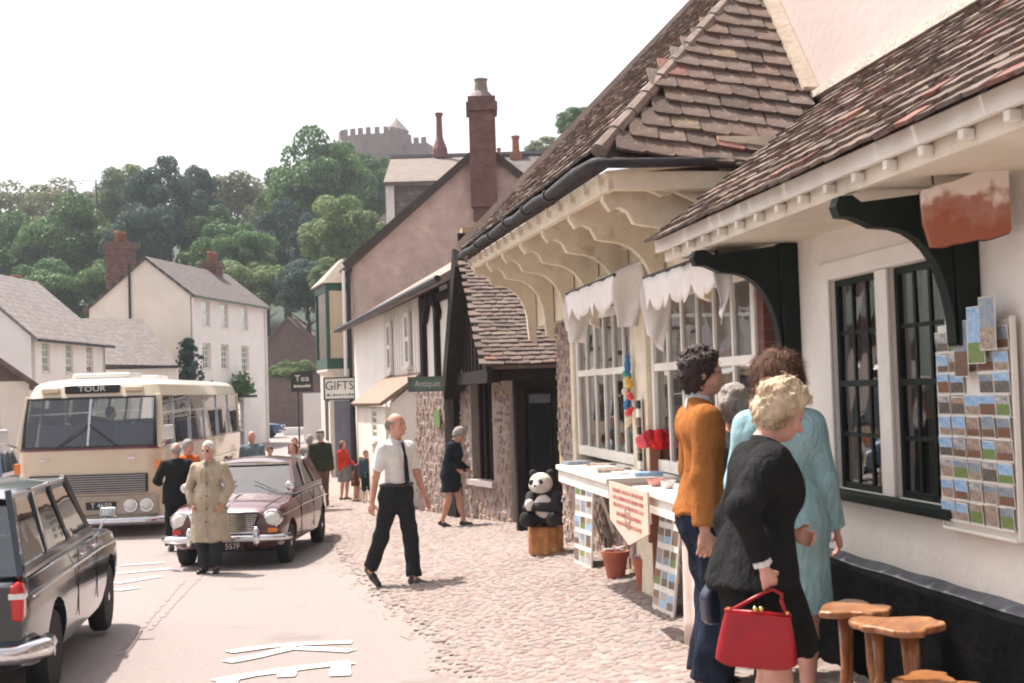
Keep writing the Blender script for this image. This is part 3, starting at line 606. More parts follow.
def pl(i, j): return (lerp(LE, HI-.3, i), [.0, .07, .085, .08][int(round(j*3))]+.003*math.sin(i*31+j*4)*(j > .1), [zl+.03+.004*math.sin(i*57), zl+.0+.003*math.sin(i*43), zl-.03, -.5][int(round(j*3))])
b.grid(pl, n, 3); o = b.build('plinth', [plinth, M('plinth_ledge', (.13, .135, .15), .9, (.08, .083, .095), 7, .4, 30)], ns)
o.data.polygons.foreach_set('material_index', [1]*n+[0]*(2*n))
# eaves
b = MB(); b.box(LE, ATIP, OV-.03, OV+.0, ZE-.085, ZE-.005); b.build('fascia', white, ns, bevel=.004)
b = MB(); b.box(LE, ATIP-.01, OV-.09, OV-.06, ZE-.145, ZE-.02); b.box(LE, ATIP-.02, .0, OV-.092, ZE-.125, ZE-.105); b.build('soffit', M('soffit_cream', (.72, .66, .55), .7, (.62, .56, .45), 3, .1, 40), ns)
a = LE+.1
while a < ATIP-.1:
    b = MB(); b.box(a-.02, a+.02, OV-.058, OV-.012, ZE-.125, ZE-.087); b.build('rafter_end', white, ns, bevel=.004); a += .30
roofslab([(LE, OV, ZE-.005), (ATIP, OV, ZE-.005), (ATIP, -SB, ZT-.01), (LE, -SB, ZT-.01)], .02, tilec[1], ns, 'roof_boarding')
# (u runs towards the viewer so that the tile frame's normal points up)
lay_tiles(ns, (ATIP-.08, OV+.035, ZE-.025), (-1, 0, 0), (0, -(OV+SB), ZT-ZE), ATIP-LE, math.hypot(OV+SB, ZT-ZE)-.05, .165, .115, pickmix(6, 4, 5, 1.2, 1.6), lambda x, y: x < ATIP-LE-.1, over=.03)
# upper wall above the lean-to (roof over the jettied shop meets it)
AN, ZN = on(600, 155, .95); AF, ZF = on(465, 252, .95); ON = .95
inv = SHOP.inverted(); c_ = inv @ Vector((0, 0, CAMZ))
d_ = inv.to_3x3() @ ray(700, 2); t_ = (AF-c_.x)/d_.x; q = c_+d_*t_; TS = (q.z-ZF)/(ON-q.y)           # street slope pitch from the far verge
def street_z(a, o): return lerp(ZN, ZF, (a-AN)/(AF-AN))+(ON-o)*TS
TH, KH = 1.2, -.12                        # hip end: rises with a, and a little lower towards the wall
def hip_a(z, o): return AN+(z-ZN-KH*(ON-o))/TH
def hipline(t, hipend=-.80):            # point on the hip, t from the eave corner to the inner wall
    w_ = (ON-hipend)*t; a = AN+w_*(TS-KH)/(TH-(ZF-ZN)/(AF-AN)); return Vector((a, ON-w_, street_z(a, ON-w_)))
b = MB(); b.prism([(LE, ZT-.1), (hip_a(ZT-.1, -SB)+.05, ZT-.1), (hip_a(6.6, -SB)+.05, 6.6), (LE, 6.6)], 'y', -SB-.3, -SB); b.build('upper_wall', M('pink_limewash', (.50, .425, .40), .92, (.465, .39, .365), 1.1, .2, 12), ns)
b = MB(); b.bar((LE, -SB+.03, ZT+.03), (hip_a(ZT, -SB)-.02, -SB+.03, ZT+.03), .07, .05); b.build('flashing', M('mortar_fillet', (.62, .55, .48), .9, bump=.5), ns)
# brackets under the lean-to: post, arm and curved brace, dark green-black
def bracket(px, tip, name):
    ab = on(px, 300, 0)[0]; b = MB(); zt = ZE-.13; w_ = .05; z0 = tip
    prof = [(.085, zt), (.085, zt-.0)]
    post = [(.001, 1.66), (.03, 1.62), (.1, 1.74), (.115, zt-.30), (.115, zt-.002), (.001, zt-.002)]
    b.prism(post, 'x', ab-w_, ab+w_)
    p1 = b.build('bracket', black, ns, bevel=.008)
    arm = [(.116, zt-.012), (.52, zt-.06), (.56, zt-.03), (.62, zt-.035), (.635, zt-.075), (.62, zt-.12), (.56, zt-.125), (.50, zt-.15)]
    arc = [(.116+.37*(1-math.sin(t)), zt-.17-.42*(1-math.cos(t))-.0) for t in [i/10*math.pi/2 for i in range(11)]]
    arc = [(.116+.36*math.cos(t), zt-.55+.40*math.sin(t)) for t in [math.pi/2*(1-i/10) for i in range(11)]]
    curve = [(.47-.35*math.sin(t)**.72, zt-.165-.50*(1-math.cos(t))) for t in [i/10*math.pi/2 for i in range(11)]]
    b = MB(); b.prism(arm+curve+[(.116, zt-.68)], 'x', ab-w_*.8, ab+w_*.8); b.build('brace', black, p1, bevel=.006)
bracket(976, 0, 'a'); bracket(797, 0, 'b')
# ------------------------------------------------------------------ jettied shop with bow of white windows
js = thing('jettied_shop', 'cream jettied shop with white glazed windows, canvas awnings and hipped tiled roof', 'shop', SHOP)
b = MB(); b.box(AN+.1, AF-.1, -.3, .12, 2.35, 3.25); b.build('upper_wall', cream, js)
YB = .15
BAYS = [(on(636, 400, YB)[0], on(577, 400, YB)[0]), (on(757, 400, YB)[0], on(652, 400, YB)[0])]
ZC = .93
RUB = [M('rubble_%s' % n, c, .92, c2, 7, .6, 35) for n, c, c2 in (('rose', (.38, .26, .225), (.29, .195, .17)), ('mauve', (.33, .245, .225), (.24, .175, .165)), ('buff', (.42, .31, .23), (.31, .22, .165)), ('dark', (.25, .195, .18), (.18, .14, .13)), ('pale', (.43, .345, .295), (.34, .27, .23)))]
mortar = M('wall_mortar', (.38, .31, .265), .95, (.30, .24, .205), 6, .5, 40)
def rubble(parent, x0, x1, z0, z1, holes, yf, back=.35, seed=1, size=.14, name='rubble_stones', singles=150):
    b = MB(); b.wall(x0, x1, z0, z1, holes, yf-back, yf); w = b.build('mortar_core', mortar, parent)
    r = random.Random(seed); b = MB(); z = z0; ns_ = 0
    while z < z1-.03:
        h = min(size*r.uniform(.6, 1.15), z1-z); x = x0
        while x < x1-.03:
            l = min(size*r.uniform(.6, 2.1), x1-x); cx, cz = x+l/2, min(z1-h*.4, z+h/2+r.uniform(-.32, .32)*h)
            if not any(a-.01 < cx+l*.45 and cx-l*.45 < bb+.01 and c-.01 < cz+h*.45 and cz-h*.45 < d+.01 for a, bb, c, d in holes):
                dep = r.uniform(.008, .028); e = .012; n = 6; hx, hz = l/2-.006, h/2-.006; ring = []
                for k in range(n+2):
                    an = 2*math.pi*k/(n+2)+.3; sx = math.copysign(abs(math.cos(an))**.55, math.cos(an)); sz = math.copysign(abs(math.sin(an))**.55, math.sin(an))
                    ring.append((cx+sx*hx*r.uniform(.66, 1.04), min(z1, cz+sz*hz*r.uniform(.66, 1.12))))
                m = len(ring); v = [(p[0], yf-.01, p[1]) for p in ring]+[(cx+(p[0]-cx)*.8, yf+dep, cz+(p[1]-cz)*.8) for p in ring]
                fs = [tuple(range(m, 2*m))]+[(i, (i+1) % m, (i+1) % m+m, i+m) for i in range(m)]; mi = r.choices(range(5), (4, 4, 3, 2, 2))[0]
                if z > -.35 and l > size*.8 and ns_ < singles: sb = MB(); sb.add(v, fs); sb.build('stone', RUB[mi], parent); ns_ += 1
                else: b.add(v, fs, mi)
            x += l
        z += h
    o = b.build(name, RUB, parent) if b.v else None
    if o: o['kind'] = 'stuff'
AE = on(563, 500, .0)[0]
rubble(js, BAYS[1][0], AE, -.6, ZC-.06, [], 0, .35, 2, .11, singles=200)
rubble(js, BAYS[0][1]+.17, AE, ZC-.06, 2.35, [], .02, .35, 9, .12, singles=100)
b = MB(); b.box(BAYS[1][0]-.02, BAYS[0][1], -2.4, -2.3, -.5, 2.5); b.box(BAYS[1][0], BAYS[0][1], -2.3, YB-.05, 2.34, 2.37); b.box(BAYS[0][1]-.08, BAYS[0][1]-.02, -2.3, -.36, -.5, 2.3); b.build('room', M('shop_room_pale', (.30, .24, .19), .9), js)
for k, (a0, a1) in enumerate(BAYS):
    b = MB(); zt = 2.33; yf = YB
    b.box(a0, a0+.07, .02, yf, ZC, zt); b.box(a1-.07, a1, .02, yf, ZC, zt); b.box(a0+.07, a1-.07, yf-.06, yf, ZC, ZC+.09); b.box(a0+.07, a1-.07, yf-.06, yf, zt-.08, zt)
    fr = b.build('shop_window', white, js, bevel=.005); nb = 6; zs_ = [ZC+.09, 1.74, zt-.08]; zm = 1.745
    b = MB(); b.box(a0+.07, a1-.07, yf-.055, yf-.005, zm-.03, zm+.03); b.build('transom', white, fr, bevel=.004)
    xsb = [lerp(a0+.07, a1-.07, i/nb) for i in range(nb+1)]
    for i in range(1, nb):
        b = MB(); b.box(xsb[i]-.016, xsb[i]+.016, yf-.05, yf-.01, ZC+.09, zm-.03); b.box(xsb[i]-.016, xsb[i]+.016, yf-.05, yf-.01, zm+.03, zt-.08); b.build('glazing_bar', white, fr)
    for i in range(nb):
        for z0, z1 in ((ZC+.09, zm-.03), (zm+.03, zt-.08)):
            g = MB(); j1, j2 = random.uniform(-.004, .004), random.uniform(-.004, .004); g.add([(xsb[i], yf-.03+j1, z0), (xsb[i+1], yf-.03-j1, z0), (xsb[i+1], yf-.03+j2, z1), (xsb[i], yf-.03-j2, z1)], [(3, 2, 1, 0)]); g.build('pane', winglass, fr)
    for sa in (a0-.001, a1-.069):
        pass
    goods(js, a0+.12, a1-.12, -.3, -.02, (ZC+.1, ZC+.42, ZC+.78), 20+k, .16)
    b = MB(); b.box(a0-.02, a1+.02, .0, YB+.01, ZC-.1, ZC-.062); b.build('window_base', white, js)
b = MB(); m0, m1 = BAYS[1][1]+.004, BAYS[0][0]-.004
b.box(m0, m1, .0, YB+.04, -.3, 2.6); b.build('pilaster', cream, js, bevel=.01)
b = MB(); b.box(BAYS[0][1]+.004, BAYS[0][1]+.16, .0, YB+.03, ZC-.1, 2.6); b.build('pilaster', cream, js, bevel=.01)
redwall = brickmat('dark_red_pier_brick', (.17, .06, .05), (.13, .05, .045), (.16, .10, .09)); b = MB(); b.box(BAYS[1][0]-.11, BAYS[1][0]-.004, -.2, .13, -.4, 2.3); b.build('brick_pier', redwall, js)
# counters under the windows
for k, (p0, p1) in enumerate(((606, 556), (690, 632))):
    a0, a1 = on(p0, 480, .68)[0], on(p1, 480, .68)[0]; b = MB(); b.box(a0, a1, .02, .68, ZC-.055, ZC-.012); cn = b.build('counter', white, js, bevel=.006)
    b = MB(); b.box(a0+.02, a1-.02, .62, .66, ZC-.16, ZC-.057); b.build('counter_apron', white, cn)
    for a in (a0+.06, a1-.06): b = MB(); b.prism([(.02, ZC-.06), (.5, ZC-.06), (.02, ZC-.5)], 'x', a-.02, a+.02); b.build('counter_bracket', white, cn)
# roof
ZRIDGE = 8.5
def oz(z, a): return ON-(z-lerp(ZN, ZF, (a-AN)/(AF-AN)))/TS
sroof = slatemat('weathered_street_slope', (.20, .15, .125), (.14, .10, .085), (.06, .045, .04), .165, .11, (0, 0, math.radians(90)))
zr = 6.9; hipend = -SB-.02; ap = hipline(1)
b = MB(); tp = [(AN, ON, ZN), (AF, ON, ZF), (AF, oz(zr, AF), zr), (ap.x, oz(zr, ap.x), zr), tuple(ap)]
b.add(tp+[(x, y-.06, z-.08) for x, y, z in tp], [(0, 1, 2, 3, 4), (9, 8, 7, 6, 5)]+[(i, i+5, (i+1) % 5+5, (i+1) % 5) for i in range(5)])
b.build('street_slope', M('weathered_tile_slope', (.085, .062, .052), .95, (.04, .03, .026), 9, .9, 12), js)
inn = (hip_a(ZN, hipend), hipend, ZN); inn = (AN+.12, hipend, ZN+.12*TH+KH*(ON-hipend))
b = MB(); tp = [(AN, ON, ZN), inn, tuple(ap)]; b.add(tp+[(x+.06, y, z-.06) for x, y, z in tp], [(0, 1, 2), (5, 4, 3), (0, 3, 4, 1), (1, 4, 5, 2), (2, 5, 3, 0)]); b.build('hip_boarding', tilec[1], js)
hu = Vector((0, -1, KH)).normalized(); hn = Vector((-TH, KH, 1)).normalized(); hv = hn.cross(hu)
def inhip(x, y):
    p = Vector((AN-.02, ON+.0, ZN+.02))+hu*x+hv*y
    return p.y > hipend+.03 and p.z < street_z(p.x, p.y)+.0 and (p.x-AN) > .12*(ON-p.y)/(ON-hipend)-.06 and p.z < 6.4
lay_tiles(js, (AN-.02, ON+.0, ZN+.02), hu, hv, ON-hipend+.4, 4.6, .2, .15, pickmix(6, 3, 6, 1.2, .6), inhip, th=.02, over=0)
su = Vector((AN-AF, 0, ZN-ZF)).normalized(); sn = su.cross(Vector((0, -1, TS))).normalized(); sn = sn if sn.z > 0 else -sn; sv = sn.cross(su)
def instreet(x, y):
    p = Vector((AF, ON+.02, ZF+.0))+su*x+sv*y; q = TH*(p.x-AN)+KH*(ON-p.y)+ZN; return p.z < 6.9 and p.x < AF and (p.z < q or p.y < hipend)
lay_tiles(js, (AF, ON+.03, ZF+.01), su, sv, AF-AN+.2, 5.2, .2, .15, pickmix(6, 5, 4, .8, 1.2), instreet, th=.02, singles=False, over=.0)
for i in range(12):
    p0 = hipline(i/12)+Vector((0, 0, .05)); p1 = hipline((i+1)/12)+Vector((0, 0, .05))
    b = MB(); d_ = (p1-p0); b.tube([p0-d_*.06-Vector((0, 0, .02)), p1+d_*.06-Vector((0, 0, .02))], [.058, .046], 8); b.build('hip_tile', M('hip_tile_grey', (.24, .19, .16), .9, (.15, .12, .1), 8, .4, 30, rnd=.1), js)
# verge boards at the far end
b = MB(); p0 = Vector((AF+.03, ON+.05, ZF+.0)); p1 = Vector((AF+.03, oz(zr, AF), zr)); b.bar(p0, p1, .09, .2); b.build('verge_board', M('verge_pale', (.52, .44, .36), .85, (.38, .31, .26), 7, .3, 20), js)
b = MB(); b.bar(p0+Vector((.06, 0, .12)), p1+Vector((.06, 0, .12)), .2, .05); b.build('verge_tiles', M('verge_mortar', (.42, .33, .28), .9, (.3, .23, .2), 9, .5, 25), js)
# strip of plaster where the hip meets the upper wall
b = MB(); b.bar((hip_a(ZT, -SB)-.02, -SB+.06, ZT+.05), (hip_a(6.5, -SB)-.02, -SB+.06, 6.55), .11, .12); b.build('plaster_fillet', M('plaster_fillet', (.52, .44, .35), .9, (.42, .35, .27), 5, .4, 20), js)
# gutter
b = MB(); gp = [(lerp(AF, AN, i/14), ON+.05, lerp(ZF, ZN, i/14)-.05+.012*math.sin(i*2.1)) for i in range(15)]+[(AN-.06, ON+.02, ZN-.06), (AN-.07, ON-.15, ZN-.065), (AN-.02, .2, ZN-.045), (inn[0]-.06, hipend, inn[2]-.06)]
b.tube(gp, [.040]*15+[.036, .034, .032, .030], 8); b.build('gutter', M('lead_gutter', (.045, .045, .048), .7, (.025, .025, .028), 6, .5, 25, spec=.2), js, smooth=True)
for i in range(1, 6):
    g_ = Vector(gp[i*2+1]); b = MB(); b.lathe([(.052, -.03), (.052, .03)], 10, mat=T(*g_, 0, math.radians(0), math.radians(90))); b.build('gutter_joint', iron, js)
# soffit and eave beams
b = MB(); sx = [(AN+.02, ON-.04, ZN-.10), (AF-.02, ON-.04, ZF-.10), (AF-.02, .12, ZF-.02), (AN+.02, .12, ZN-.02)]; v, f = slab(sx, .03); b.add(v, f); b.build('soffit', cream, js)
b = MB(); b.bar((AN+.05, ON-.09, ZN-.17), (AF-.05, ON-.09, ZF-.17), .06, .1); b.bar((AN+.05, .45, ZN-.16), (AF-.05, .45, ZF-.16), .09, .13); b.bar((AN+.2, .16, ZN-.3), (AF-.2, .16, ZF-.3), .08, .22); b.build('eave_beam', cream, js, bevel=.008)
b = MB(); b.box(AN+.03, AN+.12, hipend, ON-.1, ZN-.22, ZN-.10); b.box(AN+.5, AN+.6, hipend, .1, ZN-.42, ZN-.14); b.build('hip_beam', cream, js, bevel=.008)
b = MB(); b.box(AN+.62, AN+.7, -1.2, .1, 2.3, ZN-.1); b.build('end_panel', cream, js)
def jetty_profile(zt, zb):
    # outer end at the eave with a cusped nose, long hollow curve down to the wall
    p = [(.13, zt), (ON-.10, zt), (ON-.08, zt-.13), (ON-.13, zt-.20), (ON-.19, zt-.175), (ON-.25, zt-.205), (ON-.29, zt-.285), (ON-.36, zt-.30)]
    x0, z0 = ON-.39, zt-.305; x1 = .235; n = 12
    for i in range(n+1):
        t = i/n*math.pi/2; p.append((x1+(x0-x1)*(1-math.sin(t)), z0-(z0-zb)*(1-math.cos(t))))
    return p+[(.22, zb-.16), (.13, zb-.2)]
nb_ = 7
for i in range(nb_):
    a = lerp(AN+.35, AF-.15, i/(nb_-1)); zt = lerp(ZN, ZF, (a-AN)/(AF-AN))-.13; b = MB(); b.prism(jetty_profile(zt, 2.36), 'x', a-.04, a+.04)
    br = b.build('jetty_bracket', cream, js, bevel=.005)
for i in range(16):
    a = lerp(AN+.2, AF-.1, i/15); zt = lerp(ZN, ZF, (a-AN)/(AF-AN))-.11; b = MB(); b.box(a-.02, a+.02, ON-.13, ON-.02, zt-.07, zt+.01); b.build('rafter_foot', cream, js, bevel=.006)
b = MB(); b.prism([(ON-.15, ZN-.14), (-.6, ZN-.14), (-.6, ZN-.36), (.1, ZN-.36), (.42, ZN-.22), (.5, ZN-.25), (.62, ZN-.2)], 'x', AN+.14, AN+.2); b.build('hip_bracket', cream, js, bevel=.006)
# canvas awnings with scalloped valance
canvas = M('white_canvas', (.82, .78, .75), .9, (.74, .69, .65), 5, .25, 30)
canvas.node_tree.nodes['Principled BSDF'].inputs['Transmission Weight'].default_value = 0
def awning(a0, a1, o0, z0, o1, z1, drop, nsc, wing0, wing1, wd0=.8, wd1=.8):
    b = MB(); n = nsc*8
    def fn(u, v): # slope then valance
        a = lerp(a0, a1, u); sag = .012*math.sin(u*math.pi*nsc*1.3)
        if v < .6: t = v/.6; return (a, lerp(o0, o1, t), lerp(z0, z1, t)-.04*math.sin(t*math.pi)+sag*t)
        t = (v-.6)/.4; ph = (u*nsc) % 1.; sc = abs(math.sin(math.pi*ph))**.6
        return (a, o1+.02*math.sin(u*23)*t+.01, z1+sag-t*(drop*(.62+.38*sc)))
    b.grid(fn, n, 10); o = b.build('awning', canvas, js, smooth=True); o.modifiers.new('thick', 'SOLIDIFY').thickness = .004
    for a, wd, wf in ((a0, wing0, wd0), (a1, wing1, wd1)):
        if not wd: continue
        b = MB()
        def fw(u, v, a=a, wd=wd, wf=wf): return (a+.025*math.sin(v*3+u*7)*v*(1 if a == a1 else -1), lerp(o1+.01, lerp(o1, o0, wf), u)+.02*math.sin(v*5+u*3)+(.05*v*u), lerp(lerp(z1-.02, lerp(z1, z0, wf)-.03, u), lerp(z1, z0, u*wf)-wd*(.8+.25*u), v))
        b.grid(fw, 10, 12); w2 = b.build('awning_wing', canvas, o, smooth=True); w2.modifiers.new('thick', 'SOLIDIFY').thickness = .004
    b = MB(); b.tube([(a0, o1, z1+.005), (a1, o1, z1+.005)], .014, 6); b.build('awning_rail', iron, o)
aa0, aa1 = on(614, 260, .5)[0], on(566, 285, .5)[0]
awning(aa0, aa1, .2, 2.62, .5, 2.46, .26, 6, .5, .55)
ab0, ab1 = on(716, 240, .45)[0], on(643, 255, .45)[0]
awning(ab0, ab1, .17, 2.36, .45, ZE-.17, .24, 7, .40, .5, .3, .7)
# ================================================================== porch cottage
pc = thing('porch_cottage', 'rubble stone cottage with a steep tiled porch gable and black doorway', 'house', SHOP)
inv = SHOP.inverted()
pr = inv @ P(464, 259, 19.2); pe = inv @ P(487, 366, 17.1)
AR, ZR, AE2, ZE2 = pr.x, pr.z, pe.x, pe.z; OF = (pr.y+pe.y)/2; OB = -.9
roofslab([(AE2, OF, ZE2), (AE2, OB, ZE2), (AR, OB, ZR), (AR, OF, ZR)], .06, tilec[1], pc, 'porch_roof')
AF2 = AR+(AR-AE2)*.95
roofslab([(AF2, OF, ZE2), (AF2, OB, ZE2), (AR, OB, ZR), (AR, OF, ZR)], .06, tilec[1], pc, 'porch_roof')
ln = math.hypot(AR-AE2, ZR-ZE2)
lay_tiles(pc, (AE2-.02, OF+.02, ZE2+.01), (0, -1, 0), (AR-AE2, 0, ZR-ZE2), OF-OB, ln, .17, .095, pickmix(4, 5, 8, .2, .6), lambda x, y: x < OF-OB and y < ln-.04, singles=True, over=.02)
b = MB(); b.bar((AR, OF+.02, ZR+.05), (AR, OB, ZR+.05), .2, .09); b.build('ridge_tiles', tilec[2], pc, bevel=.03)
b = MB(); b.bar((AE2-.05, OF-.03, ZE2-.17), (AR, OF-.03, ZR-.14), .07, .18); b.bar((AF2+.1, OF+.03, ZE2-.30), (AR, OF+.03, ZR+.02), .26, .40); b.build('bargeboard', darkwood, pc)
b = MB(); b.box(AR-.05, AR+.05, OF-.03, OF+.09, ZR-.5, ZR+.38); b.build('finial', darkwood, pc); b = MB(); b.box(AR-.02, AR+.3, OF-.16, OF+.02, ZR+.30, ZR+.47); b.build('ridge_end', M('pale_ridge_stone', (.45, .33, .2), .8), pc)
b = MB(); b.prism([(AE2+.25, ZE2), (AF2-.2, ZE2), (AR, ZR-.2)], 'y', OF-.16, OF-.1); b.build('gable_panel', limewash, pc)
for k in range(9):
    a = lerp(AE2+.45, AF2-.4, k/8); zt = lerp(ZR, ZE2, abs(a-AR)/(AR-AE2))-.25; b = MB(); b.box(a-.05, a+.05, OF-.1, OF-.06, ZE2-.05, zt); b.build('gable_stud', darkwood, pc)
b = MB(); b.box(AE2+.1, AF2+.1, OF-.18, OF-.02, ZE2-.22, ZE2-.04); b.box(AE2+.1, AE2+.25, OB, OF-.2, ZE2-.2, ZE2-.04); b.build('porch_beam', darkwood, pc)
# doorway facing up the street, set back under the porch
DA = 18.0
pdw = MB(); x0, zz0 = (inv @ P(514, 500, 17.9)).y, -.7; x1 = (inv @ P(524, 500, 17.9)).y
b = MB(); b.box(DA-.2, DA, x1, x0, -.7, ZE2+.1); b.build('porch_post', darkwood, pc, bevel=.015)
b = MB(); b.box(DA, DA+.1, OB-.2, x1-.001, -.7, 2.2); b.build('porch_back_wall', M('porch_plank', (.045, .03, .024), .8, (.025, .018, .015), 4, .4, 20), pc)
y0, y1 = (inv @ P(528, 450, 17.8)).y, (inv @ P(553, 450, 17.8)).y; zt = P(540, 391, 17.8).z
b = MB(); b.box(DA-.07, DA-.003, y1, y0, -.42, zt); dr = b.build('door', M('black_door', (.012, .012, .014), .3, coat=.3), pc, bevel=.006)
b = MB(); b.box(DA-.085, DA-.072, y1+.08, y0-.08, .55, zt-.22); b.build('door_glass', M('dark_door_glass', (.02, .025, .03), .08, coat=.6), dr)
b = MB(); b.box(DA-.088, DA-.073, y1+.02, y0-.02, zt-.16, zt-.04); b.build('fanlight', M('door_sign_grey', (.14, .15, .17), .6), dr)
b = MB(); yb0, yb1 = (inv @ P(555, 420, 15.4)).y, (inv @ P(566, 420, 15.4)).y; b.box(15.3, 15.36, yb1, yb0, P(560, 474, 15.4).z, P(560, 391, 15.4).z)
yb = b.build('notice_board', M('yellow_board', (.70, .52, .22), .6, (.62, .45, .19), 4), pc); b = MB(); b.lathe([(.02, 0), (.07, .03), (.08, .08), (.03, .12)], 10, mat=T(15.2, (yb0+yb1)/2, P(560, 386, 15.4).z)); b.build('wall_lamp', white, pc)
b = MB(); b.box(14.6, 18.0, -2.2, -2.1, -.6, 2.2); b.box(14.55, 14.62, -2.1, -.36, -.6, 2.3); b.build('passage_wall', darkin, pc)
# angled stone front with the dark window
q0 = P(512, 500, 19.5); q1 = P(418, 500, 23.4); PF = frame((q0.x, q0.y, 0), q1-q0); LP = (q1-q0).xy.length
pw = thing('antique_shop_front', 'rubble stone shop front with a dark window under the porch', 'shop front', PF)
wa0, wz0 = on(494, 478, 0, PF); wa1, wz1 = on(470, 382, 0, PF); wz0 = on(482, 480, 0, PF)[1]
rubble(pw, 0, LP, -.8, 1.78, [(wa0, wa1, wz0, wz1)], 0, .35, 5, .13, singles=300)
b = MB(); b.box(wa0-.1, wa1+.1, -.05, .08, wz0-.09, wz0-.003); b.build('window_sill', M('pale_sill', (.5, .44, .42), .8), pw)
b = MB(); b.box(wa0, wa1, -.3, -.28, wz0, wz1); b.build('window_back', darkin, pw)
for k in range(4): b = MB(); x = lerp(wa0, wa1, (k+.5)/4); b.box(x-.025, x+.025, -.16, -.1, wz0, wz1); b.build('mullion', darkwood, pw)
b = MB(); b.box(wa0-.05, wa1+.06, -.02, .05, wz1-.002, wz1+.2); b.build('lintel', darkwood, pw)
x_ = on(455, 440, .02, PF)[0]; b = MB(); b.box(x_-.22, x_+.2, -.02, .12, -.6, 1.8); b.build('timber_post', darkwood, pw)
b = MB(); x_ = on(437, 420, .05, PF)[0]; b.box(x_-.14, x_+.14, .04, .055, 1.0, 1.3); b.build('green_notice', M('green_notice', (.16, .22, .08), .7), pw)
# ================================================================== timber-framed cottage beyond
q0 = P(459, 330, 19); q0 = Vector((-.46, 19.2, 0)); TC = frame((-1.66, 24, 0), (-1.22, 5)); tc = thing('timbered_cottage', 'white boarded cottage with dark framed upper floor beyond the porch', 'house', TC)
zu0, zu1 = 1.75, 3.5; aS = on(384, 350, 0, TC)[0]; aE = on(354.5, 360, 0, TC)[0]; aN_ = on(422, 350, 0, TC)[0]; aB = -4.2
paint = M('boarding_white', (.76, .73, .68), .75, (.66, .62, .57), 3, .2, 30)
b = MB(); b.box(aS, aE, -.3, 0, -1.0, 3.4); b.build('plaster_wall', lightwall, tc); b = MB(); b.box(aB, aN_, -.3, -.03, zu0, zu1); b.build('wall_core', limewash, tc); b = MB(); b.box(aN_, aS, -.3, -.03, zu0, zu1); b.build('frame_core', M('board_gap', (.10, .085, .075), .9), tc); b = MB(); b.box(-.5, aS, -.3, -.03, -1.0, zu0); b.build('wall_core', limewash, tc)
nbd = 15
for k in range(nbd):
    a0 = lerp(aN_, aS, k/nbd); b = MB(); b.box(a0+.035, lerp(aN_, aS, (k+1)/nbd)-.035, -.028, .012, zu0, zu1-.05); b.build('wall_board', paint, tc)
for px in (391, 409.5):
    a = on(px, 350, .02, TC)[0]; z0, z1 = on(px, 372 if px < 400 else 366, .02, TC)[1], on(px, 322 if px < 400 else 312, .02, TC)[1]; sash(tc, a, z0, z1, .55, .06, 1, 1, white, .03, bar=.06)
for a, w_ in ((aN_-.25, .32), (aB+2.6, .2), (aB+1.2, .2)): b = MB(); b.box(a-w_/2, a+w_/2, -.03, .06, zu0, zu1); b.build('frame_post', darkwood, tc)
b = MB(); b.bar((aN_-.5, .03, zu1-.6), (aN_-1.1, .03, zu1-.05), .1, .16); b.bar((aN_-1.9, .03, zu1-.6), (aN_-1.3, .03, zu1-.05), .1, .16); b.build('arch_brace', darkwood, tc)
b = MB(); b.box(aB, aE, .18, .30, zu1-.18, zu1-.06); b.box(aB, aN_, -.02, .05, zu1-.35, zu1-.2); b.build('eave_plate', darkwood, tc)
roofslab([(aB, .42, zu1-.12), (aE+.2, .42, zu1-.16), (aE+.2, -2.6, 5.05), (aB, -2.6, 5.05)], .12, M('mossy_stone_slate', (.30, .25, .21), .9, (.19, .15, .13), 5, .7, 14), tc)
b = MB(); b.tube([(aB, .46, zu1-.16), (aE+.2, .46, zu1-.2)], .055, 6); b.build('gutter', iron, tc)
b = MB(); b.box(-.45, aN_+.2, -.31, .0, -1.0, .58); b.build('lower_wall', mortar, tc)
# lean-to in front
lo0 = on(421, 380, 0.02, TC)[0]; lo1 = on(356, 400, .7, TC)[0]; zl1 = on(421, 372, .02, TC)[1]; zl0 = on(391, 403, .72, TC)[1]
roofslab([(lo0-.12, .82, zl0), (lo1, .82, zl0-.02), (lo1, .02, zl1), (lo0-.12, .02, zl1)], .07, M('leanto_tile', (.31, .215, .165), .9, (.21, .145, .11), 5, .6, 25), tc, 'leanto_roof')
wl = on(374, 418, .7, TC)[0]; zw0, zw1 = on(374, 440, .7, TC)[1], on(374, 408, .7, TC)[1]
b = MB(); b.wall(lo0, lo1, -1, zl0-.08, [(wl-.35, wl+.35, zw0, zw1)], .6, .7); b.build('leanto_front', gablewall, tc); b = MB(); b.prism([(.02, -1), (.598, -1), (.598, zl0-.02), (.02, zl1-.1)], 'x', lo0, lo0+.1); b.build('leanto_end', lightwall, tc)
sash(tc, wl, zw0+.01, zw1-.01, .68, .7, 2, 2, white, .06, bar=.04)
b = MB(); b.tube([(lo1-.1, .78, zl0-.05), (lo1-.1, .74, -.8)], .05, 6); b.build('drain_pipe', iron, tc)
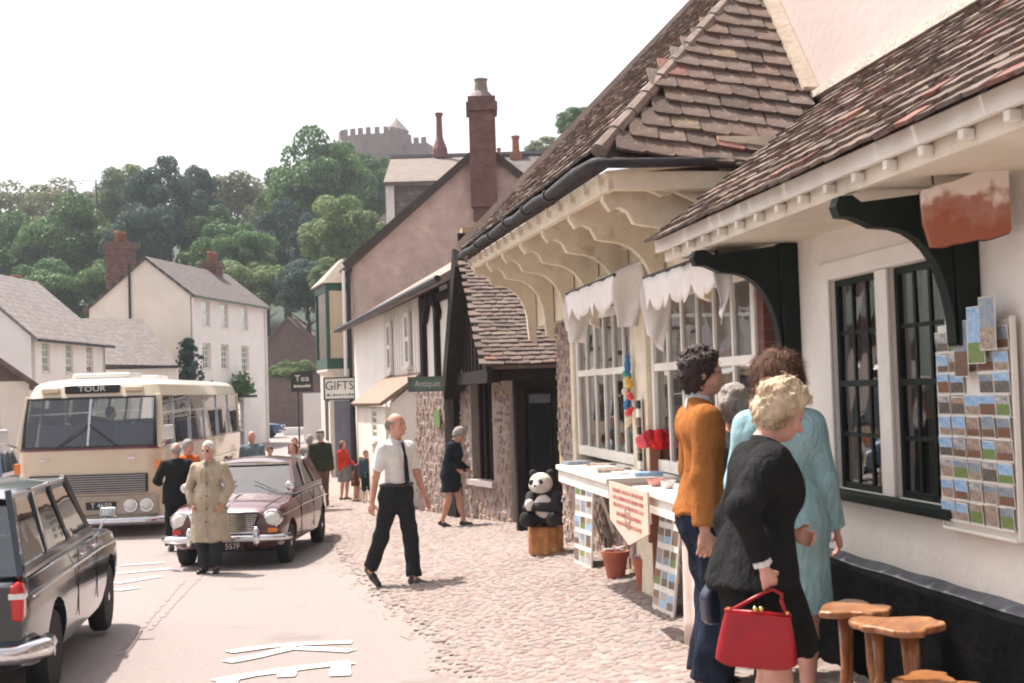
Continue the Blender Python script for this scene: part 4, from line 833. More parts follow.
# ================================================================== gift shop house with big rubble gable
YG = 36.; gx0 = P(353, 300, YG).x; GH = frame((gx0, YG, 0), (1, .03)); gh = thing('gift_shop_house', 'tall house with brown roughcast gable, brick chimney and green oriel window', 'house', GH)
gax = P(483, 160, YG).x-gx0; gz = P(483, 146, YG).z; gez = P(353, 260, YG).z; roughcast = M('brown_roughcast', (.57, .43, .375), .95, (.43, .315, .275), 2.2, .9, 26, c3=(.62, .48, .41), c3sc=1.1, c3t=.6)
b = MB(); b.prism([(0, -1), (0, gez), (gax, gz), (2*gax, gez), (2*gax, -1)], 'y', 0, .4); b.build('gable_wall', roughcast, gh)
for s_ in (0, 1):
    x0 = -.35 if not s_ else 2*gax+.35; zz = gez-.32
    roofslab([(x0, -.12, zz), (x0, 8, zz), (gax, 8, gz+.1), (gax, -.12, gz+.1)], .14, slate, gh)
b = MB(); b.bar((-.2, -.16, gez-.18), (gax, -.16, gz+.0), .05, .2); b.bar((2*gax+.2, -.16, gez-.18), (gax, -.16, gz), .05, .2); b.build('verge_board', M('dark_verge', (.06, .045, .04), .8), gh)
# chimney stack projecting on the gable
c0x, c1x = P(469.5, 150, YG).x-gx0, P(496, 150, YG).x-gx0; cz0, cz1 = P(482, 212, YG).z, P(482, 112, YG).z; cw = c1x-c0x
b = MB(); b.box(c0x, c1x, -.3, .55, cz0+.12, cz1); b.box(c0x+.06, c1x-.06, -.2, .3, cz0-.25, cz0+.12); b.box(c0x-.07, c1x+.07, -.37, .62, cz1, cz1+.25); b.box(c0x-.02, c1x+.02, -.32, .57, cz1+.25, cz1+.42)
ch = b.build('chimney', redbrick, gh, bevel=.015)
b = MB(); m_ = (c0x+c1x)/2; b.lathe([(cw*.5, cz1+.42), (cw*.36, cz1+.58), (.2, cz1+.62), (.17, cz1+.92), (.2, cz1+.94), (.2, cz1+.98), (.14, cz1+.98)], 12, mat=T(m_, .12)); b.build('chimney_pot', M('grey_pot', (.26, .21, .19), .8), ch, smooth=False)
# street front with oriel: frame along the front, away
GF = frame((gx0, YG, 0), (-.3, 1)); fl = 6.6
front = M('gift_front_render', (.66, .60, .53), .85, (.56, .5, .44), 2, .2, 20)
gfm = GH.inverted() @ GF
b = MB(); b.box(.42, fl, -.3, 0, -1, gez-.2); b.build('front_wall', front, gh, mat=gfm)
og = M('oriel_green', (.035, .10, .075), .5, (.03, .08, .06), 5)
oz0, oz1 = P(340, 369, YG+.8).z, P(340, 284, YG+.8).z; oa0, oa1, oo = .55, 2.6, .68
b = MB()
for x in (oa0, oa1-.1):
    b.box(x, x+.1, oo-.1, oo, oz0, oz1); b.box(x, x+.1, .0, .09, oz0, oz1)
    b.box(x, x+.1, .09, oo-.1, oz0, oz0+.3); b.box(x, x+.1, .09, oo-.1, oz1-.22, oz1)
b.box(oa0+.1, oa1-.1, oo-.1, oo, oz0, oz0+.3); b.box(oa0+.1, oa1-.1, oo-.1, oo, oz1-.22, oz1)
orl = b.build('oriel_window', og, gh, mat=gfm)
b = MB(); b.box(oa0+.03, oa0+.05, .09, oo-.1, oz0+.3, oz1-.22); b.build('side_curtain', M('net_curtain', (.72, .62, .45), .8, (.62, .5, .34), 9, stretch=(1, 8, .4)), orl)
b = MB(); b.box(oa0+.002, oa0+.02, .13, oo-.14, oz0+.36, oz1-.28); 
b = MB(); 
for q in ((.10, .14, oz0+.3, oz1-.22), (oo-.15, oo-.11, oz0+.3, oz1-.22), (.14, oo-.15, oz0+.3, oz0+.35), (.14, oo-.15, oz1-.27, oz1-.22), (.14, oo-.15, (oz0+oz1)/2-.02, (oz0+oz1)/2+.02)): b.box(oa0-.012, oa0+.028, *q)
b.build('side_sash', M('cream_sash', (.68, .58, .42), .6), orl)
b = MB(); b.box(oa0+.12, oa1-.12, oo-.06, oo-.04, oz0+.3, oz1-.22); b.build('pane', winglass, orl); b = MB(); b.box(oa0+.12, oa1-.12, oo-.2, oo-.18, oz0+.3, oz1-.22); b.build('front_curtain', MATS['net_curtain'], orl)
b = MB(); v = [(oa0-.12, oo+.12, oz1), (oa1+.12, oo+.12, oz1), (oa1+.12, 0, oz1), (oa0-.12, 0, oz1), (oa0+.5, .08, oz1+.75), (oa1-.5, .08, oz1+.75)]
b.add(v, [(0, 1, 5, 4), (1, 2, 5), (3, 0, 4), (0, 3, 2, 1), (2, 3, 4, 5)]); b.build('oriel_roof', M('oriel_stone_roof', (.42, .35, .29), .9, (.32, .26, .22), 5), orl)
b = MB(); b.prism([(0, oz0-.45), (.12, oz0-.42), (oo, oz0-.06), (oo, oz0), (0, oz0)], 'x', oa0, oa1); b.build('oriel_base', front, orl)
b = MB(); b.tube([(-.1, -.1, -.8), (-.1, -.1, gez-.3)], .055, 6); b.build('drain_pipe', iron, gh); b = MB(); b.tube([(-.24, -.1, oz0-.2), (-.24, -.1, gez-.3)], .05, 6); b.build('drain_pipe', lightwall, gh)
b = MB(); b.lathe([(.36, -.9), (.34, .2), (.33, P(332, 402, YG).z)], 18, mat=gfm @ T(.75, .30)); b.build('round_pillar', lightwall, gh, smooth=False)
b = MB(); b.box(-.62, -.12, .25, .3, -.85, 1.45); b.build('side_door', M('grey_blue_door', (.17, .18, .22), .6), gh); b = MB(); b.box(-.75, -.0, .31, .4, -.9, 1.7); b.build('door_recess', front, gh)
b = MB(); b.box(2.7, 3.6, .0, .05, -.8, 1.6); b.box(4.2, 5.4, .0, .05, 0.2, 1.5); b.build('shop_opening', darkin, gh, mat=gfm)
# ------------------------------------------------------------------ slate-roofed house with dormer behind the gable
YS = 46.; sx0 = P(386, 200, YS).x; SH = frame((sx0, YS, 0), (1, 0)); sh_ = thing('slate_house', 'slate roofed house with a slate-hung dormer behind the roughcast gable', 'house', SH)
zr_ = P(430, 157, YS+3).z; zc = P(430, 182, YS).z; xr = P(600, 160, YS).x-sx0; bluesl = slatemat('blue_slate', (.24, .21, .20), (.19, .165, .16), (.13, .11, .11), .3, .2, (math.radians(90), 0, 0))
roofslab([(-.05, -.3, zc), (2.95, -.3, zc), (2.95, 3, zr_), (-.05, 3, zr_)], .12, M('dormer_slate_top', (.19, .155, .135), .85, (.14, .115, .10), 3, .4, 12), sh_)
roofslab([(2.95, -2.0, zc-1.6), (xr, -2.0, zc-1.6), (xr, 3, zr_-.02), (2.95, 3, zr_-.02)], .12, slate, sh_)
b = MB(); b.box(.32, 2.9, .0, 3, zc-3.5, zc-.1); b.build('dormer_cheek', bluesl, sh_); b = MB(); b.box(.0, .3, -.06, 3, zc-3.6, zc-.1); b.build('dormer_front', white, sh_)
b = MB(); b.box(-.1, xr, 2.9, 3.12, zr_-.02, zr_+.1); b.build('ridge', M('lead_ridge', (.2, .2, .22), .5), sh_)
b = MB(); b.box(-1.0, xr, .4, 6, -1, zc-3.0); b.build('wall', front, sh_); roofslab([(-1.3, -.5, zc-3.6), (.3, -.5, zc-2.6), (.3, 6, zc-2.6), (-1.3, 6, zc-3.6)], .15, slate, sh_)
def pot(px, py0, py1, wpx, lump):
    x = P(px, py0, YS+3).x-sx0; s_ = (YS+3)/FPX; z0, z1 = P(px, py0, YS+3).z, P(px, py1, YS+3).z; w2 = wpx*s_/2; b = MB()
    if lump: b.lathe([(w2*2.3, z0-.1), (w2*2.2, z0+.25), (w2*1.4, z0+.55), (w2, z0+.7), (w2*.85, z1-.15), (w2*1.2, z1-.1), (w2*1.2, z1)], 10, mat=T(x, 3)); b.build('chimney', M('mauve_pot', (.24, .13, .12), .85), sh_)
    else: b.box(x-w2*1.6, x+w2*1.6, 2.6, 3.4, z0-.3, z0+.1); b.lathe([(w2, z0+.1), (w2*.85, z1-.1), (w2*1.1, z1-.1), (w2*1.1, z1)], 10, mat=T(x, 3)); b.build('chimney', terracotta, sh_)
pot(440, 156, 113, 7, True); pot(516, 157, 136, 8, False); pot(499, 157, 148, 4, False)
# ================================================================== signs
signwhite = M('sign_white', (.78, .75, .70), .6, (.7, .66, .6), 4); signblack = M('sign_black', (.015, .015, .016), .5); goldtx = M('sign_lettering_pale', (.7, .66, .55), .6)
def board(name, label, px0, px1, py0, py1, y, face, edge, th=.05):
    p0, p1 = P(px0, py1, y), P(px1, py0, y); w_, h_ = (p1-p0).x, (p1-p0).z; rt = thing(name, label, 'sign', T((p0.x+p1.x)/2, y, (p0.z+p1.z)/2))
    b = MB(); b.box(-w_/2, w_/2, 0, th, -h_/2, h_/2); b.build('panel', face, rt); b = MB(); e = .035
    for q in ((-w_/2-e, w_/2+e, h_/2, h_/2+e), (-w_/2-e, w_/2+e, -h_/2-e, -h_/2), (-w_/2-e, -w_/2, -h_/2, h_/2), (w_/2, w_/2+e, -h_/2, h_/2)): b.box(q[0], q[1], -.02, th+.02, q[2], q[3])
    b.build('sign_frame', edge, rt); return rt, w_, h_
FR = lambda x, z: face_m((x, -.006, z), (1, 0, 0), (0, 0, 1))
rt, w_, h_ = board('hanging_sign', 'white framed sign reading GIFTS beside the green oriel', 325, 354, 378, 399, 35.2, signwhite, signblack)
text('GIFTS', h_*.62, 'lettering', signblack, rt, FR(0, h_*.13), sx=.92)
b = MB(); r_ = random.Random(2)
for k in range(9): x = lerp(-w_*.42, w_*.4, k/8); b.box(x, x+w_*.06*r_.uniform(.6, 1.2), -.008, -.003, -h_*.36, -h_*.36+h_*.09*r_.uniform(.6, 1.2))
b.build('small_lettering', signblack, rt); b = MB(); b.bar((w_/2+.03, .02, h_*.3), (w_/2+.3, .5, h_*.3), .03, .03); b.build('sign_arm', iron, rt)
rt, w_, h_ = board('hanging_sign', 'green board lettered Antiques on the stone cottage corner', 410, 445, 378, 390, 21.6, M('verdigris_board', (.16, .22, .17), .7, (.11, .16, .125), 8), M('verdigris_edge', (.12, .17, .14), .7))
text('Antiques', h_*.82, 'lettering', goldtx, rt, FR(0, h_*.02), sx=.8); b = MB(); b.bar((w_/2, .03, .0), (w_/2+.3, .3, .0), .03, .03); b.build('sign_arm', iron, rt)
rt, w_, h_ = board('hanging_sign', 'black hanging sign lettered Tea in white at the far end', 292, 312, 373, 391, 52, signblack, signblack)
text('Tea', h_*.5, 'lettering', goldtx, rt, FR(0, h_*.2), sx=1.1); b = MB()
for k in range(6): x = lerp(-w_*.4, w_*.3, k/5); b.box(x, x+w_*.11, -.008, -.003, -h_*.3, -h_*.3+h_*.15*r_.uniform(.7, 1.2))
b.build('small_lettering', goldtx, rt); b = MB(); b.bar((-.3, .03, h_/2+.06), (w_/2+1.4, .03, h_/2+.06), .05, .05); b.bar((-w_*.2, .03, -h_/2), (-w_*.2, .03, -h_/2-2.5), .06, .06); b.build('sign_post', iron, rt)
bb = P(318, 434, 44); ab_ = thing('pavement_sign', 'small black arched pavement sign by the gift shop', 'sign', T(bb.x, 44, ground(bb.x, 44)))
b = MB(); h_ = (434-413)/FPX*44+.0; b.prism([(-.14, .0), (.14, .0), (.14, h_*.8), (.07, h_*.97), (-.07, h_*.97), (-.14, h_*.8)], 'y', -.05, .02); b.build('panel', signblack, ab_); b = MB(); b.bar((-.1, .02, h_*.8), (-.1, .3, 0), .03, .03); b.bar((.1, .02, h_*.8), (.1, .3, 0), .03, .03); b.build('prop', darkwood, ab_)
b = MB(); 
for k in range(4): b.box(-.09, .09*r_.uniform(.3, 1), -.056, -.051, h_*(.25+.15*k), h_*(.30+.15*k))
b.build('chalk_lettering', goldtx, ab_)
# ================================================================== street goods
def paper(i): return M('card_print_%d' % i, [(.14, .33, .62), (.10, .20, .06), (.20, .13, .08), (.04, .05, .05), (.50, .40, .32), (.30, .05, .04), (.10, .22, .40), (.62, .62, .60)][i], .35, [(.45, .6, .72), (.22, .27, .08), (.12, .07, .05), (.2, .16, .13), (.2, .14, .11), (.10, .14, .07), (.4, .36, .28), (.12, .12, .14)][i], 38, coat=.2)
cards = [paper(i) for i in range(8)]; cardedge = M('card_white', (.8, .78, .74), .6)
def card(parent, m, w_, h_, r):
    b = MB(); q = r.uniform(.35, .65); b.box(-w_/2, w_/2, -.0015, 0, 0, h_, 0); b.box(-w_/2+.004, w_/2-.004, 0, .0012, .004, h_*q, 1); b.box(-w_/2+.004, w_/2-.004, 0, .0012, h_*q, h_-.004, 2); b.build('postcard', [cardedge, r.choice(cards[1:6]), r.choice([cards[0], cards[6], cards[7], cards[4], cards[0]])], parent, mat=m)
# postcard rack on the near wall
a0, zb = on(947, 524, .05); a1, zt = on(1017, 330, .05); zb = on(980, 532, .05)[1]; zt = on(975, 322, .05)[1]
a1_, a0_ = on(940, 420, .05)[0], on(1014, 430, .05)[0]; wR = a1_-a0_; hR = zt-zb
rk = thing('postcard_rack', 'white wall rack filled with rows of postcards beside the black window', 'rack', SHOP @ T((a0_+a1_)/2, .03, zb))
b = MB(); b.box(-wR/2, wR/2, 0, .015, 0, hR); b.box(-wR/2-.012, -wR/2, -.003, .022, -.01, hR+.01); b.box(wR/2, wR/2+.012, -.003, .022, -.01, hR*.86); b.box(-wR/2, wR/2, -.003, .03, -.015, 0); b.build('backboard', white, rk, bevel=.003)
r = random.Random(8); rows = 9; cols = 5
for j in range(rows):
    z = .03+j*(hR-.06)/rows
    b = MB(); b.box(-wR/2+.01, wR/2-.01, .016, .034, z-.003, z+.003); b.build('shelf_rail', white, rk)
    for i in range(cols):
        if j == 6 and i in (2,): continue
        w_ = wR/cols*r.uniform(.82, 1.0); h_ = (hR-.06)/rows*r.uniform(.86, 1.02)
        card(rk, T(-wR/2+wR*(i+.5)/cols, .026, z+.004, r.uniform(-.06, .06), -.08), w_, h_, r)
for i, (x, z, w_, h_) in enumerate(((-wR*.18, hR*.80, .13, .24), (wR*.02, hR*.74, .11, .24), (-wR*.36, hR*.86, .12, .22))): card(rk, T(x, .06+.004*i, z, .05), w_, h_, r)
# wooden slab sign hanging from the bracket
y_ = 5.2; p0 = P(921, 215, y_+.05); p1 = P(1009, 195, y_-.02); sg = thing('slab_sign', 'worn wooden slab hanging from the black wall bracket', 'sign', face_m((p0+p1)/2, (p1-p0).xy.to_3d(), (0, 0, 1)))
w_ = (p1-p0).xy.length; pts = []; ht = .30; rr = random.Random(4)
for i in range(11): pts.append((lerp(-w_/2, w_/2, i/10), lerp(.07, .155, i/10)+rr.uniform(-.006, .006)))
for i in range(11): pts.append((lerp(w_/2, -w_/2+.03, i/10), lerp(-.115, -.165, i/10)+rr.uniform(-.006, .006)-.012*math.sin(i/10*math.pi)))
pts.append((-w_/2+.005, -.06))
slabm = bpy.data.materials.new('painted_slab_wood'); slabm.use_nodes = True; t = slabm.node_tree; bs = t.nodes['Principled BSDF']; tcn = t.nodes.new('ShaderNodeTexCoord'); sx_ = t.nodes.new('ShaderNodeSeparateXYZ'); t.links.new(tcn.outputs['Object'], sx_.inputs[0])
nz = t.nodes.new('ShaderNodeTexNoise'); nz.inputs['Scale'].default_value = 14; nz.inputs['Detail'].default_value = 6; t.links.new(tcn.outputs['Object'], nz.inputs['Vector'])
ma = t.nodes.new('ShaderNodeMath'); ma.operation = 'MULTIPLY_ADD'; ma.inputs[1].default_value = 3.0; t.links.new(sx_.outputs[1], ma.inputs[0]); t.links.new(nz.outputs[0], ma.inputs[2])
cr = t.nodes.new('ShaderNodeValToRGB'); e = cr.color_ramp.elements; e[0].position = .28; e[0].color = (.30, .085, .04, 1); e[1].position = .72; e[1].color = (.72, .62, .56, 1); k = e.new(.55); k.color = (.38, .18, .13, 1)
t.links.new(ma.outputs[0], cr.inputs[0]); t.links.new(cr.outputs[0], bs.inputs['Base Color']); bs.inputs['Roughness'].default_value = .6
b = MB(); b.prism(pts, 'z', -.03, .03); b.build('slab', [slabm], sg, bevel=.006)
b = MB(); b.tube([(-w_*.35, .09, 0), (-w_*.36, .19, 0)], .005, 5); b.tube([(w_*.4, .14, 0), (w_*.42, .24, 0)], .005, 5); b.build('hanger_hooks', iron, sg)
b = MB(); b.prism([(x*1.01, y*1.02) for x, y in pts], 'z', -.045, -.031); b.build('bark_back', darkwood, sg)
# rustic stools and little tables along the wall
def rustic(px, py, o, rx, ry, seed, label, zt=None, split=False):
    ac = on(px, py, o)[0]; z = on(px, py, o)[1] if zt is None else zt; p = SHOP @ Vector((ac, o, 0)); gz_ = ground(p.x, p.y); h = z-gz_
    rt = thing('rustic_stool', label, 'stool', T(p.x, p.y, gz_, seed*1.3), 'rustic wooden stools by the wall'); r = random.Random(seed); n = 22; ring = []
    for i in range(n):
        a = 2*math.pi*i/n; s_ = 1+.16*math.sin(3*a+seed)+.10*math.sin(5*a+seed*2)+.05*math.sin(9*a)+r.uniform(-.03, .03); ring.append((math.cos(a)*rx*s_, math.sin(a)*ry*s_))
    b = MB(); b.prism(ring, 'z', h-.032, h); b.build('seat', wood, rt, bevel=.012, seg=3)
    for k in range(3):
        a = k*2.1+.4; x, y = math.cos(a)*rx*.45, math.sin(a)*ry*.45
        b = MB(); b.tube([(x, y, h-.04), (x*1.0+r.uniform(-.03, .03), y*1.0, h*.55), (x*1.7, y*1.7, -.01)], [.026, .019, .023], 8); b.build('leg', wood, rt, smooth=True)
rustic(853, 606, .50, .17, .15, 1, 'rustic varnished stool half hidden behind the black skirt')
rustic(898, 622, .46, .19, .16, 2, 'largest rustic varnished stool, nearest the card rack wall')
rustic(924, 651, .55, .13, .10, 3, 'small low rustic stool beside the rightmost one', .46)
rustic(946, 660, .50, .15, .12, 4, 'rightmost low rustic stool at the bottom edge', .44)
# panda on its log
pg = G(546, 554); px_ = pg; pd_log = thing('log_block', 'golden brown log block under the toy panda', 'log', T(pg.x, pg.y, pg.z, math.radians(-10)))
lw = 36/FPX*pg.y; lh = 28/FPX*pg.y; b = MB(); ring = [(math.cos(2*math.pi*i/14)*lw/2*(1+.08*math.sin(i*2.3)), math.sin(2*math.pi*i/14)*lw*.42*(1+.06*math.cos(i*1.7))) for i in range(14)]
b.prism(ring, 'z', 0, lh); b.build('log', M('orange_log', (.52, .24, .07), .55, (.26, .085, .025), 4.5, .5, 14, c3=(.62, .42, .2), c3sc=5, c3t=.6, coat=.15), pd_log, bevel=.02)
# ================================================================== smooth solids from distance fields (figures)
def nets(F, org, h):
    Sg = F < 0; c = np.zeros(tuple(n-1 for n in F.shape), np.int8)
    cs = [(i, j, k) for i in (0, 1) for j in (0, 1) for k in (0, 1)]; sl_ = lambda d: tuple(slice(x, (None if x else -1)) for x in d)
    for d in cs: c += Sg[sl_(d)]
    mixed = (c > 0) & (c < 8); ids = np.full(mixed.shape, -1, np.int64); I = np.argwhere(mixed); ids[mixed] = np.arange(len(I))
    acc = np.zeros((len(I), 3)); cnt = np.zeros(len(I)); val = {d: F[sl_(d)][mixed] for d in cs}
    for d in cs:
        for ax in range(3):
            if d[ax]: continue
            e = list(d); e[ax] = 1; e = tuple(e); f0, f1 = val[d], val[e]; m = (f0 < 0) != (f1 < 0); t = f0[m]/(f0[m]-f1[m]); p = np.tile(np.array(d, float), (m.sum(), 1)); p[:, ax] += t; acc[m] += p; cnt[m] += 1
    V = (I+acc/cnt[:, None])*h+org; faces = []
    for ax in range(3):
        a, b = (ax+1) % 3, (ax+2) % 3; s0 = [slice(1, -1)]*3; s0[ax] = slice(0, -1); s1 = [slice(1, -1)]*3; s1[ax] = slice(1, None)
        A, B = Sg[tuple(s0)], Sg[tuple(s1)]; ch = np.argwhere(A != B)
        if not len(ch): continue
        flip = A[tuple(ch.T)]; base = ch.copy(); base[:, a] += 1; base[:, b] += 1
        def cell(da, db): q = base.copy(); q[:, a] -= da; q[:, b] -= db; return ids[tuple(q.T)]
        q = np.stack([cell(1, 1), cell(0, 1), cell(0, 0), cell(1, 0)], 1); q[~flip] = q[~flip][:, ::-1]; faces.append(q)
    return V, np.concatenate(faces)
class SDF:
    def __init__(s): s.p = []
    def cap(s, a, b, ra, rb, fl=None, k=.02, cut=None): s.p.append(('c', np.array(a, float), np.array(b, float), ra, rb, fl, k, cut)); return s
    def ell(s, c, r, R=None, k=.02, cut=None): s.p.append(('e', np.array(c, float), np.array(r, float), R, None, None, k, cut)); return s
    def mesh(s, h, name, mats, noise=0, nf=(40, 40, 25), seed=0, sub=None):
        lo = np.full(3, 9e9); hi = -lo; bb = []
        for p in s.p:
            if p[0] == 'c': r = max(p[3], p[4]); l = np.minimum(p[1], p[2])-r; u = np.maximum(p[1], p[2])+r
            else: r = max(p[2]); l = p[1]-r; u = p[1]+r
            bb.append((l, u)); lo = np.minimum(lo, l); hi = np.maximum(hi, u)
        lo = lo-3*h-noise; n = np.ceil((hi+3*h+noise-lo)/h).astype(int)+1; F = np.full(tuple(n), .12); ax = [lo[i]+h*np.arange(n[i]) for i in range(3)]
        for p, (l, u) in zip(s.p, bb):
            m = .035+noise+p[6]; i0 = np.maximum(0, ((l-m-lo)/h).astype(int)); i1 = np.minimum(n, ((u+m-lo)/h).astype(int)+2); s_ = tuple(slice(i0[i], i1[i]) for i in range(3))
            X, Y, Z = np.meshgrid(*[ax[i][s_[i]] for i in range(3)], indexing='ij'); Q = np.stack([X, Y, Z], -1)
            if p[0] == 'c':
                a, b = p[1], p[2]; q = Q-a; ab = b-a; f = 1.
                if p[5] is not None:
                    w_, f = np.array(p[5][0], float), p[5][1]; q = q+(q@w_)[..., None]*w_*(1/f-1)
                t = np.clip((q@ab)/max(1e-9, ab@ab), 0, 1); dd = np.linalg.norm(q-t[..., None]*ab, axis=-1)-(p[3]+(p[4]-p[3])*t)
                if f < 1: dd = dd*(f*.35+.65)
            else:
                q = Q-p[1]
                if p[3] is not None: q = q@np.array(p[3])
                dd = (np.linalg.norm(q/p[2], axis=-1)-1)*min(p[2])
            if p[7] is not None:
                for pt, nn in p[7]: dd = np.maximum(dd, (Q-np.array(pt))@(np.array(nn, float)/np.linalg.norm(nn)))
            G_ = F[s_]; k = p[6]; hh = np.clip(.5+.5*(G_-dd)/k, 0, 1); F[s_] = G_*(1-hh)+dd*hh-k*hh*(1-hh)
        if noise:
            r = np.random.RandomState(seed); X, Y, Z = np.meshgrid(*ax, indexing='ij'); N_ = 0
            for _ in range(5):
                w_ = r.normal(size=3)*np.array(nf); N_ = N_+np.sin(X*w_[0]+Y*w_[1]+Z*w_[2]+r.rand()*6.28)
            if nf[0] >= 60:
                a_ = nf[0]*2.0; N_ = N_*.5+2.4*np.sin(X*a_+3*np.sin(Z*31))*np.sin(Y*a_*.93+2.2*np.sin(X*37))*np.sin(Z*a_*1.07+2.6*np.sin(Y*29))
            F = F-noise*N_/2.2
        if sub is not None: F = np.maximum(F, sub(*np.meshgrid(*ax, indexing='ij')))
        V, f = nets(F, lo, h); me = bpy.data.meshes.new(name); me.vertices.add(len(V)); me.vertices.foreach_set('co', V.ravel()); me.loops.add(f.size); me.loops.foreach_set('vertex_index', f.ravel())
        me.polygons.add(len(f)); me.polygons.foreach_set('loop_start', np.arange(0, f.size, 4)); me.polygons.foreach_set('loop_total', np.full(len(f), 4)); me.polygons.foreach_set('use_smooth', np.ones(len(f), bool))
        for m in (mats if isinstance(mats, list) else [mats]): me.materials.append(m)
        me.update(); return me
skin = M('skin', (.58, .31, .225), .5, (.50, .245, .175), 12, .05, 60); skin.node_tree.nodes['Principled BSDF'].inputs['Subsurface Weight'].default_value = .08; skin.node_tree.nodes['Principled BSDF'].inputs['Subsurface Radius'].default_value = (.02, .008, .004)
skin2 = M('skin_pale', (.62, .34, .26), .5, (.55, .28, .21), 12, .05, 60)
def cloth(n, c, c2=None, r=.9, bs=180, bump=.25):
    if 'cloth_'+n in MATS: return MATS['cloth_'+n]
    m = M('cloth_'+n, c, r, c2 or tuple(x*.72 for x in c), 9, bump, bs, spec=.08); t = m.node_tree; b = t.nodes['Principled BSDF']; old = b.inputs['Normal'].links[0].from_socket
    tc = t.nodes.new('ShaderNodeTexCoord'); mp = t.nodes.new('ShaderNodeMapping'); mp.inputs['Scale'].default_value = (1, 1, .45); mp.inputs['Rotation'].default_value = (.35, .25, 0)
    n1 = t.nodes.new('ShaderNodeTexNoise'); n1.inputs['Scale'].default_value = 13; n1.inputs['Detail'].default_value = 3; n1.inputs['Distortion'].default_value = 1.2
    bp = t.nodes.new('ShaderNodeBump'); bp.inputs['Strength'].default_value = .85; bp.inputs['Distance'].default_value = .035
    t.links.new(tc.outputs['Object'], mp.inputs[0]); t.links.new(mp.outputs[0], n1.inputs['Vector']); t.links.new(n1.outputs[0], bp.inputs['Height']); t.links.new(old, bp.inputs['Normal']); t.links.new(bp.outputs[0], b.inputs['Normal'])
    return m
def strands(o, n, length, curl, down, seed, mat, width=.0016):
    """fine hair ribbons rooted on the hair surface"""
    me = o.data; r = np.random.RandomState(seed); V = np.empty(len(me.vertices)*3); me.vertices.foreach_get('co', V); V = V.reshape(-1, 3); N = np.empty(len(me.vertices)*3); me.vertices.foreach_get('normal', N); N = N.reshape(-1, 3)
    k = r.choice(len(V), n); p = V[k]-N[k]*.003; nr = N[k]; dn = np.array([0, 0, -1.])*down+r.normal(scale=.55, size=(n, 3)); t = dn-nr*np.sum(dn*nr, 1)[:, None]; t /= np.linalg.norm(t, axis=1)[:, None]+1e-6; t = t+nr*.35; t /= np.linalg.norm(t, axis=1)[:, None]
    side = np.cross(t, nr); side /= np.linalg.norm(side, axis=1)[:, None]+1e-6; L = length*r.uniform(.5, 1.2, n)[:, None]; sg = r.choice([-1, 1], n)[:, None]; seg = 5; rows = []; ang = r.uniform(.6, 1.4, n)[:, None]*curl*sg; pos = p.copy(); d = t
    for i in range(seg+1):
        wv_ = width*(1-.75*i/seg); rows.append((pos-side*wv_, pos+side*wv_)); a = ang/seg; d2 = d*np.cos(a)+(-nr if curl > 1 else side)*np.abs(np.sin(a))*(1 if curl > 1 else sg); d = d2/np.linalg.norm(d2, axis=1)[:, None]; d = d-nr*.06; pos = pos+d*L/seg
    Q = np.stack([x for rw in rows for x in rw], 1).reshape(-1, 3); m_ = 2*(seg+1); base = (np.arange(n)*m_)[:, None]; F = np.concatenate([base+np.array([2*i, 2*i+1, 2*i+3, 2*i+2]) for i in range(seg)])
    h = bpy.data.meshes.new('hair_strands'); h.vertices.add(len(Q)); h.vertices.foreach_set('co', Q.ravel()); h.loops.add(F.size); h.loops.foreach_set('vertex_index', F.ravel()); h.polygons.add(len(F)); h.polygons.foreach_set('loop_start', np.arange(0, F.size, 4)); h.polygons.foreach_set('loop_total', np.full(len(F), 4)); h.polygons.foreach_set('use_smooth', np.ones(len(F), bool)); h.materials.append(mat); h.update()
    q = link('hair_strands', h, o); q['kind'] = 'stuff'; return q
shoe_b = M('shoe_black', (.02, .016, .015), .35, coat=.2)
def hairm(n, c, c2): return M('hair_'+n, c, .6, c2, 30, .9, 90, stretch=(1, 1, .35))
def ik(a, b, l1, l2, pole):
    a, b, pole = Vector(a), Vector(b), Vector(pole); d = b-a; L_ = min(d.length, (l1+l2)*.998); d.normalize(); b = a+d*L_
    x = (l1*l1-l2*l2+L_*L_)/(2*L_); h = math.sqrt(max(0, l1*l1-x*x)); p = (pole-d*pole.dot(d)).normalized(); return a+d*x+p*h, b
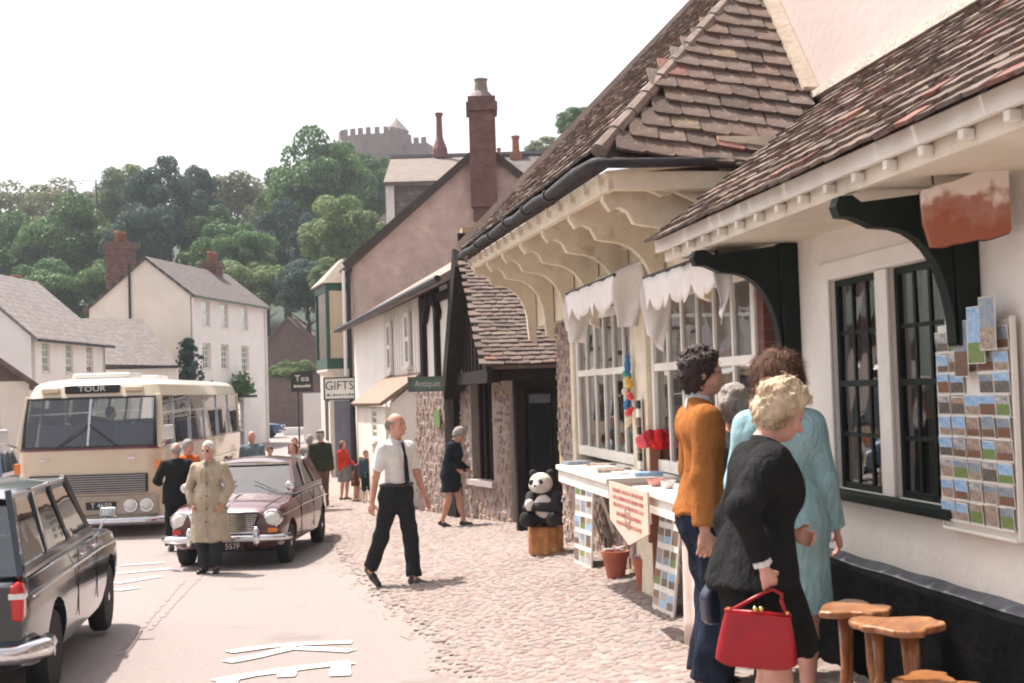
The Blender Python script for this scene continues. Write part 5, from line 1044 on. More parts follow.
def person(label, pos, face, H, res, top=None, legs=None, skirt=None, hair=None, lean=0., head=(0, 0, 0), hands=None, feet=None, fem=False, shoes=shoe_b, girth=1., skinm=None, group=None, stoop=0., extras=None, bag=None, seated=False, name='person', headwear=None):
    """local frame: facing -Y, the figure's left is +X; sizes for 1.75 m then scaled"""
    s_ = H/1.75; sm = skinm or skin; h = res/s_; Rl = Matrix.Rotation(math.radians(lean), 3, 'X')
    rot = lambda v: Rl @ Vector(v)
    pel = Vector((0, 0, .93)); sw = (.150 if fem else .172)*(.5+.5*girth); hw = .095
    chest = pel+rot((0, 0, .34)); nk = pel+rot((0, .015, .555)); Rs = Matrix.Rotation(math.radians(lean+stoop), 3, 'X'); nk = nk+(Rs @ Vector((0, 0, .01)))
    shL, shR = pel+rot((sw, .01, .485)), pel+rot((-sw, .01, .485))
    Rh = Matrix.Rotation(math.radians(head[0]), 3, 'Z') @ Matrix.Rotation(math.radians(lean+stoop+head[1]), 3, 'X') @ Matrix.Rotation(math.radians(head[2]), 3, 'Y')
    hc = nk+(Rs @ Vector((0, -.015, .05)))+Rh @ Vector((0, -.01, .105))
    HL = lambda x, y, z: hc+Rh @ Vector((x, y, z)); Rn = np.array(Rh)
    hands = hands or {}; feet = feet or {}
    fl_ = feet.get('L', (.10, -.02, 0, 8)); fr_ = feet.get('R', (-.10, .02, 0, -8))
    J = {}
    for sd, sh, sx in (('L', shL, 1), ('R', shR, -1)):
        tg = hands.get(sd, (sx*(sw+.09), -.04, .80)); pole = hands.get(sd+'p', (sx*.35, 1, -.1)); e, w_ = ik(sh, tg, .29, .26, pole); J[sd] = (sh, e, w_)
    for sd, f, sx in (('l', fl_, 1), ('r', fr_, -1)):
        hp = pel+Vector((sx*hw, 0, -.04)); an = Vector((f[0], f[1], f[2]+.085)); pole = (sx*.1, -1, 0) if not seated else (0, -1, .5); kn, an = ik(hp, an, .418, .396, pole); J[sd] = (hp, kn, an, f)
    W = (0, 1, 0); wv = np.array(rot(W)); g = girth
    def torso(d, t, hem=None, k=.03):
        d.cap(pel+rot((-.035, 0, 0)), pel+rot((.035, 0, 0)), .135*g+t, .135*g+t, (wv, .82), k); d.cap(pel+rot((0, 0, .05)), pel+rot((0, -.005, .20)), .132*g+t, .128*g+t, (wv, .74), k)
        d.cap(pel+rot((0, -.005, .20)), pel+rot((0, -.01, .38)), .128*g+t, .148*g+t, (wv, .72), k)
        d.cap(shL*.86+shR*.14+rot((0, 0, -.05)), shR*.86+shL*.14+rot((0, 0, -.05)), .09+t, .09+t, (wv, .95), k); d.cap(shL*.92+shR*.08, shR*.92+shL*.08, .05+t*.8, .05+t*.8, None, k); d.cap(shL*.8+shR*.2+rot((0, 0, .005)), nk-rot((0, 0, .01)), .045+t*.7, .056+t*.4, None, k); d.cap(shR*.8+shL*.2+rot((0, 0, .005)), nk-rot((0, 0, .01)), .045+t*.7, .056+t*.4, None, k)
        if fem: d.ell(pel+rot((.07, -.085, .36)), (.068+t, .055+t*.6, .075+t), None, .05); d.ell(pel+rot((-.07, -.085, .36)), (.068+t, .055+t*.6, .075+t), None, .05)
        elif g > 1.05: d.ell(pel+rot((0, -.06*g, .12)), (.13+t, .10*g+t, .14+t), None, .05)
        if fem or True: d.ell(pel+rot((.065, .06, -.03)), (.09*g+t, .085*g+t, .1+t), None, .04); d.ell(pel+rot((-.065, .06, -.03)), (.09*g+t, .085*g+t, .1+t), None, .04)
    armr = (.042, .035, .026) if fem else (.047, .040, .030)
    def arms(d, t, frac, k=.02, t2=None):
        for sd in 'LR':
            sh, e, w_ = J[sd]; t2_ = t if t2 is None else t2
            if frac <= 1: d.cap(sh, sh.lerp(e, frac), armr[0]*1.08+t, lerp(armr[0], armr[1], frac)+t2_, None, k, [(sh.lerp(e, frac), (e-sh))])
            else: d.cap(sh, e, armr[0]*1.08+t, armr[1]+t, None, k); q = e.lerp(w_, frac-1); d.cap(e, q, armr[1]+t, lerp(armr[1], armr[2], frac-1)+t2_, None, k, [(q, w_-e)])
    def legs_(d, t, low, k=.02, straight=0., top_=None):
        for sd in 'lr':
            hp, kn, an, f = J[sd]; th = .086*g**.5; d.cap(hp, kn, th+t, .058+t+straight*.3, None, k); e = kn.lerp(an, low); d.cap(kn, e, .056+t+straight*.4, .037+t+straight, None, k, [(e+(an-kn).normalized()*(.0 if low >= .99 else .0), an-kn)])
            if not straight: d.ell(kn.lerp(an, .3)+Vector((0, .018, 0)), (.047+t, .055+t, .11), None, .03)
    # ---- body, one continuous surface
    d = SDF(); torso(d, -.016); arms(d, -.002, 2); legs_(d, -.006 if legs else 0, 1.)
    d.cap(nk-rot((0, 0, .03)), hc+Rh @ Vector((0, .015, -.05)), .058, .052, None, .02)
    d.ell(HL(0, .012, .025), (.076, .096, .095), Rn, .01); d.ell(HL(0, -.018, -.045), (.062, .078, .075), Rn, .03); d.ell(HL(0, -.045, -.088), (.034, .036, .024), Rn, .02)
    d.cap(HL(0, -.086, .0), HL(0, -.112, -.034), .008, .0135, None, .012); d.ell(HL(0, -.088, -.066), (.022, .012, .008), Rn, .006); d.ell(HL(0, -.084, -.078), (.018, .012, .008), Rn, .006); d.ell(HL(.032, -.072, .022), (.026, .014, .009), Rn, .012); d.ell(HL(-.032, -.072, .022), (.026, .014, .009), Rn, .012)
    for sx in (1, -1): d.ell(HL(sx*.078, .012, -.012), (.010, .020, .032), Rn, .006); d.ell(HL(sx*.045, -.062, -.03), (.024, .02, .024), Rn, .02)
    for sd in 'LR':
        sh, e, w_ = J[sd]; u = (w_-e).normalized(); sx = 1 if sd == 'L' else -1; hd = hands.get(sd+'h', {}); inw = Vector(hd.get('palm', (-sx, .15, 0))); inw = (inw-u*inw.dot(u)).normalized(); fw = u.cross(inw)
        th_ = Vector(hd.get('thumb', (0, -1, 0))); fw = fw if fw.dot(th_) > 0 else -fw; cu = hd.get('curl', .35); sc = .9 if fem else 1.
        pc_ = w_+u*.045*sc; d.cap(w_, pc_, .026*sc, .030*sc, (np.array(inw), .62), .012); d.cap(w_+u*.075*sc+fw*.026*sc, w_+u*.075*sc-fw*.026*sc, .0145*sc, .0135*sc, None, .012); d.cap(pc_+fw*.02*sc, w_+u*.08*sc+fw*.024*sc, .018*sc, .015*sc, None, .01); d.cap(pc_-fw*.02*sc, w_+u*.08*sc-fw*.024*sc, .018*sc, .015*sc, None, .01)
        for i, (off, ln) in enumerate(((.032, .072), (.011, .082), (-.011, .077), (-.031, .06))):
            p0 = w_+u*.083*sc+fw*off*sc; a1 = cu*1.1+.05*i; d1 = (u*math.cos(a1)+inw*math.sin(a1)); p1 = p0+d1*ln*.48*sc; a2 = cu*2.4+.05*i; d2 = u*math.cos(a2)+inw*math.sin(a2); p2 = p1+d2*ln*.32*sc; a3 = cu*3.4; d3 = u*math.cos(a3)+inw*math.sin(a3); p3 = p2+d3*ln*.22*sc
            d.cap(p0-u*.01, p1, .0098*sc, .009*sc, None, .004); d.cap(p1, p2, .009*sc, .0082*sc, None, .004); d.cap(p2, p3, .0082*sc, .007*sc, None, .004)
        t0 = w_+u*.028*sc+fw*.026*sc; t1 = t0+(u*.62+fw*.7+inw*.25).normalized()*.042*sc; t2 = t1+(u*.85+fw*.15+inw*(.3+cu)).normalized()*.036*sc; d.cap(t0-fw*.008, t1, .014*sc, .0105*sc, None, .008); d.cap(t1, t2, .0105*sc, .0085*sc, None, .005)
    for sd in 'lr':
        hp, kn, an, f = J[sd]; yw = math.radians(f[3]); fd = Vector((math.sin(yw), -math.cos(yw), -math.sin(math.radians(f[4] if len(f) > 4 else 0)))); J[sd+'f'] = fd; d.cap(an+Vector((0, 0, -.015))-fd*.03, an+fd*.11-Vector((0, 0, .052)), .038, .03, None, .02)
    root = link(name, d.mesh(h, 'person_body', sm)); root.matrix_world = T(pos[0], pos[1], pos[2], math.radians(face)) @ Matrix.Scale(s_, 4); tag(root, label, 'person', group)
    P_ = {'pel': pel, 'chest': chest, 'nk': nk, 'hc': hc, 'J': J, 'HL': HL, 'rot': rot, 'root': root, 'Rh': Rh, 'h': h}
    def part(name, d, m, noise=.004, nf=(30, 30, 14), seed=1, sub=None): return link(name, d.mesh(h, name, m, noise, nf, seed, sub), root)
    if shoes:
        for sd in 'lr':
            hp, kn, an, f = J[sd]; fd = J[sd+'f']; d = SDF(); lo_ = an.z-.085-min(0, fd.z)*0
            d.cap(an-fd*.045-Vector((0, 0, .045)), an+fd*.05-Vector((0, 0, .048)), .036, .04, None, .02); d.cap(an+fd*.05-Vector((0, 0, .052)), an+fd*.145-Vector((0, 0, .06)), .042, .033, None, .02); d.cap(an-fd*.03-Vector((0, 0, .03)), an-fd*.01-Vector((0, 0, .005)), .042, .042, None, .01)
            if abs(fd.z) < .15: d.p = [p[:7]+([((0, 0, an.z-.083), (0, 0, -1)), (tuple(an+Vector((0, 0, .012))), (0, 0, 1))],) for p in d.p]
            part('shoe', d, shoes, 0)
    if legs:
        d = SDF(); d.cap(pel+Vector((-.04, 0, .02)), pel+Vector((.04, 0, .02)), .155*g, .155*g, (W, .80), .03, [((0, 0, pel.z+.12), (0, 0, 1))]); d.cap(pel+Vector((0, 0, .02)), pel+Vector((0, 0, .12)), .158*g, .156*g, (W, .80), .03, [((0, 0, pel.z+.12), (0, 0, 1))])
        for sx in (1, -1): d.ell(pel+Vector((sx*.065, .055, -.04)), (.1*g, .095*g, .11), None, .04)
        legs_(d, legs.get('t', .014), legs.get('low', .97), .035, legs.get('w', .03)); part('trousers' if legs.get('low', .97) > .6 else 'shorts', d, legs['m'], legs.get('noise', .006), (24, 24, 30), 3)
    if skirt:
        zh, t = skirt['hem'], skirt.get('t', .02); r1 = skirt.get('r', .21); d = SDF(); cy = (J['l'][1].y+J['r'][1].y)/2
        ct = [((0, 0, zh), (0, 0, -1)), ((0, 0, pel.z+.13), (0, 0, 1))]; d.cap((-.03, 0, pel.z+.14), (-.03, 0, pel.z-.03), .13*g, .155*g+t, (W, .82), .03, ct); d.cap((.03, 0, pel.z+.14), (.03, 0, pel.z-.03), .13*g, .155*g+t, (W, .82), .03, ct)
        for sx in (1, -1): d.ell(pel+Vector((sx*.065, .055, -.04)), (.1*g+t, .09*g+t, .12), None, .04)
        d.cap((-.045, 0, pel.z-.04), (-.05, cy, zh-.12), .15*g+t, r1-.03, (W, .85), .03, ct); d.cap((.045, 0, pel.z-.04), (.05, cy, zh-.12), .15*g+t, r1-.03, (W, .85), .03, ct); part('skirt', d, skirt['m'], skirt.get('noise', .006), (38, 38, 5), 5)
    if top:
        t = top.get('t', .012); d = SDF(); torso(d, t); n0 = len(d.p)
        if 'hem' in top:
            zh = top['hem']; rr = top.get('r', .19)
            d.cap((-.05, 0, pel.z+.10), (-.05, top.get('hy', 0), zh-.1), .135*g+t, rr-.05, (W, top.get('fl', .8)), .04); d.cap((.05, 0, pel.z+.10), (.05, top.get('hy', 0), zh-.1), .135*g+t, rr-.05, (W, top.get('fl', .8)), .04)
        else: zh = pel.z+top.get('tuck', -.02)
        ct = [((0, 0, zh), (0, 0, -1)), (tuple(nk+rot((0, 0, .015))), tuple(rot((0, -.28, 1))))]; d.p = [p[:7]+(ct,) for p in d.p]
        arms(d, t+top.get('st', .004), top.get('sleeve', 1.93), .03, top.get('cuff', t+.012)); part(top.get('name', 'jacket'), d, top['m'], top.get('noise', .006), top.get('nf', (22, 22, 26)), 7)
        if top.get('collar'):
            d = SDF(); c1 = nk+rot((0, 0, .012))
            for sx in (1, -1):
                d.cap(c1+rot((0, .062, .022)), c1+rot((sx*.062, .01, .012)), .019, .018, None, .012); d.cap(c1+rot((sx*.062, .01, .012)), c1+rot((sx*.03, -.075, -.035)), .017, .015, None, .012)
            part('collar', d, top['collar'], 0)
    if hair:
        st = hair['style']; d = SDF(); k = hair.get('len', 0); v = hair.get('vol', .014); fc = [(tuple(HL(0, -.058, .045)), tuple(Rh @ Vector((0, -1, -.55)))), ]
        if st in ('short', 'curly'):
            d.ell(HL(0, .018, .035), (.077+v, .094+v, .092+v), Rn, .01, fc+[(tuple(HL(0, 0, -.05-k)), tuple(Rh @ Vector((0, -.9, -1))))]); d.ell(HL(0, .045, -.01), (.072+v*.8, .07+v*.6, .085+v*.5+k), Rn, .02, [(tuple(HL(0, 0, -.07-k)), tuple(Rh @ Vector((0, -.9, -.6))))])
        elif st == 'bob':
            d.ell(HL(0, .018, .022), (.082+v*1.3, .096+v, .092+v*.7), Rn, .02, fc); d.cap(HL(.055, .025, 0), HL(.06, .03, -.10-k), .05+v*.6, .04+v*.6, None, .03, fc); d.cap(HL(-.055, .025, 0), HL(-.06, .03, -.10-k), .05+v*.6, .04+v*.6, None, .03, fc); d.cap(HL(0, .06, 0), HL(0, .06, -.10-k), .055+v*.6, .042+v*.6, None, .03)
        elif st == 'fringe': # bald crown with hair at sides and back
            for sx in (1, -1): d.ell(HL(sx*.060, .035, .008), (.026, .058, .05), Rn, .03)
            d.ell(HL(0, .078, .005), (.062, .036, .062), Rn, .03)
        ho = part('hair', d, hair['m'], hair.get('noise', .006), hair.get('nf', (60, 60, 60)), 9)
        if 'st' in hair: strands(ho, *hair['st'], 5, hair['m'])
    if headwear: # sun glasses
        d = SDF()
        for sx in (1, -1): d.ell(HL(sx*.033, -.092, .004), (.027, .008, .021), Rn, .004); d.cap(HL(sx*.058, -.085, .008), HL(sx*.082, .01, .005), .004, .003, None, .003)
        d.cap(HL(-.01, -.1, .008), HL(.01, -.1, .008), .004, .004, None, .003); part('glasses', d, M('dark_glasses', (.015, .012, .012), .15, coat=.5), 0)
    else:
        if res < .016:
            for sx in (1, -1):
                b = MB(); b.lathe([(.0005, -.009), (.007, -.006), (.009, 0), (.007, .006), (.0005, .009)], 8, mat=Matrix.Translation(HL(sx*.031, -.079, .006))); b.build('eye', M('eye_dark', (.05, .035, .03), .2), root, smooth=True)
    if extras: extras(P_, part)
    return P_
# ================================================================== people
navy = cloth('navy', (.022, .03, .038)); blackc = cloth('black', (.02, .02, .021), (.013, .014, .014)); charcoal = cloth('charcoal', (.028, .03, .034))
def at(px, py): return G(px, py)
def spot(px, y): x = P(px, 500, y).x; return Vector((x, y, ground(x, y)))
def height(p, pytop, px): return P(px, pytop, p.y).z-p.z
grey_h = hairm('grey', (.42, .38, .34), (.25, .22, .2)); white_h = hairm('white', (.72, .68, .62), (.5, .46, .4)); blond = hairm('blond', (.66, .52, .36), (.42, .30, .18)); brown = hairm('brown', (.19, .085, .045), (.10, .045, .025)); darkh = hairm('dark', (.045, .024, .018), (.02, .012, .01))
gold = M('gold_metal', (.8, .55, .2), .25, metal=1.)
# man in white shirt walking
def tie(P_, part):
    d = SDF(); r_ = P_['rot']; pel = P_['pel']; d.cap(pel+r_((0, -.092, .535)), pel+r_((0, -.135, .40)), .018, .022, ((0, 1, 0), .7), .01); d.cap(pel+r_((0, -.135, .40)), pel+r_((.008, -.158, .16)), .022, .032, ((0, 1, 0), .6), .01); part('tie', d, cloth('tie', (.03, .035, .06)), 0)
    d = SDF(); d.cap(pel+Vector((-.03, 0, .105)), pel+Vector((.03, 0, .105)), .172, .172, ((0, 1, 0), .8), .02, [((0, 0, pel.z+.125), (0, 0, 1)), ((0, 0, pel.z+.09), (0, 0, -1))]); part('belt', d, shoe_b, 0)
p = at(399, 586); H = height(p, 415, 404)
person('balding man in white short-sleeved shirt and dark tie walking across the cobbles', p, 48, H, .0125, top=dict(tuck=.06, m=cloth('white_shirt', (.80, .79, .76), (.72, .70, .67), bs=90), t=.016, sleeve=.82, cuff=.026, st=.002, name='shirt', collar=cloth('white_shirt', (.8, .79, .76))),
       legs=dict(m=charcoal, w=.034, t=.008), hair=dict(style='fringe', m=hairm('pepper', (.26, .21, .18), (.15, .12, .10)), st=(900, .03, .8, 1.)), head=(8, -4, 0), lean=2, girth=1.04, feet={'L': (.07, -.16, 0, 6), 'R': (-.07, .36, .075, -6, 42)},
       hands={'L': (.30, -.16, .80), 'R': (-.29, .08, .80)}, extras=tie)
# man in beige raincoat
mac = cloth('raincoat', (.44, .37, .27), (.36, .30, .215), .7, 60, .15)
p = at(211, 573); H = height(p, 443, 211)
def macx(P_, part):
    pel = P_['pel']; 
    for k in range(4): b = MB(); b.lathe([(.0, -.006), (.012, -.004), (.012, .004), (.0, .006)], 8, mat=Matrix.Translation((.03, -.18-.018*k, 1.22-.17*k)) @ Matrix.Rotation(math.pi/2, 4, 'X')); b.build('button', darkwood, P_['root'])
    d = SDF(); d.cap((.0, -.145, 1.38), (.02, -.235, .50), .012, .012, None, .01); part('coat_front_edge', d, mac, 0)
    d = SDF(); d.cap((-.02, -.09, 1.48), (.0, -.125, 1.36), .03, .012, ((0, 1, 0), .6), .01); part('scarf', d, cloth('scarf', (.35, .33, .33)), 0)
person('white-haired man in long beige raincoat and dark glasses standing before the maroon car', p, -6, H, .0125, top=dict(m=mac, t=.022, hem=.44, r=.285, fl=.9, sleeve=1.95, cuff=.03, st=.008, name='raincoat', collar=mac, noise=.007), legs=dict(m=cloth('dark_grey_trousers', (.035, .04, .045)), w=.042, t=.008),
       hair=dict(style='short', m=white_h, vol=.008, st=(1600, .035, 1.2, .6)), head=(-6, 2, 0), girth=1.08, hands={'L': (.20, -.10, .93), 'R': (-.20, -.10, .93), 'Lp': (1, .6, 0), 'Rp': (-1, .6, 0)}, feet={'L': (.08, .0, 0, 10), 'R': (-.08, -.02, 0, -14)}, headwear=True, extras=macx)
# woman in navy coat
p = at(452, 527); H = height(p, 431, 452)*1.045
person('grey-haired woman in navy coat walking past the stone shop front', p, 72, H, .0135, top=dict(m=navy, t=.024, hem=.62, r=.235, sleeve=1.9, name='coat', collar=navy), hair=dict(style='curly', m=grey_h, vol=.02, noise=.01), fem=True, lean=10, stoop=14, head=(4, 12, 0),
       hands={'L': (.18, -.26, .98), 'R': (-.19, -.22, 1.0)}, feet={'L': (.06, -.2, 0, 4), 'R': (-.06, .16, .02, -4, 12)}, girth=1.05)
# man in orange sweater
p = spot(704, 6.95); H = height(p, 351, 708)-.01
jeans = cloth('denim', (.022, .03, .05), (.012, .017, .03), .85, 220)
def shirtc(P_, part):
    b = P_['nk']; d = SDF(); r_ = P_['rot']
    d.cap(b+r_((0, .0, -.012)), b+r_((0, -.004, .042)), .068, .06, None, .012, [(tuple(b+r_((0, 0, .045))), tuple(r_((0, -.3, 1))))]); part('shirt_collar', d, cloth('pale_blue_shirt', (.62, .68, .74)), .002)
person('dark-haired man in orange-brown sweater and jeans looking at the shop window', p, 96, H, .0085, top=dict(m=cloth('orange_knit', (.40, .155, .045), (.30, .105, .028), .95, 240, .5), t=.02, sleeve=1.95, st=.006, hem=.93, r=.18, name='sweater', noise=.006), legs=dict(m=jeans, w=.06, t=.016, noise=.007),
       hair=dict(style='curly', m=darkh, vol=.018, noise=.009, nf=(75, 75, 75), len=.02, st=(5000, .035, 2.6, .3)), head=(-4, 4, 0), hands={'L': (.20, -.22, 1.0), 'R': (-.23, .06, .84)}, extras=shirtc, girth=.86)
# woman in pale blue suit
blue = cloth('pale_blue_suit', (.33, .52, .56), (.26, .43, .47), .9, 160, .4)
p = spot(782, 6.25); H = height(p, 352, 770)-.02
person('brown-haired woman in pale blue suit with her back turned at the window', p, 165, H, .0085, top=dict(m=blue, t=.024, hem=.84, r=.232, sleeve=1.93, cuff=.022, st=.0, name='jacket', noise=.003), skirt=dict(m=blue, hem=.50, r=.20, noise=.003), hair=dict(style='bob', m=brown, vol=.030, noise=.007, nf=(45, 45, 20), len=-.02, st=(6500, .075, .7, 1.6)), head=(10, 6, 0), fem=True, girth=1.04,
       hands={'L': (.27, -.06, .82), 'R': (-.26, -.10, .84)}, feet={'L': (.09, 0, 0, 5), 'R': (-.09, 0, 0, -5)}, skinm=skin2)
# elderly woman in black suit, carrying the red handbag
p = spot(755, 5.25); H = 1.60
def cuffs(P_, part):
    for sd in 'R':
        sh, e, w_ = P_['J'][sd]; d = SDF(); u = (w_-e).normalized(); d.cap(w_-u*.045, w_-u*.0, .040, .043, None, .005, [(tuple(w_-u*.002), tuple(u)), (tuple(w_-u*.04), tuple(-u))]); part('shirt_cuff', d, cloth('cuff_white', (.75, .75, .74)), .002)
OL = person('curly blonde elderly woman in black suit leaning forward', p, 97, H, .0085, top=dict(m=blackc, t=.03, hem=.88, r=.30, hy=.05, sleeve=1.93, cuff=.034, st=.012, name='jacket', noise=.009), skirt=dict(m=cloth('black_skirt', (.016, .017, .016)), hem=.60, r=.28, t=.012), hair=dict(style='curly', m=blond, vol=.030, noise=.012, nf=(62, 62, 62), len=.005, st=(7000, .04, 3.2, .3)), lean=6, stoop=14, head=(0, 10, 0), fem=True, girth=1.14,
       hands={'R': (-.28, .06, .985), 'L': (.03, -.17, 1.08), 'Rp': (-.5, 1, 0), 'Rh': dict(curl=.62, palm=(1, .2, .0), thumb=(0, -1, 0)), 'Lh': dict(curl=.6)}, feet={'L': (.08, -.04, 0, 5), 'R': (-.08, .02, 0, -5)}, skinm=skin2, extras=cuffs)
bpy.context.view_layer.update()
mw = OL['root'].matrix_world; hr = mw @ (OL['J']['R'][2]+(OL['J']['R'][2]-OL['J']['R'][1]).normalized()*.105)
redl = M('red_leather', (.36, .003, .008), .32, (.28, .002, .006), 9, .12, 60, coat=.15)
bw, bh = .305, .185; bagc = hr+Vector((-.07, -.0, -.085-bh/2)); rb = thing('handbag', 'bright red leather handbag with gold clasp held by the elderly woman', 'handbag', T(bagc.x, bagc.y-.015, bagc.z, math.radians(-14)) @ Matrix.Rotation(math.radians(4), 4, 'Y'))
b = MB(); n = 8
def bagf(u, v):
    a = u*2*math.pi; z = lerp(-bh/2, bh/2, v); wx = lerp(bw/2, bw/2*.80, v**1.4); wy = lerp(.055, .02, v**1.2)*(1 if v > .02 else .9); e = .42
    return (math.copysign(abs(math.cos(a))**e, math.cos(a))*wx, math.copysign(abs(math.sin(a))**e, math.sin(a))*wy, z+.012*math.cos(2*a)*(1-v))
b.grid(bagf, 40, 10); b.add([bagf(i/40, 0) for i in range(40)], [tuple(range(40))[::-1]]); b.add([bagf(i/40, 1) for i in range(40)], [tuple(range(40))]); b.build('bag_body', redl, rb, smooth=True)
b = MB(); b.tube([(-bw*.41, 0, bh/2+.004), (bw*.41, 0, bh/2+.004)], .0095, 8); b.build('frame_rim', redl, rb, smooth=True)
b = MB(); b.lathe([(.004, 0), (.011, .008), (.009, .02), (.0, .024)], 10, mat=T(-.01, -.004, bh/2+.006)); b.lathe([(.004, 0), (.011, .008), (.009, .02), (.0, .024)], 10, mat=T(.012, .004, bh/2+.006)); cl = b.build('clasp', gold, rb, smooth=True); cl['kind'] = 'stuff'
iv = (rb.matrix_world.inverted() @ hr); b = MB(); b.tube([(-bw*.36, 0, bh/2), (lerp(-bw*.36, iv.x, .6)-.01, iv.y*.6, lerp(bh/2, iv.z, .6)), (iv.x-.035, iv.y, iv.z-.012), (iv.x, iv.y, iv.z+.004), (iv.x+.035, iv.y, iv.z-.012), (lerp(bw*.36, iv.x, .6)+.01, iv.y*.6, lerp(bh/2, iv.z, .6)), (bw*.36, 0, bh/2)], .0075, 8); b.build('handle', redl, rb, smooth=True)
for sx in (-1, 1): b = MB(); b.tube([(sx*bw*.36, 0, bh/2-.008), (sx*bw*.36, 0, bh/2+.02)], .008, 8); b.build('handle_ring', gold, rb)
# dark handbag hanging from her far arm
hl_ = mw @ (OL['J']['L'][1]*.3+OL['J']['L'][2]*.7); q = P(728, 598, hl_.y+.1); nb2 = thing('handbag', 'navy leather handbag half hidden behind the red one', 'handbag', T(q.x, q.y, q.z, .3))
b = MB(); b.prism([(-.11, -.10), (.11, -.10), (.12, .02), (.07, .085), (-.07, .085), (-.12, .02)], 'y', -.04, .04); b.build('bag_body', M('navy_leather', (.018, .025, .05), .35, coat=.2), nb2, bevel=.02, seg=3)
b = MB(); lq = nb2.matrix_world.inverted() @ hl_; b.tube([(-.06, 0, .08), (lerp(-.06, lq.x, .7)-.02, lq.y*.7, lerp(.08, lq.z, .75)), tuple(lq), (lerp(.06, lq.x, .7)+.02, lq.y*.7, lerp(.08, lq.z, .7)), (.06, 0, .08)], .006, 6); b.build('handle', MATS['navy_leather'], nb2)
b = MB(); b.box(-.01, .01, -.05, -.041, .03, .09); b.build('clasp', gold, nb2)
# head of someone between the man in orange and the blue suit
p = spot(738, 7.15); H = height(p, 390, 737)
person('grey-haired person almost hidden between the orange sweater and the blue suit', p, 170, H, .014, top=dict(m=cloth('grey_coat', (.12, .11, .11)), t=.02, hem=.7, name='coat'), legs=dict(m=charcoal), hair=dict(style='curly', m=grey_h, vol=.022, noise=.01, st=(2500, .035, 2.6, .3)), fem=True)
# people round the bus and the maroon car
p = spot(177, 19.3); H = height(p, 444, 178)
person('bald man in dark suit seen from behind beside the coach door', p, 200, H, .016, top=dict(m=blackc, t=.026, hem=.78, r=.24, sleeve=1.93, name='jacket'), legs=dict(m=blackc, w=.05), hair=dict(style='fringe', m=grey_h), girth=1.12, hands={'L': (.26, -.2, 1.12), 'R': (-.26, -.22, 1.15)})
p = spot(189.5, 21.2); H = height(p, 441, 189)
person('grey-haired person in orange top behind the man in dark suit', p, 60, H, .018, top=dict(m=cloth('bright_orange', (.62, .13, .03)), t=.02, hem=.75, name='top'), legs=dict(m=charcoal), hair=dict(style='short', m=grey_h, vol=.016), hands={'L': (.2, -.25, 1.15)})
p = spot(253, 25.5); H = height(p, 432, 253)
person('balding man in grey-blue sweater standing behind the maroon car', p, 10, H, .018, top=dict(m=cloth('grey_blue_knit', (.17, .23, .26)), t=.02, hem=.9, name='sweater', collar=cloth('white_shirt', (.8, .79, .76))), legs=dict(m=charcoal), hair=dict(style='fringe', m=grey_h), girth=1.1)
p = spot(271, 28); H = height(p, 447, 271)
person('small child in pale top behind the maroon car', p, 0, H, .02, top=dict(m=cloth('pale_pink', (.6, .5, .45)), t=.016, hem=.85, name='top'), legs=dict(m=charcoal), hair=dict(style='short', m=brown, vol=.02))
p = spot(294, 23.4); H = height(p, 443, 294)
person('woman in white blouse and sunglasses beside the maroon car', p, -5, H, .018, top=dict(m=cloth('white_blouse', (.72, .72, .66)), t=.02, hem=.82, name='blouse'), skirt=dict(m=cloth('green_skirt', (.12, .16, .08)), hem=.52), hair=dict(style='bob', m=brown, vol=.014), fem=True, headwear=True)
p = spot(296, 33); H = height(p, 438, 296)
person('auburn-haired woman far behind the one in sunglasses', p, 0, H, .02, top=dict(m=cloth('brick_top', (.4, .15, .1)), t=.02, hem=.8, name='top'), skirt=dict(m=charcoal, hem=.5), hair=dict(style='bob', m=brown, vol=.016), fem=True)
p = spot(311, 26.6); H = height(p, 436, 311)
person('man in light grey jacket left of the one in brown trousers', p, 185, H, .018, top=dict(m=cloth('light_grey_jacket', (.33, .32, .28)), t=.024, hem=.78, name='jacket'), legs=dict(m=cloth('navy_trousers', (.03, .035, .05)), w=.05), hair=dict(style='short', m=grey_h))
p = at(322, 511); H = height(p, 431, 324)
def cap_(P_, part):
    d = SDF(); HL = P_['HL']; d.ell(HL(0, .012, .075), (.095, .112, .05), np.array(P_['Rh']), .01); d.ell(HL(0, -.09, .06), (.07, .06, .012), np.array(P_['Rh']), .01); part('flat_cap', d, cloth('cap', (.10, .085, .07)), 0)
person('man in dark green sweater, brown trousers and flat cap walking away', p, 205, H, .016, top=dict(m=cloth('dark_green_knit', (.035, .04, .025)), t=.024, hem=.88, r=.22, name='sweater'), legs=dict(m=cloth('brown_trousers', (.13, .085, .06)), w=.05, t=.02), hair=dict(style='short', m=grey_h), feet={'L': (.09, .3, .06, 5, 40), 'R': (-.09, -.12, 0, -5)}, extras=cap_, girth=1.08)
p = at(344, 500); H = height(p, 441, 345)
person('woman in red jacket and grey checked skirt by the white lean-to', p, 60, H, .018, top=dict(m=cloth('red_jacket', (.58, .05, .03)), t=.02, hem=.86, name='jacket'), skirt=dict(m=M('check_skirt', (.28, .27, .27), .85, (.08, .08, .085), 34), hem=.55, r=.22), hair=dict(style='bob', m=brown, vol=.012), fem=True, hands={'L': (.18, -.28, 1.05)})
p = at(356, 502); H = height(p, 458, 357)
person('child in brown coat bending down beside the woman in red', p, 70, H*1.05, .018, top=dict(m=cloth('brown_coat', (.14, .06, .04)), t=.022, hem=.62, r=.24, name='coat'), hair=dict(style='bob', m=brown, vol=.014), lean=22, fem=True)
p = at(367, 503); H = height(p, 451, 367)
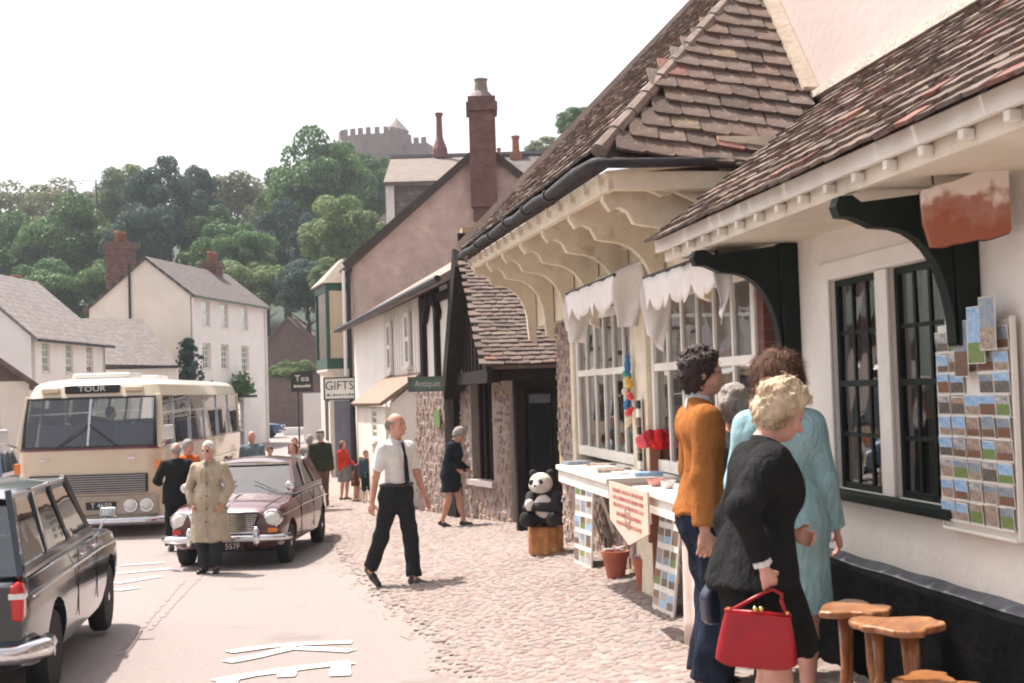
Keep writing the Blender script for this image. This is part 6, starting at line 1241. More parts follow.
person('small boy in dark blue top and shorts by the white lean-to', p, 20, H, .018, top=dict(m=cloth('boy_blue', (.06, .10, .13)), t=.016, hem=.86, name='top'), legs=dict(m=charcoal, low=.05, w=.04), hair=dict(style='short', m=brown, vol=.014))
ORD = ['first', 'second', 'third', 'fourth', 'fifth', 'sixth', 'last']
# ================================================================== panda and shop-front goods
fur_w = M('toy_white_plush', (.80, .76, .70), .9, (.66, .61, .55), 20, .6, 90); fur_b = M('toy_black_plush', (.018, .018, .02), .8, (.03, .03, .032), 20, .6, 90)
gp_ = pd_log.matrix_world.translation; hp_ = 60/FPX*gp_.y
pn = thing('toy_panda', 'large black and white plush panda sitting on the log block', 'toy', T(gp_.x, gp_.y, gp_.z+lh, math.radians(-20)) @ Matrix.Scale(hp_/.60, 4))
def pmesh(name, d, m): return link(name, d.mesh(.009, name, m, .002, (70, 70, 70)), pn)
d = SDF().ell((0, .02, .16), (.155, .13, .17), None, .03); pmesh('body', d, fur_b)
d = SDF().ell((.02, -.082, .20), (.10, .062, .115), None, .02); pmesh('belly_patch', d, fur_w)
d = SDF().ell((-.02, -.03, .425), (.118, .108, .105), None, .03).ell((-.035, -.115, .395), (.055, .05, .042), None, .03).ell((-.075, -.075, .40), (.05, .05, .05), None, .03); hd_ = pmesh('head', d, fur_w)
for sx in (-1, 1):
    pmesh('ear', SDF().ell((sx*.09-.02, .0, .52), (.042, .026, .042), None, .01), fur_b)
    pmesh('eye_patch', SDF().ell((sx*.047-.04, -.122, .437), (.028, .02, .034), None, .01), fur_b)
    pmesh('arm', SDF().cap((sx*.13, -.01, .29), (sx*.135, -.10, .19), .058, .05, None, .03).cap((sx*.135, -.10, .19), (sx*.02-.02, -.155, .20), .05, .045, None, .03), fur_b)
    pmesh('leg', SDF().cap((sx*.10, -.03, .075), (sx*.135, -.17, .065), .075, .062, None, .03).ell((sx*.14, -.20, .085), (.055, .035, .07), None, .02), fur_b)
pmesh('nose', SDF().ell((-.04, -.163, .41), (.016, .012, .012), None, .01), fur_b); pmesh('paw_patch', SDF().ell((-.10, -.165, .22), (.05, .03, .06), None, .01), fur_w)
# boards of postcards leaning under the counters
def cardboard(label, b0, b1, t0, t1, seed, rows, cols):
    p0, p1 = G(*b0), G(*b1); ot = .2; q0 = SHOP @ Vector((on(*t0, ot)[0], ot, on(*t0, ot)[1])); q1 = SHOP @ Vector((on(*t1, ot)[0], ot, on(*t1, ot)[1]))
    r_ = (p1-p0); w_ = max(.3, r_.length); up = ((q0+q1)/2-(p0+p1)/2); h_ = up.length; mt = face_m((p0+p1)/2+Vector((0, 0, .005)), r_, up-r_.normalized()*up.dot(r_.normalized()))
    rt = thing('card_board', label, 'display board', mt); b = MB(); b.box(-w_/2, w_/2, 0, h_, -.02, 0); b.build('panel', white, rt, bevel=.004); rr = random.Random(seed)
    for j in range(rows):
        for i in range(cols):
            x = lerp(-w_/2, w_/2, (i+.5)/cols); y = h_*(j+.08)/rows+.02; b = MB(); hh = h_/rows*.8; b.box(-w_/cols*.44, w_/cols*.44, 0, hh, .001, .003, 0); b.box(-w_/cols*.40, w_/cols*.40, hh*.06, hh*.5, .003, .0042, 1); b.box(-w_/cols*.40, w_/cols*.40, hh*.5, hh*.94, .003, .0042, 2); b.build('postcard', [cardedge, rr.choice(cards), rr.choice(cards)], rt, mat=Matrix.Translation((x, y, 0)) @ Matrix.Rotation(rr.uniform(-.04, .04), 4, 'Z'))
    for x in (-w_/2+.03, w_/2-.03): b = MB(); b.bar((x, h_*.9, -.022), (x, .06, -.34), .03, .025); b.build('prop', white, rt)
cardboard('white board of postcards beside the panda', (574, 563), (591, 570), (592, 487), (609, 493), 3, 6, 3)
cardboard('white board of postcards beside the man in jeans', (652, 609), (673, 619), (666, 506), (682, 512), 5, 5, 3)
clay = M('terracotta_pot', (.42, .13, .075), .75, (.34, .10, .06), 9, .2, 50)
def flowerpot(px, py, wpx, hpx, label, seed):
    p = G(px, py); s_ = p.y/FPX; r0 = wpx*s_/2; hh = hpx*s_; rt = thing('flower_pot', label, 'flower pot', T(p.x, p.y, p.z)); b = MB(); b.lathe([(r0*.62, 0), (r0*.90, hh*.78), (r0, hh*.78), (r0*1.02, hh), (r0*.86, hh), (r0*.8, hh*.8), (.01, hh*.8)], 20); b.build('pot', clay, rt, auto=35)
    rr = random.Random(seed); b = MB()
    for k in range(26): a = rr.uniform(0, 6.28); q = r0*.72*math.sqrt(rr.random()); b.lathe([(.004, -.012), (.02, 0), (.004, .014)], 6, k % 3, T(math.cos(a)*q, math.sin(a)*q, hh+rr.uniform(-.01, .025), 0, rr.uniform(-.6, .6)))
    o = b.build('white_blooms', [signwhite, M('petal_grey', (.5, .5, .52), .6), M('petal_pink', (.6, .35, .35), .6)], rt, smooth=True); o['kind'] = 'stuff'
flowerpot(616, 578, 28, 27, 'terracotta pot standing just right of the panda postcard board', 1); flowerpot(646, 591, 25, 33, 'terracotta pot nearest the wooden display post', 2)
# wooden post with paper pompoms
p = G(660, 600); ps = thing('pompom_stand', 'wooden post topped with red and pink paper pompoms', 'display stand', T(p.x, p.y, p.z)); zt = P(656, 440, p.y).z-p.z
b = MB(); b.box(-.045, .045, -.03, .03, 0, zt-.05); b.box(-.075, .075, -.04, .04, zt*.36, zt*.47); b.build('post', M('stand_wood', (.26, .10, .05), .5, (.19, .07, .035), 6, .2, 30), ps, bevel=.006)
for dx, dz, rr_, m in ((.03, .0, .085, (.75, .012, .012)), (-.03, .012, .075, (.42, .008, .02)), (-.085, -.005, .06, (.7, .10, .12))):
    d = SDF().ell((dx, 0, zt+dz), (rr_*1.15, rr_*.8, rr_), None, .01); link('pompom', d.mesh(.011, 'pompom', M('paper_%d' % int(m[0]*1000+m[2]*100), m, .7), .006, (70, 70, 70)), ps)
# notice board with the red lettering
o_ = .70; (xa, za), (xb, zb_) = on(612, 482, o_), on(651, 497, o_); fz = on(632, 545, o_)[1]; nt_ = thing('notice', 'pinkish pointed notice with red lettering and a hexagon under the counter', 'sign', SHOP @ T((xa+xb)/2, o_+.012, 0)); w_ = abs(xa-xb); z1 = (za+zb_)/2+.02
b = MB(); b.prism([(-w_/2, fz+.13), (0, fz), (w_/2, fz+.13), (w_/2, z1), (-w_/2, z1)], 'y', 0, .012); b.build('panel', M('notice_pink', (.66, .47, .38), .75, (.58, .40, .32), 4), nt_)
redt = M('notice_red', (.62, .26, .21), .7); rr = random.Random(6); b = MB()
for k, z in enumerate((z1-.05, z1-.10, z1-.15, fz+.19, fz+.13)):
    x = -w_*.40 if k < 3 else -w_*.34
    while x < (w_*.38 if k < 3 else w_*.3):
        l = rr.uniform(.010, .022); b.bar((x, .0145, z+rr.uniform(-.010, .010)), (x+l, .0145, z+rr.uniform(-.010, .010)), .004, .0022); b.bar((x+l*.5, .0145, z-.012), (x+l*.6, .0145, z+.014), .004, .0022); x += l+rr.choice((.006, .008, .02))
o = b.build('red_lettering', redt, nt_); o['kind'] = 'stuff'
hx = [(math.cos(math.pi/3*k)*.085, (fz+z1)/2-.01+math.sin(math.pi/3*k)*.085) for k in range(6)]; b = MB()
for k in range(6): a_, c__ = hx[k], hx[(k+1) % 6]; b.bar((a_[0], .0145, a_[1]), (c__[0], .0145, c__[1]), .004, .005)
for k in (-1, 0, 1): b.bar((-.04, .0145, (fz+z1)/2-.01+k*.03), (.045, .0145, (fz+z1)/2-.01+k*.03), .004, .006)
o = b.build('hexagon_mark', M('notice_grey', (.3, .25, .24), .7), nt_); o['kind'] = 'stuff'
# toys hanging beside the window
a_, z_ = on(628, 385, .24); ht = thing('hanging_toys', 'string of bright blue, red and yellow toys hanging between the windows', 'toy', SHOP @ T(a_, .24, z_))
tm = [M('toy_%s' % n, c, .4, coat=.3) for n, c in (('blue', (.03, .16, .42)), ('red', (.6, .03, .02)), ('yellow', (.7, .42, .05)), ('teal', (.05, .35, .35)), ('cream', (.7, .6, .4)))]
for k, (x, z, rx, rz, m) in enumerate(((0, .17, .05, .09, 0), (.02, .08, .07, .05, 3), (-.02, .02, .06, .06, 2), (.03, -.05, .07, .05, 4), (-.03, -.09, .05, .05, 1), (.02, -.15, .06, .06, 0), (-.01, -.22, .05, .05, 1), (.01, -.30, .05, .06, 4))):
    b = MB(); b.lathe([(.004, -rz), (rx*.5, -rz*.6), (rx*.62, 0), (rx*.35, rz*.5), (rx*.4, rz*.8), (.004, rz)], 7, mat=T(x*1.6, .0, z, k*.7, .5*math.sin(k*2.1), .8*math.sin(k*1.3))); b.build('toy', tm[m], ht)
b = MB(); b.tube([(0, 0, .4), (0, 0, -.3)], .004, 5); b.build('string', iron, ht)
a_, z_ = on(640, 435, .22); rr = random.Random(12); hs2 = thing('trinket_strip', 'narrow strip of dark and white trinkets below the hanging toys', 'display', SHOP @ T(a_, .22, z_))
for k in range(9): b = MB(); b.box(-.05, .05*rr.uniform(.3, 1), 0, .02, -.035, .03); b.build('trinket', [iron, signwhite, cards[2]][k % 3], hs2, mat=T(0, 0, .25-.07*k))
b = MB(); b.box(-.06, .06, -.01, -.002, -.42, .3); b.build('backing_card', signwhite, hs2)
# things on the counters
rr = random.Random(21); C1, C2 = (on(606, 480, .68)[0], on(556, 480, .68)[0]), (on(690, 480, .68)[0], on(632, 480, .68)[0])
for k in range(7):
    x = lerp(C1[0]+.12, C1[1]-.12, k/6); p = SHOP @ Vector((x, rr.uniform(.3, .52), ZC-.012)); b = MB(); b.box(-.11, .11, -.08, .08, 0, rr.uniform(.012, .04)); o = b.build('booklet', [cards[k % 8], signwhite, cards[4]][k % 3], mat=T(p.x, p.y, p.z, rr.uniform(-.5, .5)), bevel=.002)
    tag(o, 'flat booklet on the white counter, %s from its panda end' % ORD[6-k], 'book', 'booklets laid out on the far counter')
for k in range(6):
    x = lerp(C2[0]+.1, C2[1]-.12, k/5); p = SHOP @ Vector((x, rr.uniform(.35, .56), ZC-.012)); b = MB(); r0 = rr.uniform(.045, .07); b.lathe([(r0*.5, 0), (r0, .03), (r0*1.05, .055), (r0*.9, .055), (r0*.5, .015)], 14); o = b.build('trinket_bowl', [M('bowl_red', (.5, .04, .03), .3, coat=.4), M('bowl_china', (.7, .68, .66), .25, coat=.4), M('bowl_pink', (.6, .28, .25), .3)][k % 3], mat=T(p.x, p.y, p.z), auto=40)
    tag(o, 'small %s bowl on the near counter, %s from the pompom post' % (('red', 'white', 'pink')[k % 3], ORD[5-k]), 'bowl', 'small bowls on the near counter')
p = G(693, 606); q = SHOP @ Vector((on(688, 505, .60)[0], .60, ZC-.07)); b = MB()
def cl_(u, v): t = SHOP @ Vector((on(lerp(683, 697, u), 560, .60)[0], .60+.02*math.sin(u*9)*v, lerp(ZC-.06, .02, v))); return tuple(t)
b.grid(cl_, 16, 6); o = b.build('cloth_drape', M('pink_cloth', (.66, .52, .47), .9), smooth=True); o.modifiers.new('thick', 'SOLIDIFY').thickness = .004; tag(o, 'pale pink cloth hanging from the near counter', 'cloth')
# ================================================================== vehicles (x forward, y left, z up)
def paintm(n, c, c2=None, r=.22): return M('paint_'+n, c, r, c2 or tuple(x*.9 for x in c), 1.5, .02, 8, coat=.7, spec=.5)
def loft(stations, name, m, parent, arches=(), hbx=1.):
    rings = []
    for x, zl, zt, hb, crown in stations:
        zm = lerp(zl, zt, .52); half = [(0, zl), (hb*.84, zl), (hb*.95, zl+.035), (hb*1.0, lerp(zl, zt, .3)), (hb*1.005, zm), (hb*.99, lerp(zl, zt, .78)), (hb*.955, zt-.035), (hb*.90, zt-.005), (hb*.5, zt+crown*.8), (0, zt+crown)]
        rings.append([(x, -y, z) for y, z in half]+[(x, y, z) for y, z in half[-2:0:-1]])
    # refine along x with a smooth curve
    fine = []
    for i in range(len(rings)-1):
        r0, r1, r2, r3 = rings[max(0, i-1)], rings[i], rings[i+1], rings[min(len(rings)-1, i+2)]
        for s in range(4):
            t = s/4; fine.append([tuple((.5*((2*b)+(-a+c)*t+(2*a-5*b+4*c-d)*t*t+(-a+3*b-3*c+d)*t**3)) for a, b, c, d in zip(p0, p1, p2, p3)) for p0, p1, p2, p3 in zip(r0, r1, r2, r3)])
    fine.append(rings[-1]); n = len(fine[0]); b = MB(); b.add([p for r in fine for p in r], [(i*n+j, i*n+(j+1) % n, (i+1)*n+(j+1) % n, (i+1)*n+j) for i in range(len(fine)-1) for j in range(n)]+[tuple(range(n)), tuple(range((len(fine)-1)*n, len(fine)*n))[::-1]])
    me = b.mesh(name, m)
    if arches:
        tmp = bpy.data.objects.new('tmp_body', me); C.objects.link(tmp); cut = []
        for (x, z, r, w0, w1) in arches:
            cb = MB(); k = 20; cb.add([(x+math.cos(2*math.pi*i/k)*r, y, z+math.sin(2*math.pi*i/k)*r*1.02) for y in (w0, w1) for i in range(k)], [tuple(range(k))[::-1], tuple(range(k, 2*k))]+[(i, (i+1) % k, (i+1) % k+k, i+k) for i in range(k)])
            co = bpy.data.objects.new('tmp_cut', cb.mesh('cut', m)); C.objects.link(co); cut.append(co); bo = tmp.modifiers.new('b', 'BOOLEAN'); bo.object = co; bo.operation = 'DIFFERENCE'; bo.solver = 'EXACT'
        for q in [tmp]+cut:
            import bmesh
            bm = bmesh.new(); bm.from_mesh(q.data); bmesh.ops.recalc_face_normals(bm, faces=bm.faces); bm.to_mesh(q.data); bm.free()
        dg = bpy.context.evaluated_depsgraph_get(); dg.update(); me = bpy.data.meshes.new_from_object(tmp.evaluated_get(dg)); me.name = name
        for q in [tmp]+cut: bpy.data.objects.remove(q)
    return link(name, me, parent, auto=38)
def wheel(parent, x, y, r, w_, cap=chrome):
    sx = 1 if y > 0 else -1; mt = T(x, y, r, 0, -sx*math.pi/2); b = MB(); b.lathe([(r*.60, -w_/2), (r*.93, -w_/2), (r, -w_*.3), (r, w_*.3), (r*.93, w_/2), (r*.60, w_/2)], 28, mat=mt); wl = b.build('wheel', rubber, parent, auto=40)
    b = MB(); b.lathe([(r*.62, w_*.05), (r*.62, w_*.46), (r*.55, w_*.40), (r*.42, w_*.36), (r*.3, w_*.46), (.01, w_*.52)], 24, mat=mt); b.build('hub_cap', cap, wl, auto=40)
def quad(pts, name, m, parent, th=.006):
    b = MB(); p = [Vector(q) for q in pts]; n = (p[1]-p[0]).cross(p[2]-p[0]).normalized()*th; b.add([tuple(q) for q in p]+[tuple(q-n) for q in p], [(0, 1, 2, 3), (7, 6, 5, 4), (0, 4, 5, 1), (1, 5, 6, 2), (2, 6, 7, 3), (3, 7, 4, 0)]); return b.build(name, m, parent)
seatm = M('seat_vinyl', (.05, .035, .03), .5)
def car(name, label, mt, pm, st, gh, wb, r, hw, trim=True, roofm=None, front=None, rear=None, plate=None):
    rt = thing(name, label, 'car', mt); xf, xr = wb; ar = [(x, r+.01, r*1.2, y0, y1) for x in (xf, xr) for y0, y1 in ((-1.2, -hw+.24), (hw-.24, 1.2))]
    body = loft(st, 'body', pm, rt, ar)
    for x in (xf, xr):
        for sy in (1, -1): wheel(rt, x, sy*(hw-.10), r, .15)
    b = MB(); b.box(xr-.15, xf+.2, -hw+.26, hw-.26, .2, .5); b.build('underbody', darkin, rt)
    X0, X1, X2, X3, zb, zr, yb, yt, pil = gh # screen base, screen top, rear top, rear base, belt z, roof z, half widths, side pillars as fractions
    def side(t, top, sy): x = lerp(X1, X2, t) if top else lerp(X0, X3, t); return Vector((x, sy*(yt if top else yb), (zr-.045 if top else zb)))
    b = MB(); n = 12
    def rf(u, v):
        x = lerp(X1+.04, X2-.04, u); yy = (v*2-1); e = max(0, abs(u*2-1)**6); return (x, yy*(yt+.015), zr-.055+.085*(1-abs(yy)**2.6)*(1-.55*abs(u*2-1)**3.5)-.0*e)
    b.grid(rf, 14, 14); b.grid(lambda u, v: tuple(Vector(rf(u, v))-Vector((0, 0, .03))), 14, 14); rf_ = b.build('roof', roofm or pm, rt, smooth=True)
    b = MB()
    for sy in (1, -1): b.tube([(X1+.03, sy*(yt+.01), zr-.045), ((X1+X2)/2, sy*(yt+.025), zr-.03), (X2-.03, sy*(yt+.01), zr-.045)], .011, 6)
    o = b.build('roof_rail', chrome if trim else pm, rf_); o['kind'] = 'stuff'
    for sy in (1, -1):
        fr = [0]+list(pil)+[1]
        for k, t in enumerate(fr):
            b = MB(); a_, c__ = side(t, 0, sy), side(t, 1, sy); b.bar(a_-Vector((0, 0, .03)), c__+Vector((0, 0, .02)), .06 if 0 < k < len(fr)-1 else (.08 if k == 0 else .14), .04, up=(0, 1, 0)); b.build('pillar', pm, rt)
        b = MB(); b.bar(side(0, 1, sy)-Vector((0, 0, .025)), side(1, 1, sy)-Vector((0, 0, .025)), .035, .085); b.build('cant_rail', pm, rt); b = MB(); b.bar(side(0, 0, sy)+Vector((0, 0, .03)), side(1, 0, sy)+Vector((0, 0, .03)), .03, .07); b.build('window_ledge', pm, rt)
        for k in range(len(fr)-1):
            t0, t1 = fr[k]+.012, fr[k+1]-.012; quad([side(t0, 0, sy), side(t1, 0, sy), side(t1, 1, sy), side(t0, 1, sy)], 'side_window', carglass, rt)
        b = MB(); p0, p1 = side(0, 0, sy), side(1, 0, sy); b.bar(p0+Vector((0, sy*.015, .0)), p1+Vector((0, sy*.015, 0)), .012, .022); b.build('window_trim', chrome, rt)
    quad([side(0, 0, -1)+Vector((0, .03, 0)), side(0, 0, 1)-Vector((0, .03, 0)), side(0, 1, 1)-Vector((0, .02, 0)), side(0, 1, -1)+Vector((0, .02, 0))], 'windscreen', carglass, rt); quad([side(1, 0, 1)-Vector((0, .03, 0)), side(1, 0, -1)+Vector((0, .03, 0)), side(1, 1, -1), side(1, 1, 1)], 'rear_window', carglass, rt)
    b = MB(); b.bar(side(0, 0, -1), side(0, 0, 1), .035, .035); b.bar(side(0, 1, -1), side(0, 1, 1), .04, .03); b.build('screen_surround', chrome if trim else pm, rt)
    b = MB()
    for x in (lerp(X0, X3, .42), lerp(X0, X3, .8)): b.box(x-.1, x+.02, -yb+.1, yb-.1, .5, zb+.12)
    b.build('seats', seatm, rt, bevel=.04); b = MB(); b.tube([(X0-.38+math.cos(a)*.04, -.33+math.sin(a)*.18, zb+.06+math.cos(a)*.15) for a in [i*math.pi/8 for i in range(17)]], .011, 6); b.build('steering_wheel', darkin, rt)
    return rt, body
# ---- maroon saloon facing the camera
maroon = paintm('maroon', (.085, .018, .019), (.07, .015, .016))
st = [(1.845, .36, .66, .60, .0), (1.79, .30, .74, .69, .01), (1.62, .26, .80, .735, .03), (1.25, .245, .84, .755, .05), (.78, .24, .88, .765, .04), (0, .24, .90, .77, .0), (-.9, .24, .90, .765, .0), (-1.35, .26, .89, .75, .03), (-1.68, .30, .80, .71, .03), (-1.83, .36, .68, .64, .0)]
cz = (-3.74, 18.75); mt = T(cz[0], cz[1], ground(*cz)-.01, math.radians(-91.5))
gaps = []
rt, body = car('saloon_car', 'maroon saloon car facing the camera with chrome grille', mt, maroon, st, (.80, .34, -.82, -1.30, .90, 1.345, .70, .57, (.40, .78)), (1.22, -1.15), .272, .765)
b = MB(); b.tube([(1.72, -.82, .42), (1.88, -.72, .42), (1.93, -.4, .42), (1.94, 0, .42), (1.93, .4, .42), (1.88, .72, .42), (1.72, .82, .42)], .05, 8); b.build('bumper', chrome, rt, smooth=True)
for sy in (-1, 1):
    b = MB(); b.lathe([(.03, 0), (.045, .05), (.045, .2), (.02, .24)], 10, mat=T(1.955, sy*.43, .33)); b.build('overrider', chrome, rt, smooth=True)
    b = MB(); mt2 = T(1.70, sy*.60, .655, 0, 0, math.pi/2); b.lathe([(.125, -.12), (.125, .10), (.115, .125), (.10, .12)], 20, mat=mt2); hl2 = b.build('headlight', chrome, rt, auto=40); b = MB(); b.lathe([(.102, .10), (.09, .135), (.05, .155), (.002, .16)], 18, mat=mt2); b.build('lens', lamp_glass, hl2, smooth=True)
    b = MB(); b.box(1.80, 1.875, sy*.62-.06, sy*.62+.06, .485, .545); b.build('indicator', amber if sy > 0 else redlens, rt, bevel=.012)
b = MB(); b.prism([(-.44, .74), (.44, .74), (.36, .50), (-.36, .50)], 'x', 1.80, 1.865); gr = b.build('grille', M('grille_dark', (.05, .05, .055), .4, metal=.4), rt)
for k in range(9): z = lerp(.52, .72, k/8); wd = lerp(.36, .43, k/8); b = MB(); b.box(1.866, 1.882, -wd, wd, z-.006, z+.006); b.build('grille_bar', chrome, gr)
b = MB(); b.tube([(1.872, -.45, .75), (1.88, 0, .755), (1.872, .45, .75), (1.872, .37, .49), (1.872, 0, .485), (1.872, -.37, .49), (1.872, -.45, .75)], .018, 6); b.build('grille_surround', chrome, gr, smooth=True)
b = MB(); b.box(1.90, 1.915, -.26, .26, .27, .375); pl_ = b.build('number_plate', signblack, rt); text('557F', .10, 'plate_lettering', signwhite, pl_, face_m((1.917, .11, .322), (0, 1, 0), (0, 0, 1)))
for sy in (-1, 1):
    b = MB(); b.tube([(1.08, sy*.66, .86), (1.12, sy*.70, 1.0)], .008, 6); wm = b.build('wing_mirror', chrome, rt); b = MB(); b.lathe([(.01, -.025), (.055, -.012), (.062, .012), (.05, .02)], 14, mat=T(1.13, sy*.71, 1.03, 0, 0, math.pi/2)); b.build('mirror_head', chrome, wm, smooth=True)
b = MB(); b.tube([(1.79, 0, .80), (1.2, 0, .905), (.85, 0, .935)], .009, 6); b.build('bonnet_strip', chrome, rt)
for sy in (-1, 1): b = MB(); b.box(-.22, -.06, sy*.78-.012, sy*.78+.012, .72, .745); b.box(-1.02, -.88, sy*.775-.012, sy*.775+.012, .72, .745); o = b.build('door_handles', chrome, rt); o['kind'] = 'stuff'
for sy in (-1, 1):
    for x in (.62, -.32, -1.12): b = MB(); b.box(x-.003, x+.003, sy*.768-.006, sy*.768+.006, .34, .88); b.build('door_gap', darkin, rt)
    b = MB(); b.tube([(1.7, sy*.775*.97, .70), (.6, sy*.785, .735), (-.8, sy*.785, .735), (-1.6, sy*.745, .70)], .007, 6); b.build('side_strip', chrome, rt)
    b = MB(); b.tube([(1.72, sy*.50, .805), (1.25, sy*.56, .862), (.86, sy*.60, .905)], .004, 5); b.build('bonnet_gap', darkin, rt)
    b = MB(); b.tube([(.80, sy*.5, .925), (.66, sy*.12, 1.08)], .006, 5); b.build('wiper', iron, rt)
# ---- dark green estate car at the left
dgreen = paintm('dark_green', (.012, .022, .028), (.010, .018, .024), .16)
st = [(2.10, .40, .70, .62, .0), (2.03, .33, .80, .73, .01), (1.8, .28, .86, .775, .03), (1.3, .26, .89, .795, .04), (.80, .25, .92, .80, .03), (0, .25, .94, .805, .0), (-1.0, .25, .94, .80, .0), (-1.6, .27, .935, .79, .0), (-1.98, .32, .92, .765, .0), (-2.09, .38, .88, .74, .0)]
cz = (-4.22, 10.25); mt = T(cz[0], cz[1], ground(-3.6, 10.2)-.01, math.radians(99))
rt, body = car('estate_car', 'dark green estate car cut off by the left edge', mt, dgreen, st, (.60, .12, -1.72, -2.02, .935, 1.46, .735, .60, (.36, .68)), (1.32, -1.20), .30, .80)
b = MB(); b.tube([(-1.75, -.83, .46), (-1.95, -.85, .46), (-2.16, -.72, .46), (-2.2, 0, .46), (-2.16, .72, .46), (-1.95, .85, .46), (-1.75, .83, .46)], .065, 8); b.build('rear_bumper', chrome, rt, smooth=True)
for sy in (-1, 1):
    b = MB(); b.prism([(-.04, .655), (.035, .655), (.045, .88), (-.02, .92), (-.045, .85)], 'x', -2.12, -2.0, mat=T(0, sy*.715)); tl = b.build('tail_light', redlens, rt, bevel=.03, seg=3); b = MB(); b.box(-2.125, -2.0, sy*.715-.046, sy*.715+.046, .80, .835); b.build('lamp_band', lamp_glass, tl)
    b = MB(); b.tube([(-2.0, sy*.80, .80), (-1.0, sy*.812, .815), (.8, sy*.81, .80), (1.72, sy*.79, .76)], .009, 6); b.build('side_strip', chrome, rt)
    b = MB(); b.box(-.30, -.16, sy*.815-.014, sy*.815+.014, .845, .87); b.build('door_handle', chrome, rt, bevel=.005); b = MB(); b.box(.28, .42, sy*.812-.014, sy*.812+.014, .845, .87); b.build('door_handle', chrome, rt, bevel=.005)
    for x in (.46, -.42): b = MB(); b.box(x-.003, x+.003, sy*.806-.006, sy*.806+.0, .42, .92); b.build('door_gap', darkin, rt)
    b = MB(); b.tube([(1.35, sy*.70, .90), (1.33, sy*.76, 1.02)], .008, 6); wm = b.build('wing_mirror', chrome, rt); b = MB(); b.box(1.30, 1.335, sy*.78-.07, sy*.78+.07, 1.0, 1.09); b.build('mirror_head', chrome, wm, bevel=.015)
b = MB(); b.box(-2.13, -2.11, -.25, .25, .60, .71); b.build('number_plate', signblack, rt); b = MB(); b.box(-2.06, -1.98, -.02, .02, 1.0, 1.1)
# ---- far blue saloon and its twin at the left edge
bluep = paintm('blue', (.035, .075, .16)); st3 = [(2.08, .38, .70, .64, .0), (1.95, .30, .80, .74, .02), (1.4, .27, .86, .78, .04), (.75, .26, .90, .79, .03), (0, .26, .91, .79, 0), (-.9, .26, .91, .79, 0), (-1.3, .27, .90, .78, .03), (-1.9, .30, .84, .75, .03), (-2.08, .38, .72, .68, 0)]
def blue_car(label, x, y, rz):
    rt, body = car('saloon_car', label, T(x, y, ground(x, y)-.01, rz), bluep, st3, (.85, .40, -.85, -1.25, .91, 1.43, .72, .60, (.42, .8)), (1.25, -1.25), .31, .79); b = MB(); b.tube([(1.9, -.8, .44), (2.13, -.7, .44), (2.15, 0, .44), (2.13, .7, .44), (1.9, .8, .44)], .05, 6); b.build('bumper', chrome, rt)
    for sy in (-1, 1): b = MB(); b.lathe([(.1, 0), (.095, .06), (.003, .08)], 12, mat=T(2.03, sy*.55, .66, 0, 0, math.pi/2)); b.build('headlight', lamp_glass, rt)
blue_car('blue saloon car parked side-on beyond the coach', P(248, 430, 77).x, 77, 0.04)
blue_car('blue car at the left edge behind the coach', P(-32, 460, 27).x, 27.5, math.radians(100))
# ---- coach
creamp = paintm('coach_cream', (.66, .56, .41), (.61, .515, .375), .3); whitep = paintm('coach_white', (.78, .76, .70), None, .3); maroonl = paintm('coach_maroon', (.16, .03, .06))
hd = Vector((.6, -9.5, 0)).normalized(); fr_ = Vector((-5.96, 22.0, 0)); lft = Vector((-hd.y, hd.x, 0)); W2, LB = 1.22, 9.4; org = fr_+lft*(-1)*0
# heading hd; the coach's left side faces the camera's right
org = fr_-lft*W2; BM = frame((org.x, org.y, ground(-6.5, 23)), hd); bus = thing('coach', 'cream touring coach with TOUR over the windscreen', 'coach', BM)
zbelt, zwt, zrf = 1.47, 2.36, 2.62
def section(x, inset=0., drop=0.): pass
def shell(z0, z1, tum0, tum1, name, m, rake0, rake1, rad=.28):
    b = MB(); n = 6
    def outline(z, tum, rake):
        w_ = W2-tum; pts = []
        for cx, cy, a0 in ((rake-rad, w_-rad, 90), (rake-rad, -w_+rad, 0), (-LB+.12+rad, -w_+rad, -90), (-LB+.12+rad, w_-rad, -180)):
            for i in range(n+1): a = math.radians(a0-90*i/n); pts.append((cx+rad*math.cos(a), cy+rad*math.sin(a), z))
        # slightly bowed front
        return [(x+(.06*(1-(y/w_)**2) if x > rake-rad*1.01 else 0), y, z_) for x, y, z_ in pts]
    k = 4; rings = [outline(lerp(z0, z1, i/k), lerp(tum0, tum1, i/k), lerp(rake0, rake1, i/k)) for i in range(k+1)]; m_ = len(rings[0])
    b.add([p for r in rings for p in r], [(i*m_+j, i*m_+(j+1) % m_, (i+1)*m_+(j+1) % m_, (i+1)*m_+j) for i in range(k) for j in range(m_)]); return b, rings
b, rg_ = shell(.30, zbelt, .03, 0, 'b', creamp, 0, .0); m_ = len(rg_[0]); b.add(rg_[0], [tuple(range(m_))]); lb = b.build('lower_body', creamp, bus, auto=50)
arch = []
b, rg2 = shell(zbelt, zbelt+.045, -.012, -.012, 'b', maroonl, .012, .012); b.build('waist_band', maroonl, bus, auto=50)
b, rg3 = shell(zwt, zrf-.06, .09, .16, 'b', creamp, -.30, -.42); b.build('roof_band', creamp, bus, auto=50)
b = MB(); top_ = rg3[-1]; cx_ = -LB/2; rings = [top_]
for s_, dz in ((.93, .055), (.8, .095), (.5, .13), (.02, .145)): rings.append([(cx_+(x-cx_)*(1-(1-s_)*.25), y*s_, z+dz) for x, y, z in top_])
b.add([p for r in rings for p in r], [(i*m_+j, i*m_+(j+1) % m_, (i+1)*m_+(j+1) % m_, (i+1)*m_+j) for i in range(4) for j in range(m_)]); b.build('roof', whitep, bus, smooth=True)
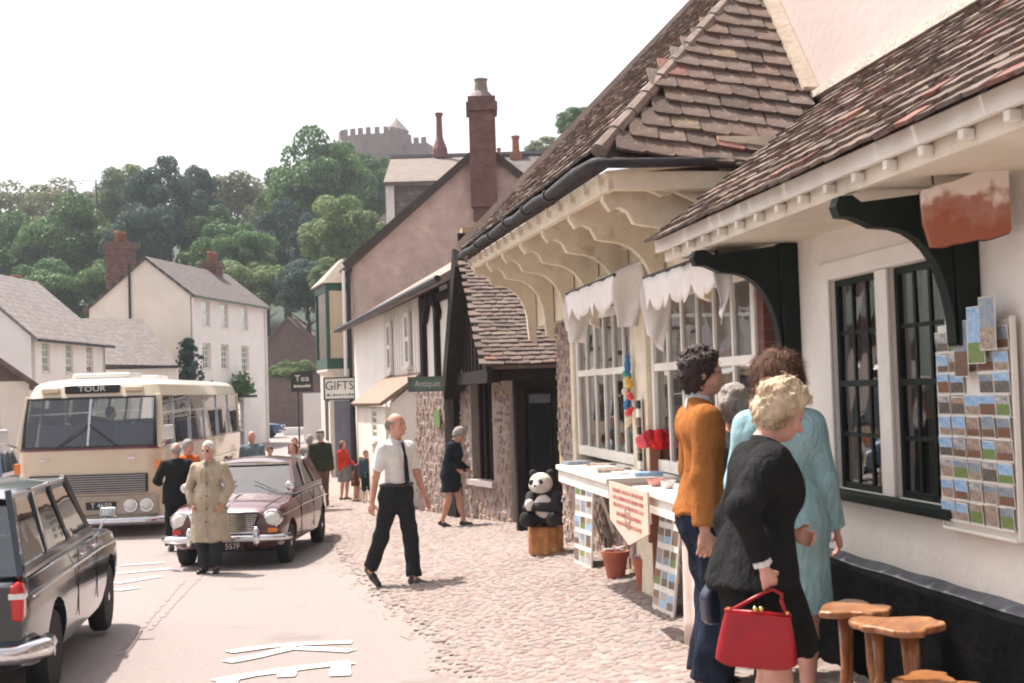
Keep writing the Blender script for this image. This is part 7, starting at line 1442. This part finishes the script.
b = MB(); b.box(-1.9, -.9, -.5, .5, zrf+.06, zrf+.16); b.box(-4.5, -3.6, -.45, .45, zrf+.06, zrf+.15); o = b.build('roof_hatch', whitep, bus, bevel=.04)
o['kind'] = 'stuff'
b = MB(); b.box(-LB+.2, -.1, -W2+.08, W2-.08, .62, .66); b.build('floor', darkin, bus)
# windscreen: two panes and pillars
def fpt(y, t): w_ = lerp(W2, W2-.09, t); return Vector((lerp(0, -.30, t)+.06*(1-(y/w_)**2)+.0, y, lerp(zbelt+.045, zwt, t)))
for sy in (-1, 1):
    b = MB(); b.grid(lambda u, v: tuple(fpt(sy*lerp(.02, W2-.16, u), v)), 8, 4); b.build('windscreen', carglass, bus, smooth=True)
b = MB(); b.bar(fpt(0, 0), fpt(0, 1), .035, .03, up=(1, 0, 0)); b.build('screen_divider', chrome, bus)
b = MB(); b.tube([fpt(y*(W2-.14), .0)+Vector((.015, 0, .015)) for y in (-1, -.5, 0, .5, 1)]+[fpt((W2-.14), .5)+Vector((.02, 0, 0))]+[fpt(y*(W2-.16), 1.)+Vector((.015, 0, -.01)) for y in (1, .5, 0, -.5, -1)]+[fpt(-(W2-.14), .5)+Vector((.02, 0, 0)), fpt(-(W2-.14), 0)+Vector((.015, 0, .015))], .022, 6); b.build('screen_seal', M('black_rubber', (.03, .03, .03), .6), bus)
for sy in (-1, 1):
    b = MB(); b.bar((-.10, sy*(W2-.045), zbelt), (-.42, sy*(W2-.13), zwt+.02), .10, .12, up=(1, 0, 0)); b.build('corner_pillar', creamp, bus, bevel=.02)
    xs_ = [-.22, -1.15, -2.75, -4.35, -5.95, -7.55, -9.0]; rk = -.22
    for k, x in enumerate(xs_):
        b = MB(); b.bar((x, sy*(W2-.03), zbelt+.02), (x+rk, sy*(W2-.115), zwt+.02), .055, .05, up=(1, 0, 0)); b.build('pillar', chrome if 0 < k < 6 else creamp, bus)
    for k in range(6):
        x0, x1 = xs_[k]-.03, xs_[k+1]+.03; yb_, yt_ = sy*(W2-.035), sy*(W2-.11); t = .66
        mid = lambda x: (x+rk*t, lerp(yb_, yt_, t), lerp(zbelt+.045, zwt, t))
        quad([(x0, yb_, zbelt+.045), (x1, yb_, zbelt+.045), mid(x1), mid(x0)], 'side_window', carglass, bus); quad([mid(x0), mid(x1), (x1+rk, yt_, zwt), (x0+rk, yt_, zwt)], 'quarter_light', carglass, bus)
        b = MB(); b.bar(mid(x0), mid(x1), .03, .03); b.build('window_bar', chrome, bus)
        if k < 5: b = MB(); x = (x0+x1)/2; b.box(x-.1, x+.02, sy*.25, sy*1.02, .66, zbelt+.42); b.build('seat_back', M('coach_seat', (.06, .05, .09), .8), bus, bevel=.05)
    quad([(-LB+.13, sy*.1, zbelt+.05), (-LB+.13, sy*(W2-.3), zbelt+.05), (-LB+.2, sy*(W2-.35), zwt), (-LB+.2, sy*.1, zwt)], 'rear_window', carglass, bus)
    for x in (-1.75, -6.9): wheel(bus, x, sy*(W2-.14), .44, .24, M('coach_hub', (.5, .45, .38), .5)); b = MB(); b.prism([(x+math.cos(a)*.56, .44+math.sin(a)*.56) for a in [math.pi*i/14 for i in range(15)]], 'y', sy*(W2-.02), sy*(W2+.004)); b.build('wheel_arch', darkin, bus)
    b = MB(); b.tube([(-.3, sy*(W2+.012), 1.05), (-LB+.4, sy*(W2+.012), 1.05)], .014, 6); b.build('side_strip', chrome, bus)
# grille and lower front
b = MB(); b.box(-.05, .075, -.98, .98, .74, 1.06); gr = b.build('grille', M('coach_grille', (.035, .037, .04), .35, metal=.5), bus, bevel=.02)
for k in range(8): z = .765+k*.038; b = MB(); b.box(.07, .09, -.95, .95, z-.007, z+.007); b.build('grille_bar', M('grille_alloy', (.42, .42, .42), .35, metal=.9), gr)
b = MB(); b.box(-.05, .07, -1.16, 1.16, .36, .71); b.build('lamp_panel', M('lamp_panel', (.40, .34, .27), .4, (.33, .28, .22), 4, metal=.2), bus, bevel=.04)
for sy in (-1, 1):
    for k in (0, 1):
        mt2 = T(.05, sy*(.70+.26*k), .53, 0, 0, math.pi/2); b = MB(); b.lathe([(.12, -.02), (.125, .04), (.115, .055), (.10, .05)], 18, mat=mt2); h2 = b.build('headlight', chrome, bus, auto=40); b = MB(); b.lathe([(.10, .045), (.08, .065), (.002, .08)], 16, mat=mt2); b.build('lens', lamp_glass, h2, smooth=True)
    b = MB(); b.box(.0, .06, sy*1.17-.05, sy*1.17+.05, 1.10, 1.28); b.build('indicator', amber, bus, bevel=.015)
    b = MB(); b.box(.05, .066, sy*.72-.06, sy*.72+.06, 1.30, 1.34); b.build('badge', chrome, bus)
    b = MB(); b.tube([fpt(sy*.55, 0)+Vector((.05, 0, -.02)), fpt(sy*.15, .33)+Vector((.06, 0, 0)), fpt(-sy*.05*0+sy*.02, .45)+Vector((.055, 0, 0))], .011, 5); b.build('wiper', iron, bus)
    b = MB(); b.tube([(-.05, sy*(W2-.02), 1.55), (.12, sy*(W2+.12), 1.62), (.14, sy*(W2+.14), 1.72)], .012, 6); mr_ = b.build('mirror', chrome, bus); b = MB(); b.box(.12, .15, sy*(W2+.14)-.08, sy*(W2+.14)+.08, 1.62, 1.86); b.build('mirror_head', chrome, mr_, bevel=.015)
b = MB(); b.box(.065, .08, -.04, .46, .47, .60); pl_ = b.build('number_plate', signblack, bus); text('T 4650', .12, 'plate_lettering', signwhite, pl_, face_m((.083, .21, .535), (0, 1, 0), (0, 0, 1)))
b = MB(); b.box(.065, .085, .56-.03, .56+.2-.16+.0, .5, .56); 
b = MB(); b.tube([(-.35, -1.26, .27), (.05, -1.22, .27), (.13, -.9, .27), (.15, 0, .27), (.13, .9, .27), (.05, 1.22, .27), (-.35, 1.26, .27)], .075, 8); b.build('bumper', chrome, bus, smooth=True)
b = MB(); b.box(-.40, -.285, -.46, .46, zwt+.07, zwt+.21); ds = b.build('destination_box', signblack, bus, bevel=.02); text('TOUR', .13, 'lettering', signwhite, ds, face_m((-.282, 0, zwt+.14), (0, 1, 0), (0, 0, 1)), sx=1.3)
b = MB(); b.box(-.42, -.27, -.85, -.55, zwt+.09, zwt+.17); b.box(-.42, -.27, .55, .85, zwt+.09, zwt+.17); o = b.build('vent', creamp, bus, bevel=.02); o['kind'] = 'stuff'
b = MB(); b.box(-1.1, -.35, -W2-.004, -W2+.01, .4, 2.2)
q = quad([(-.45, W2-.06, 1.72), (-.85, W2-.06, 1.72), (-.90, W2-.10, 2.2), (-.52, W2-.10, 2.2)], 'window_notice', signwhite, bus)
dr = thing_w = BM @ Vector((-.85, -.55, 0)); g0 = BM.translation.z
person('coach driver in pale shirt behind the coach windscreen', (dr.x, dr.y, g0+.42), 0, 1.55, .02, top=dict(m=cloth('driver_shirt', (.5, .48, .42)), t=.02, name='shirt', hem=.9), legs=dict(m=charcoal), hair=dict(style='short', m=darkh), hands={'L': (.18, -.32, 1.2), 'R': (-.18, -.32, 1.2)})
dr = BM @ Vector((-1.15, .1, 0)); person('passenger in dark blue standing inside the coach', (dr.x, dr.y, g0+.66), 120, 1.5, .022, top=dict(m=cloth('passenger_blue', (.05, .07, .16)), t=.025, name='jacket', hem=.8), legs=dict(m=charcoal), hair=dict(style='short', m=darkh))
dr = BM @ Vector((-2.1, -.6, 0)); person('passenger in grey seated behind the coach driver', (dr.x, dr.y, g0+.3), 0, 1.55, .022, top=dict(m=cloth('passenger_grey', (.2, .2, .24)), t=.025, name='jacket', hem=.8), legs=dict(m=charcoal), hair=dict(style='short', m=grey_h))
# ================================================================== haze
b = MB(); b.box(-280, 220, -25, 920, -3.2, 78); hz = bpy.data.materials.new('thin_haze'); hz.use_nodes = True; t = hz.node_tree; t.nodes.remove(t.nodes['Principled BSDF']); pv = t.nodes.new('ShaderNodeVolumePrincipled')
pv.inputs['Color'].default_value = (.84, .90, .98, 1); pv.inputs['Density'].default_value = .00046; pv.inputs['Anisotropy'].default_value = .3; t.links.new(pv.outputs[0], t.nodes['Material Output'].inputs['Volume'])
o = b.build('haze', hz); o['kind'] = 'stuff'; o['label'] = 'pale summer haze over the whole street'; o['category'] = 'haze'
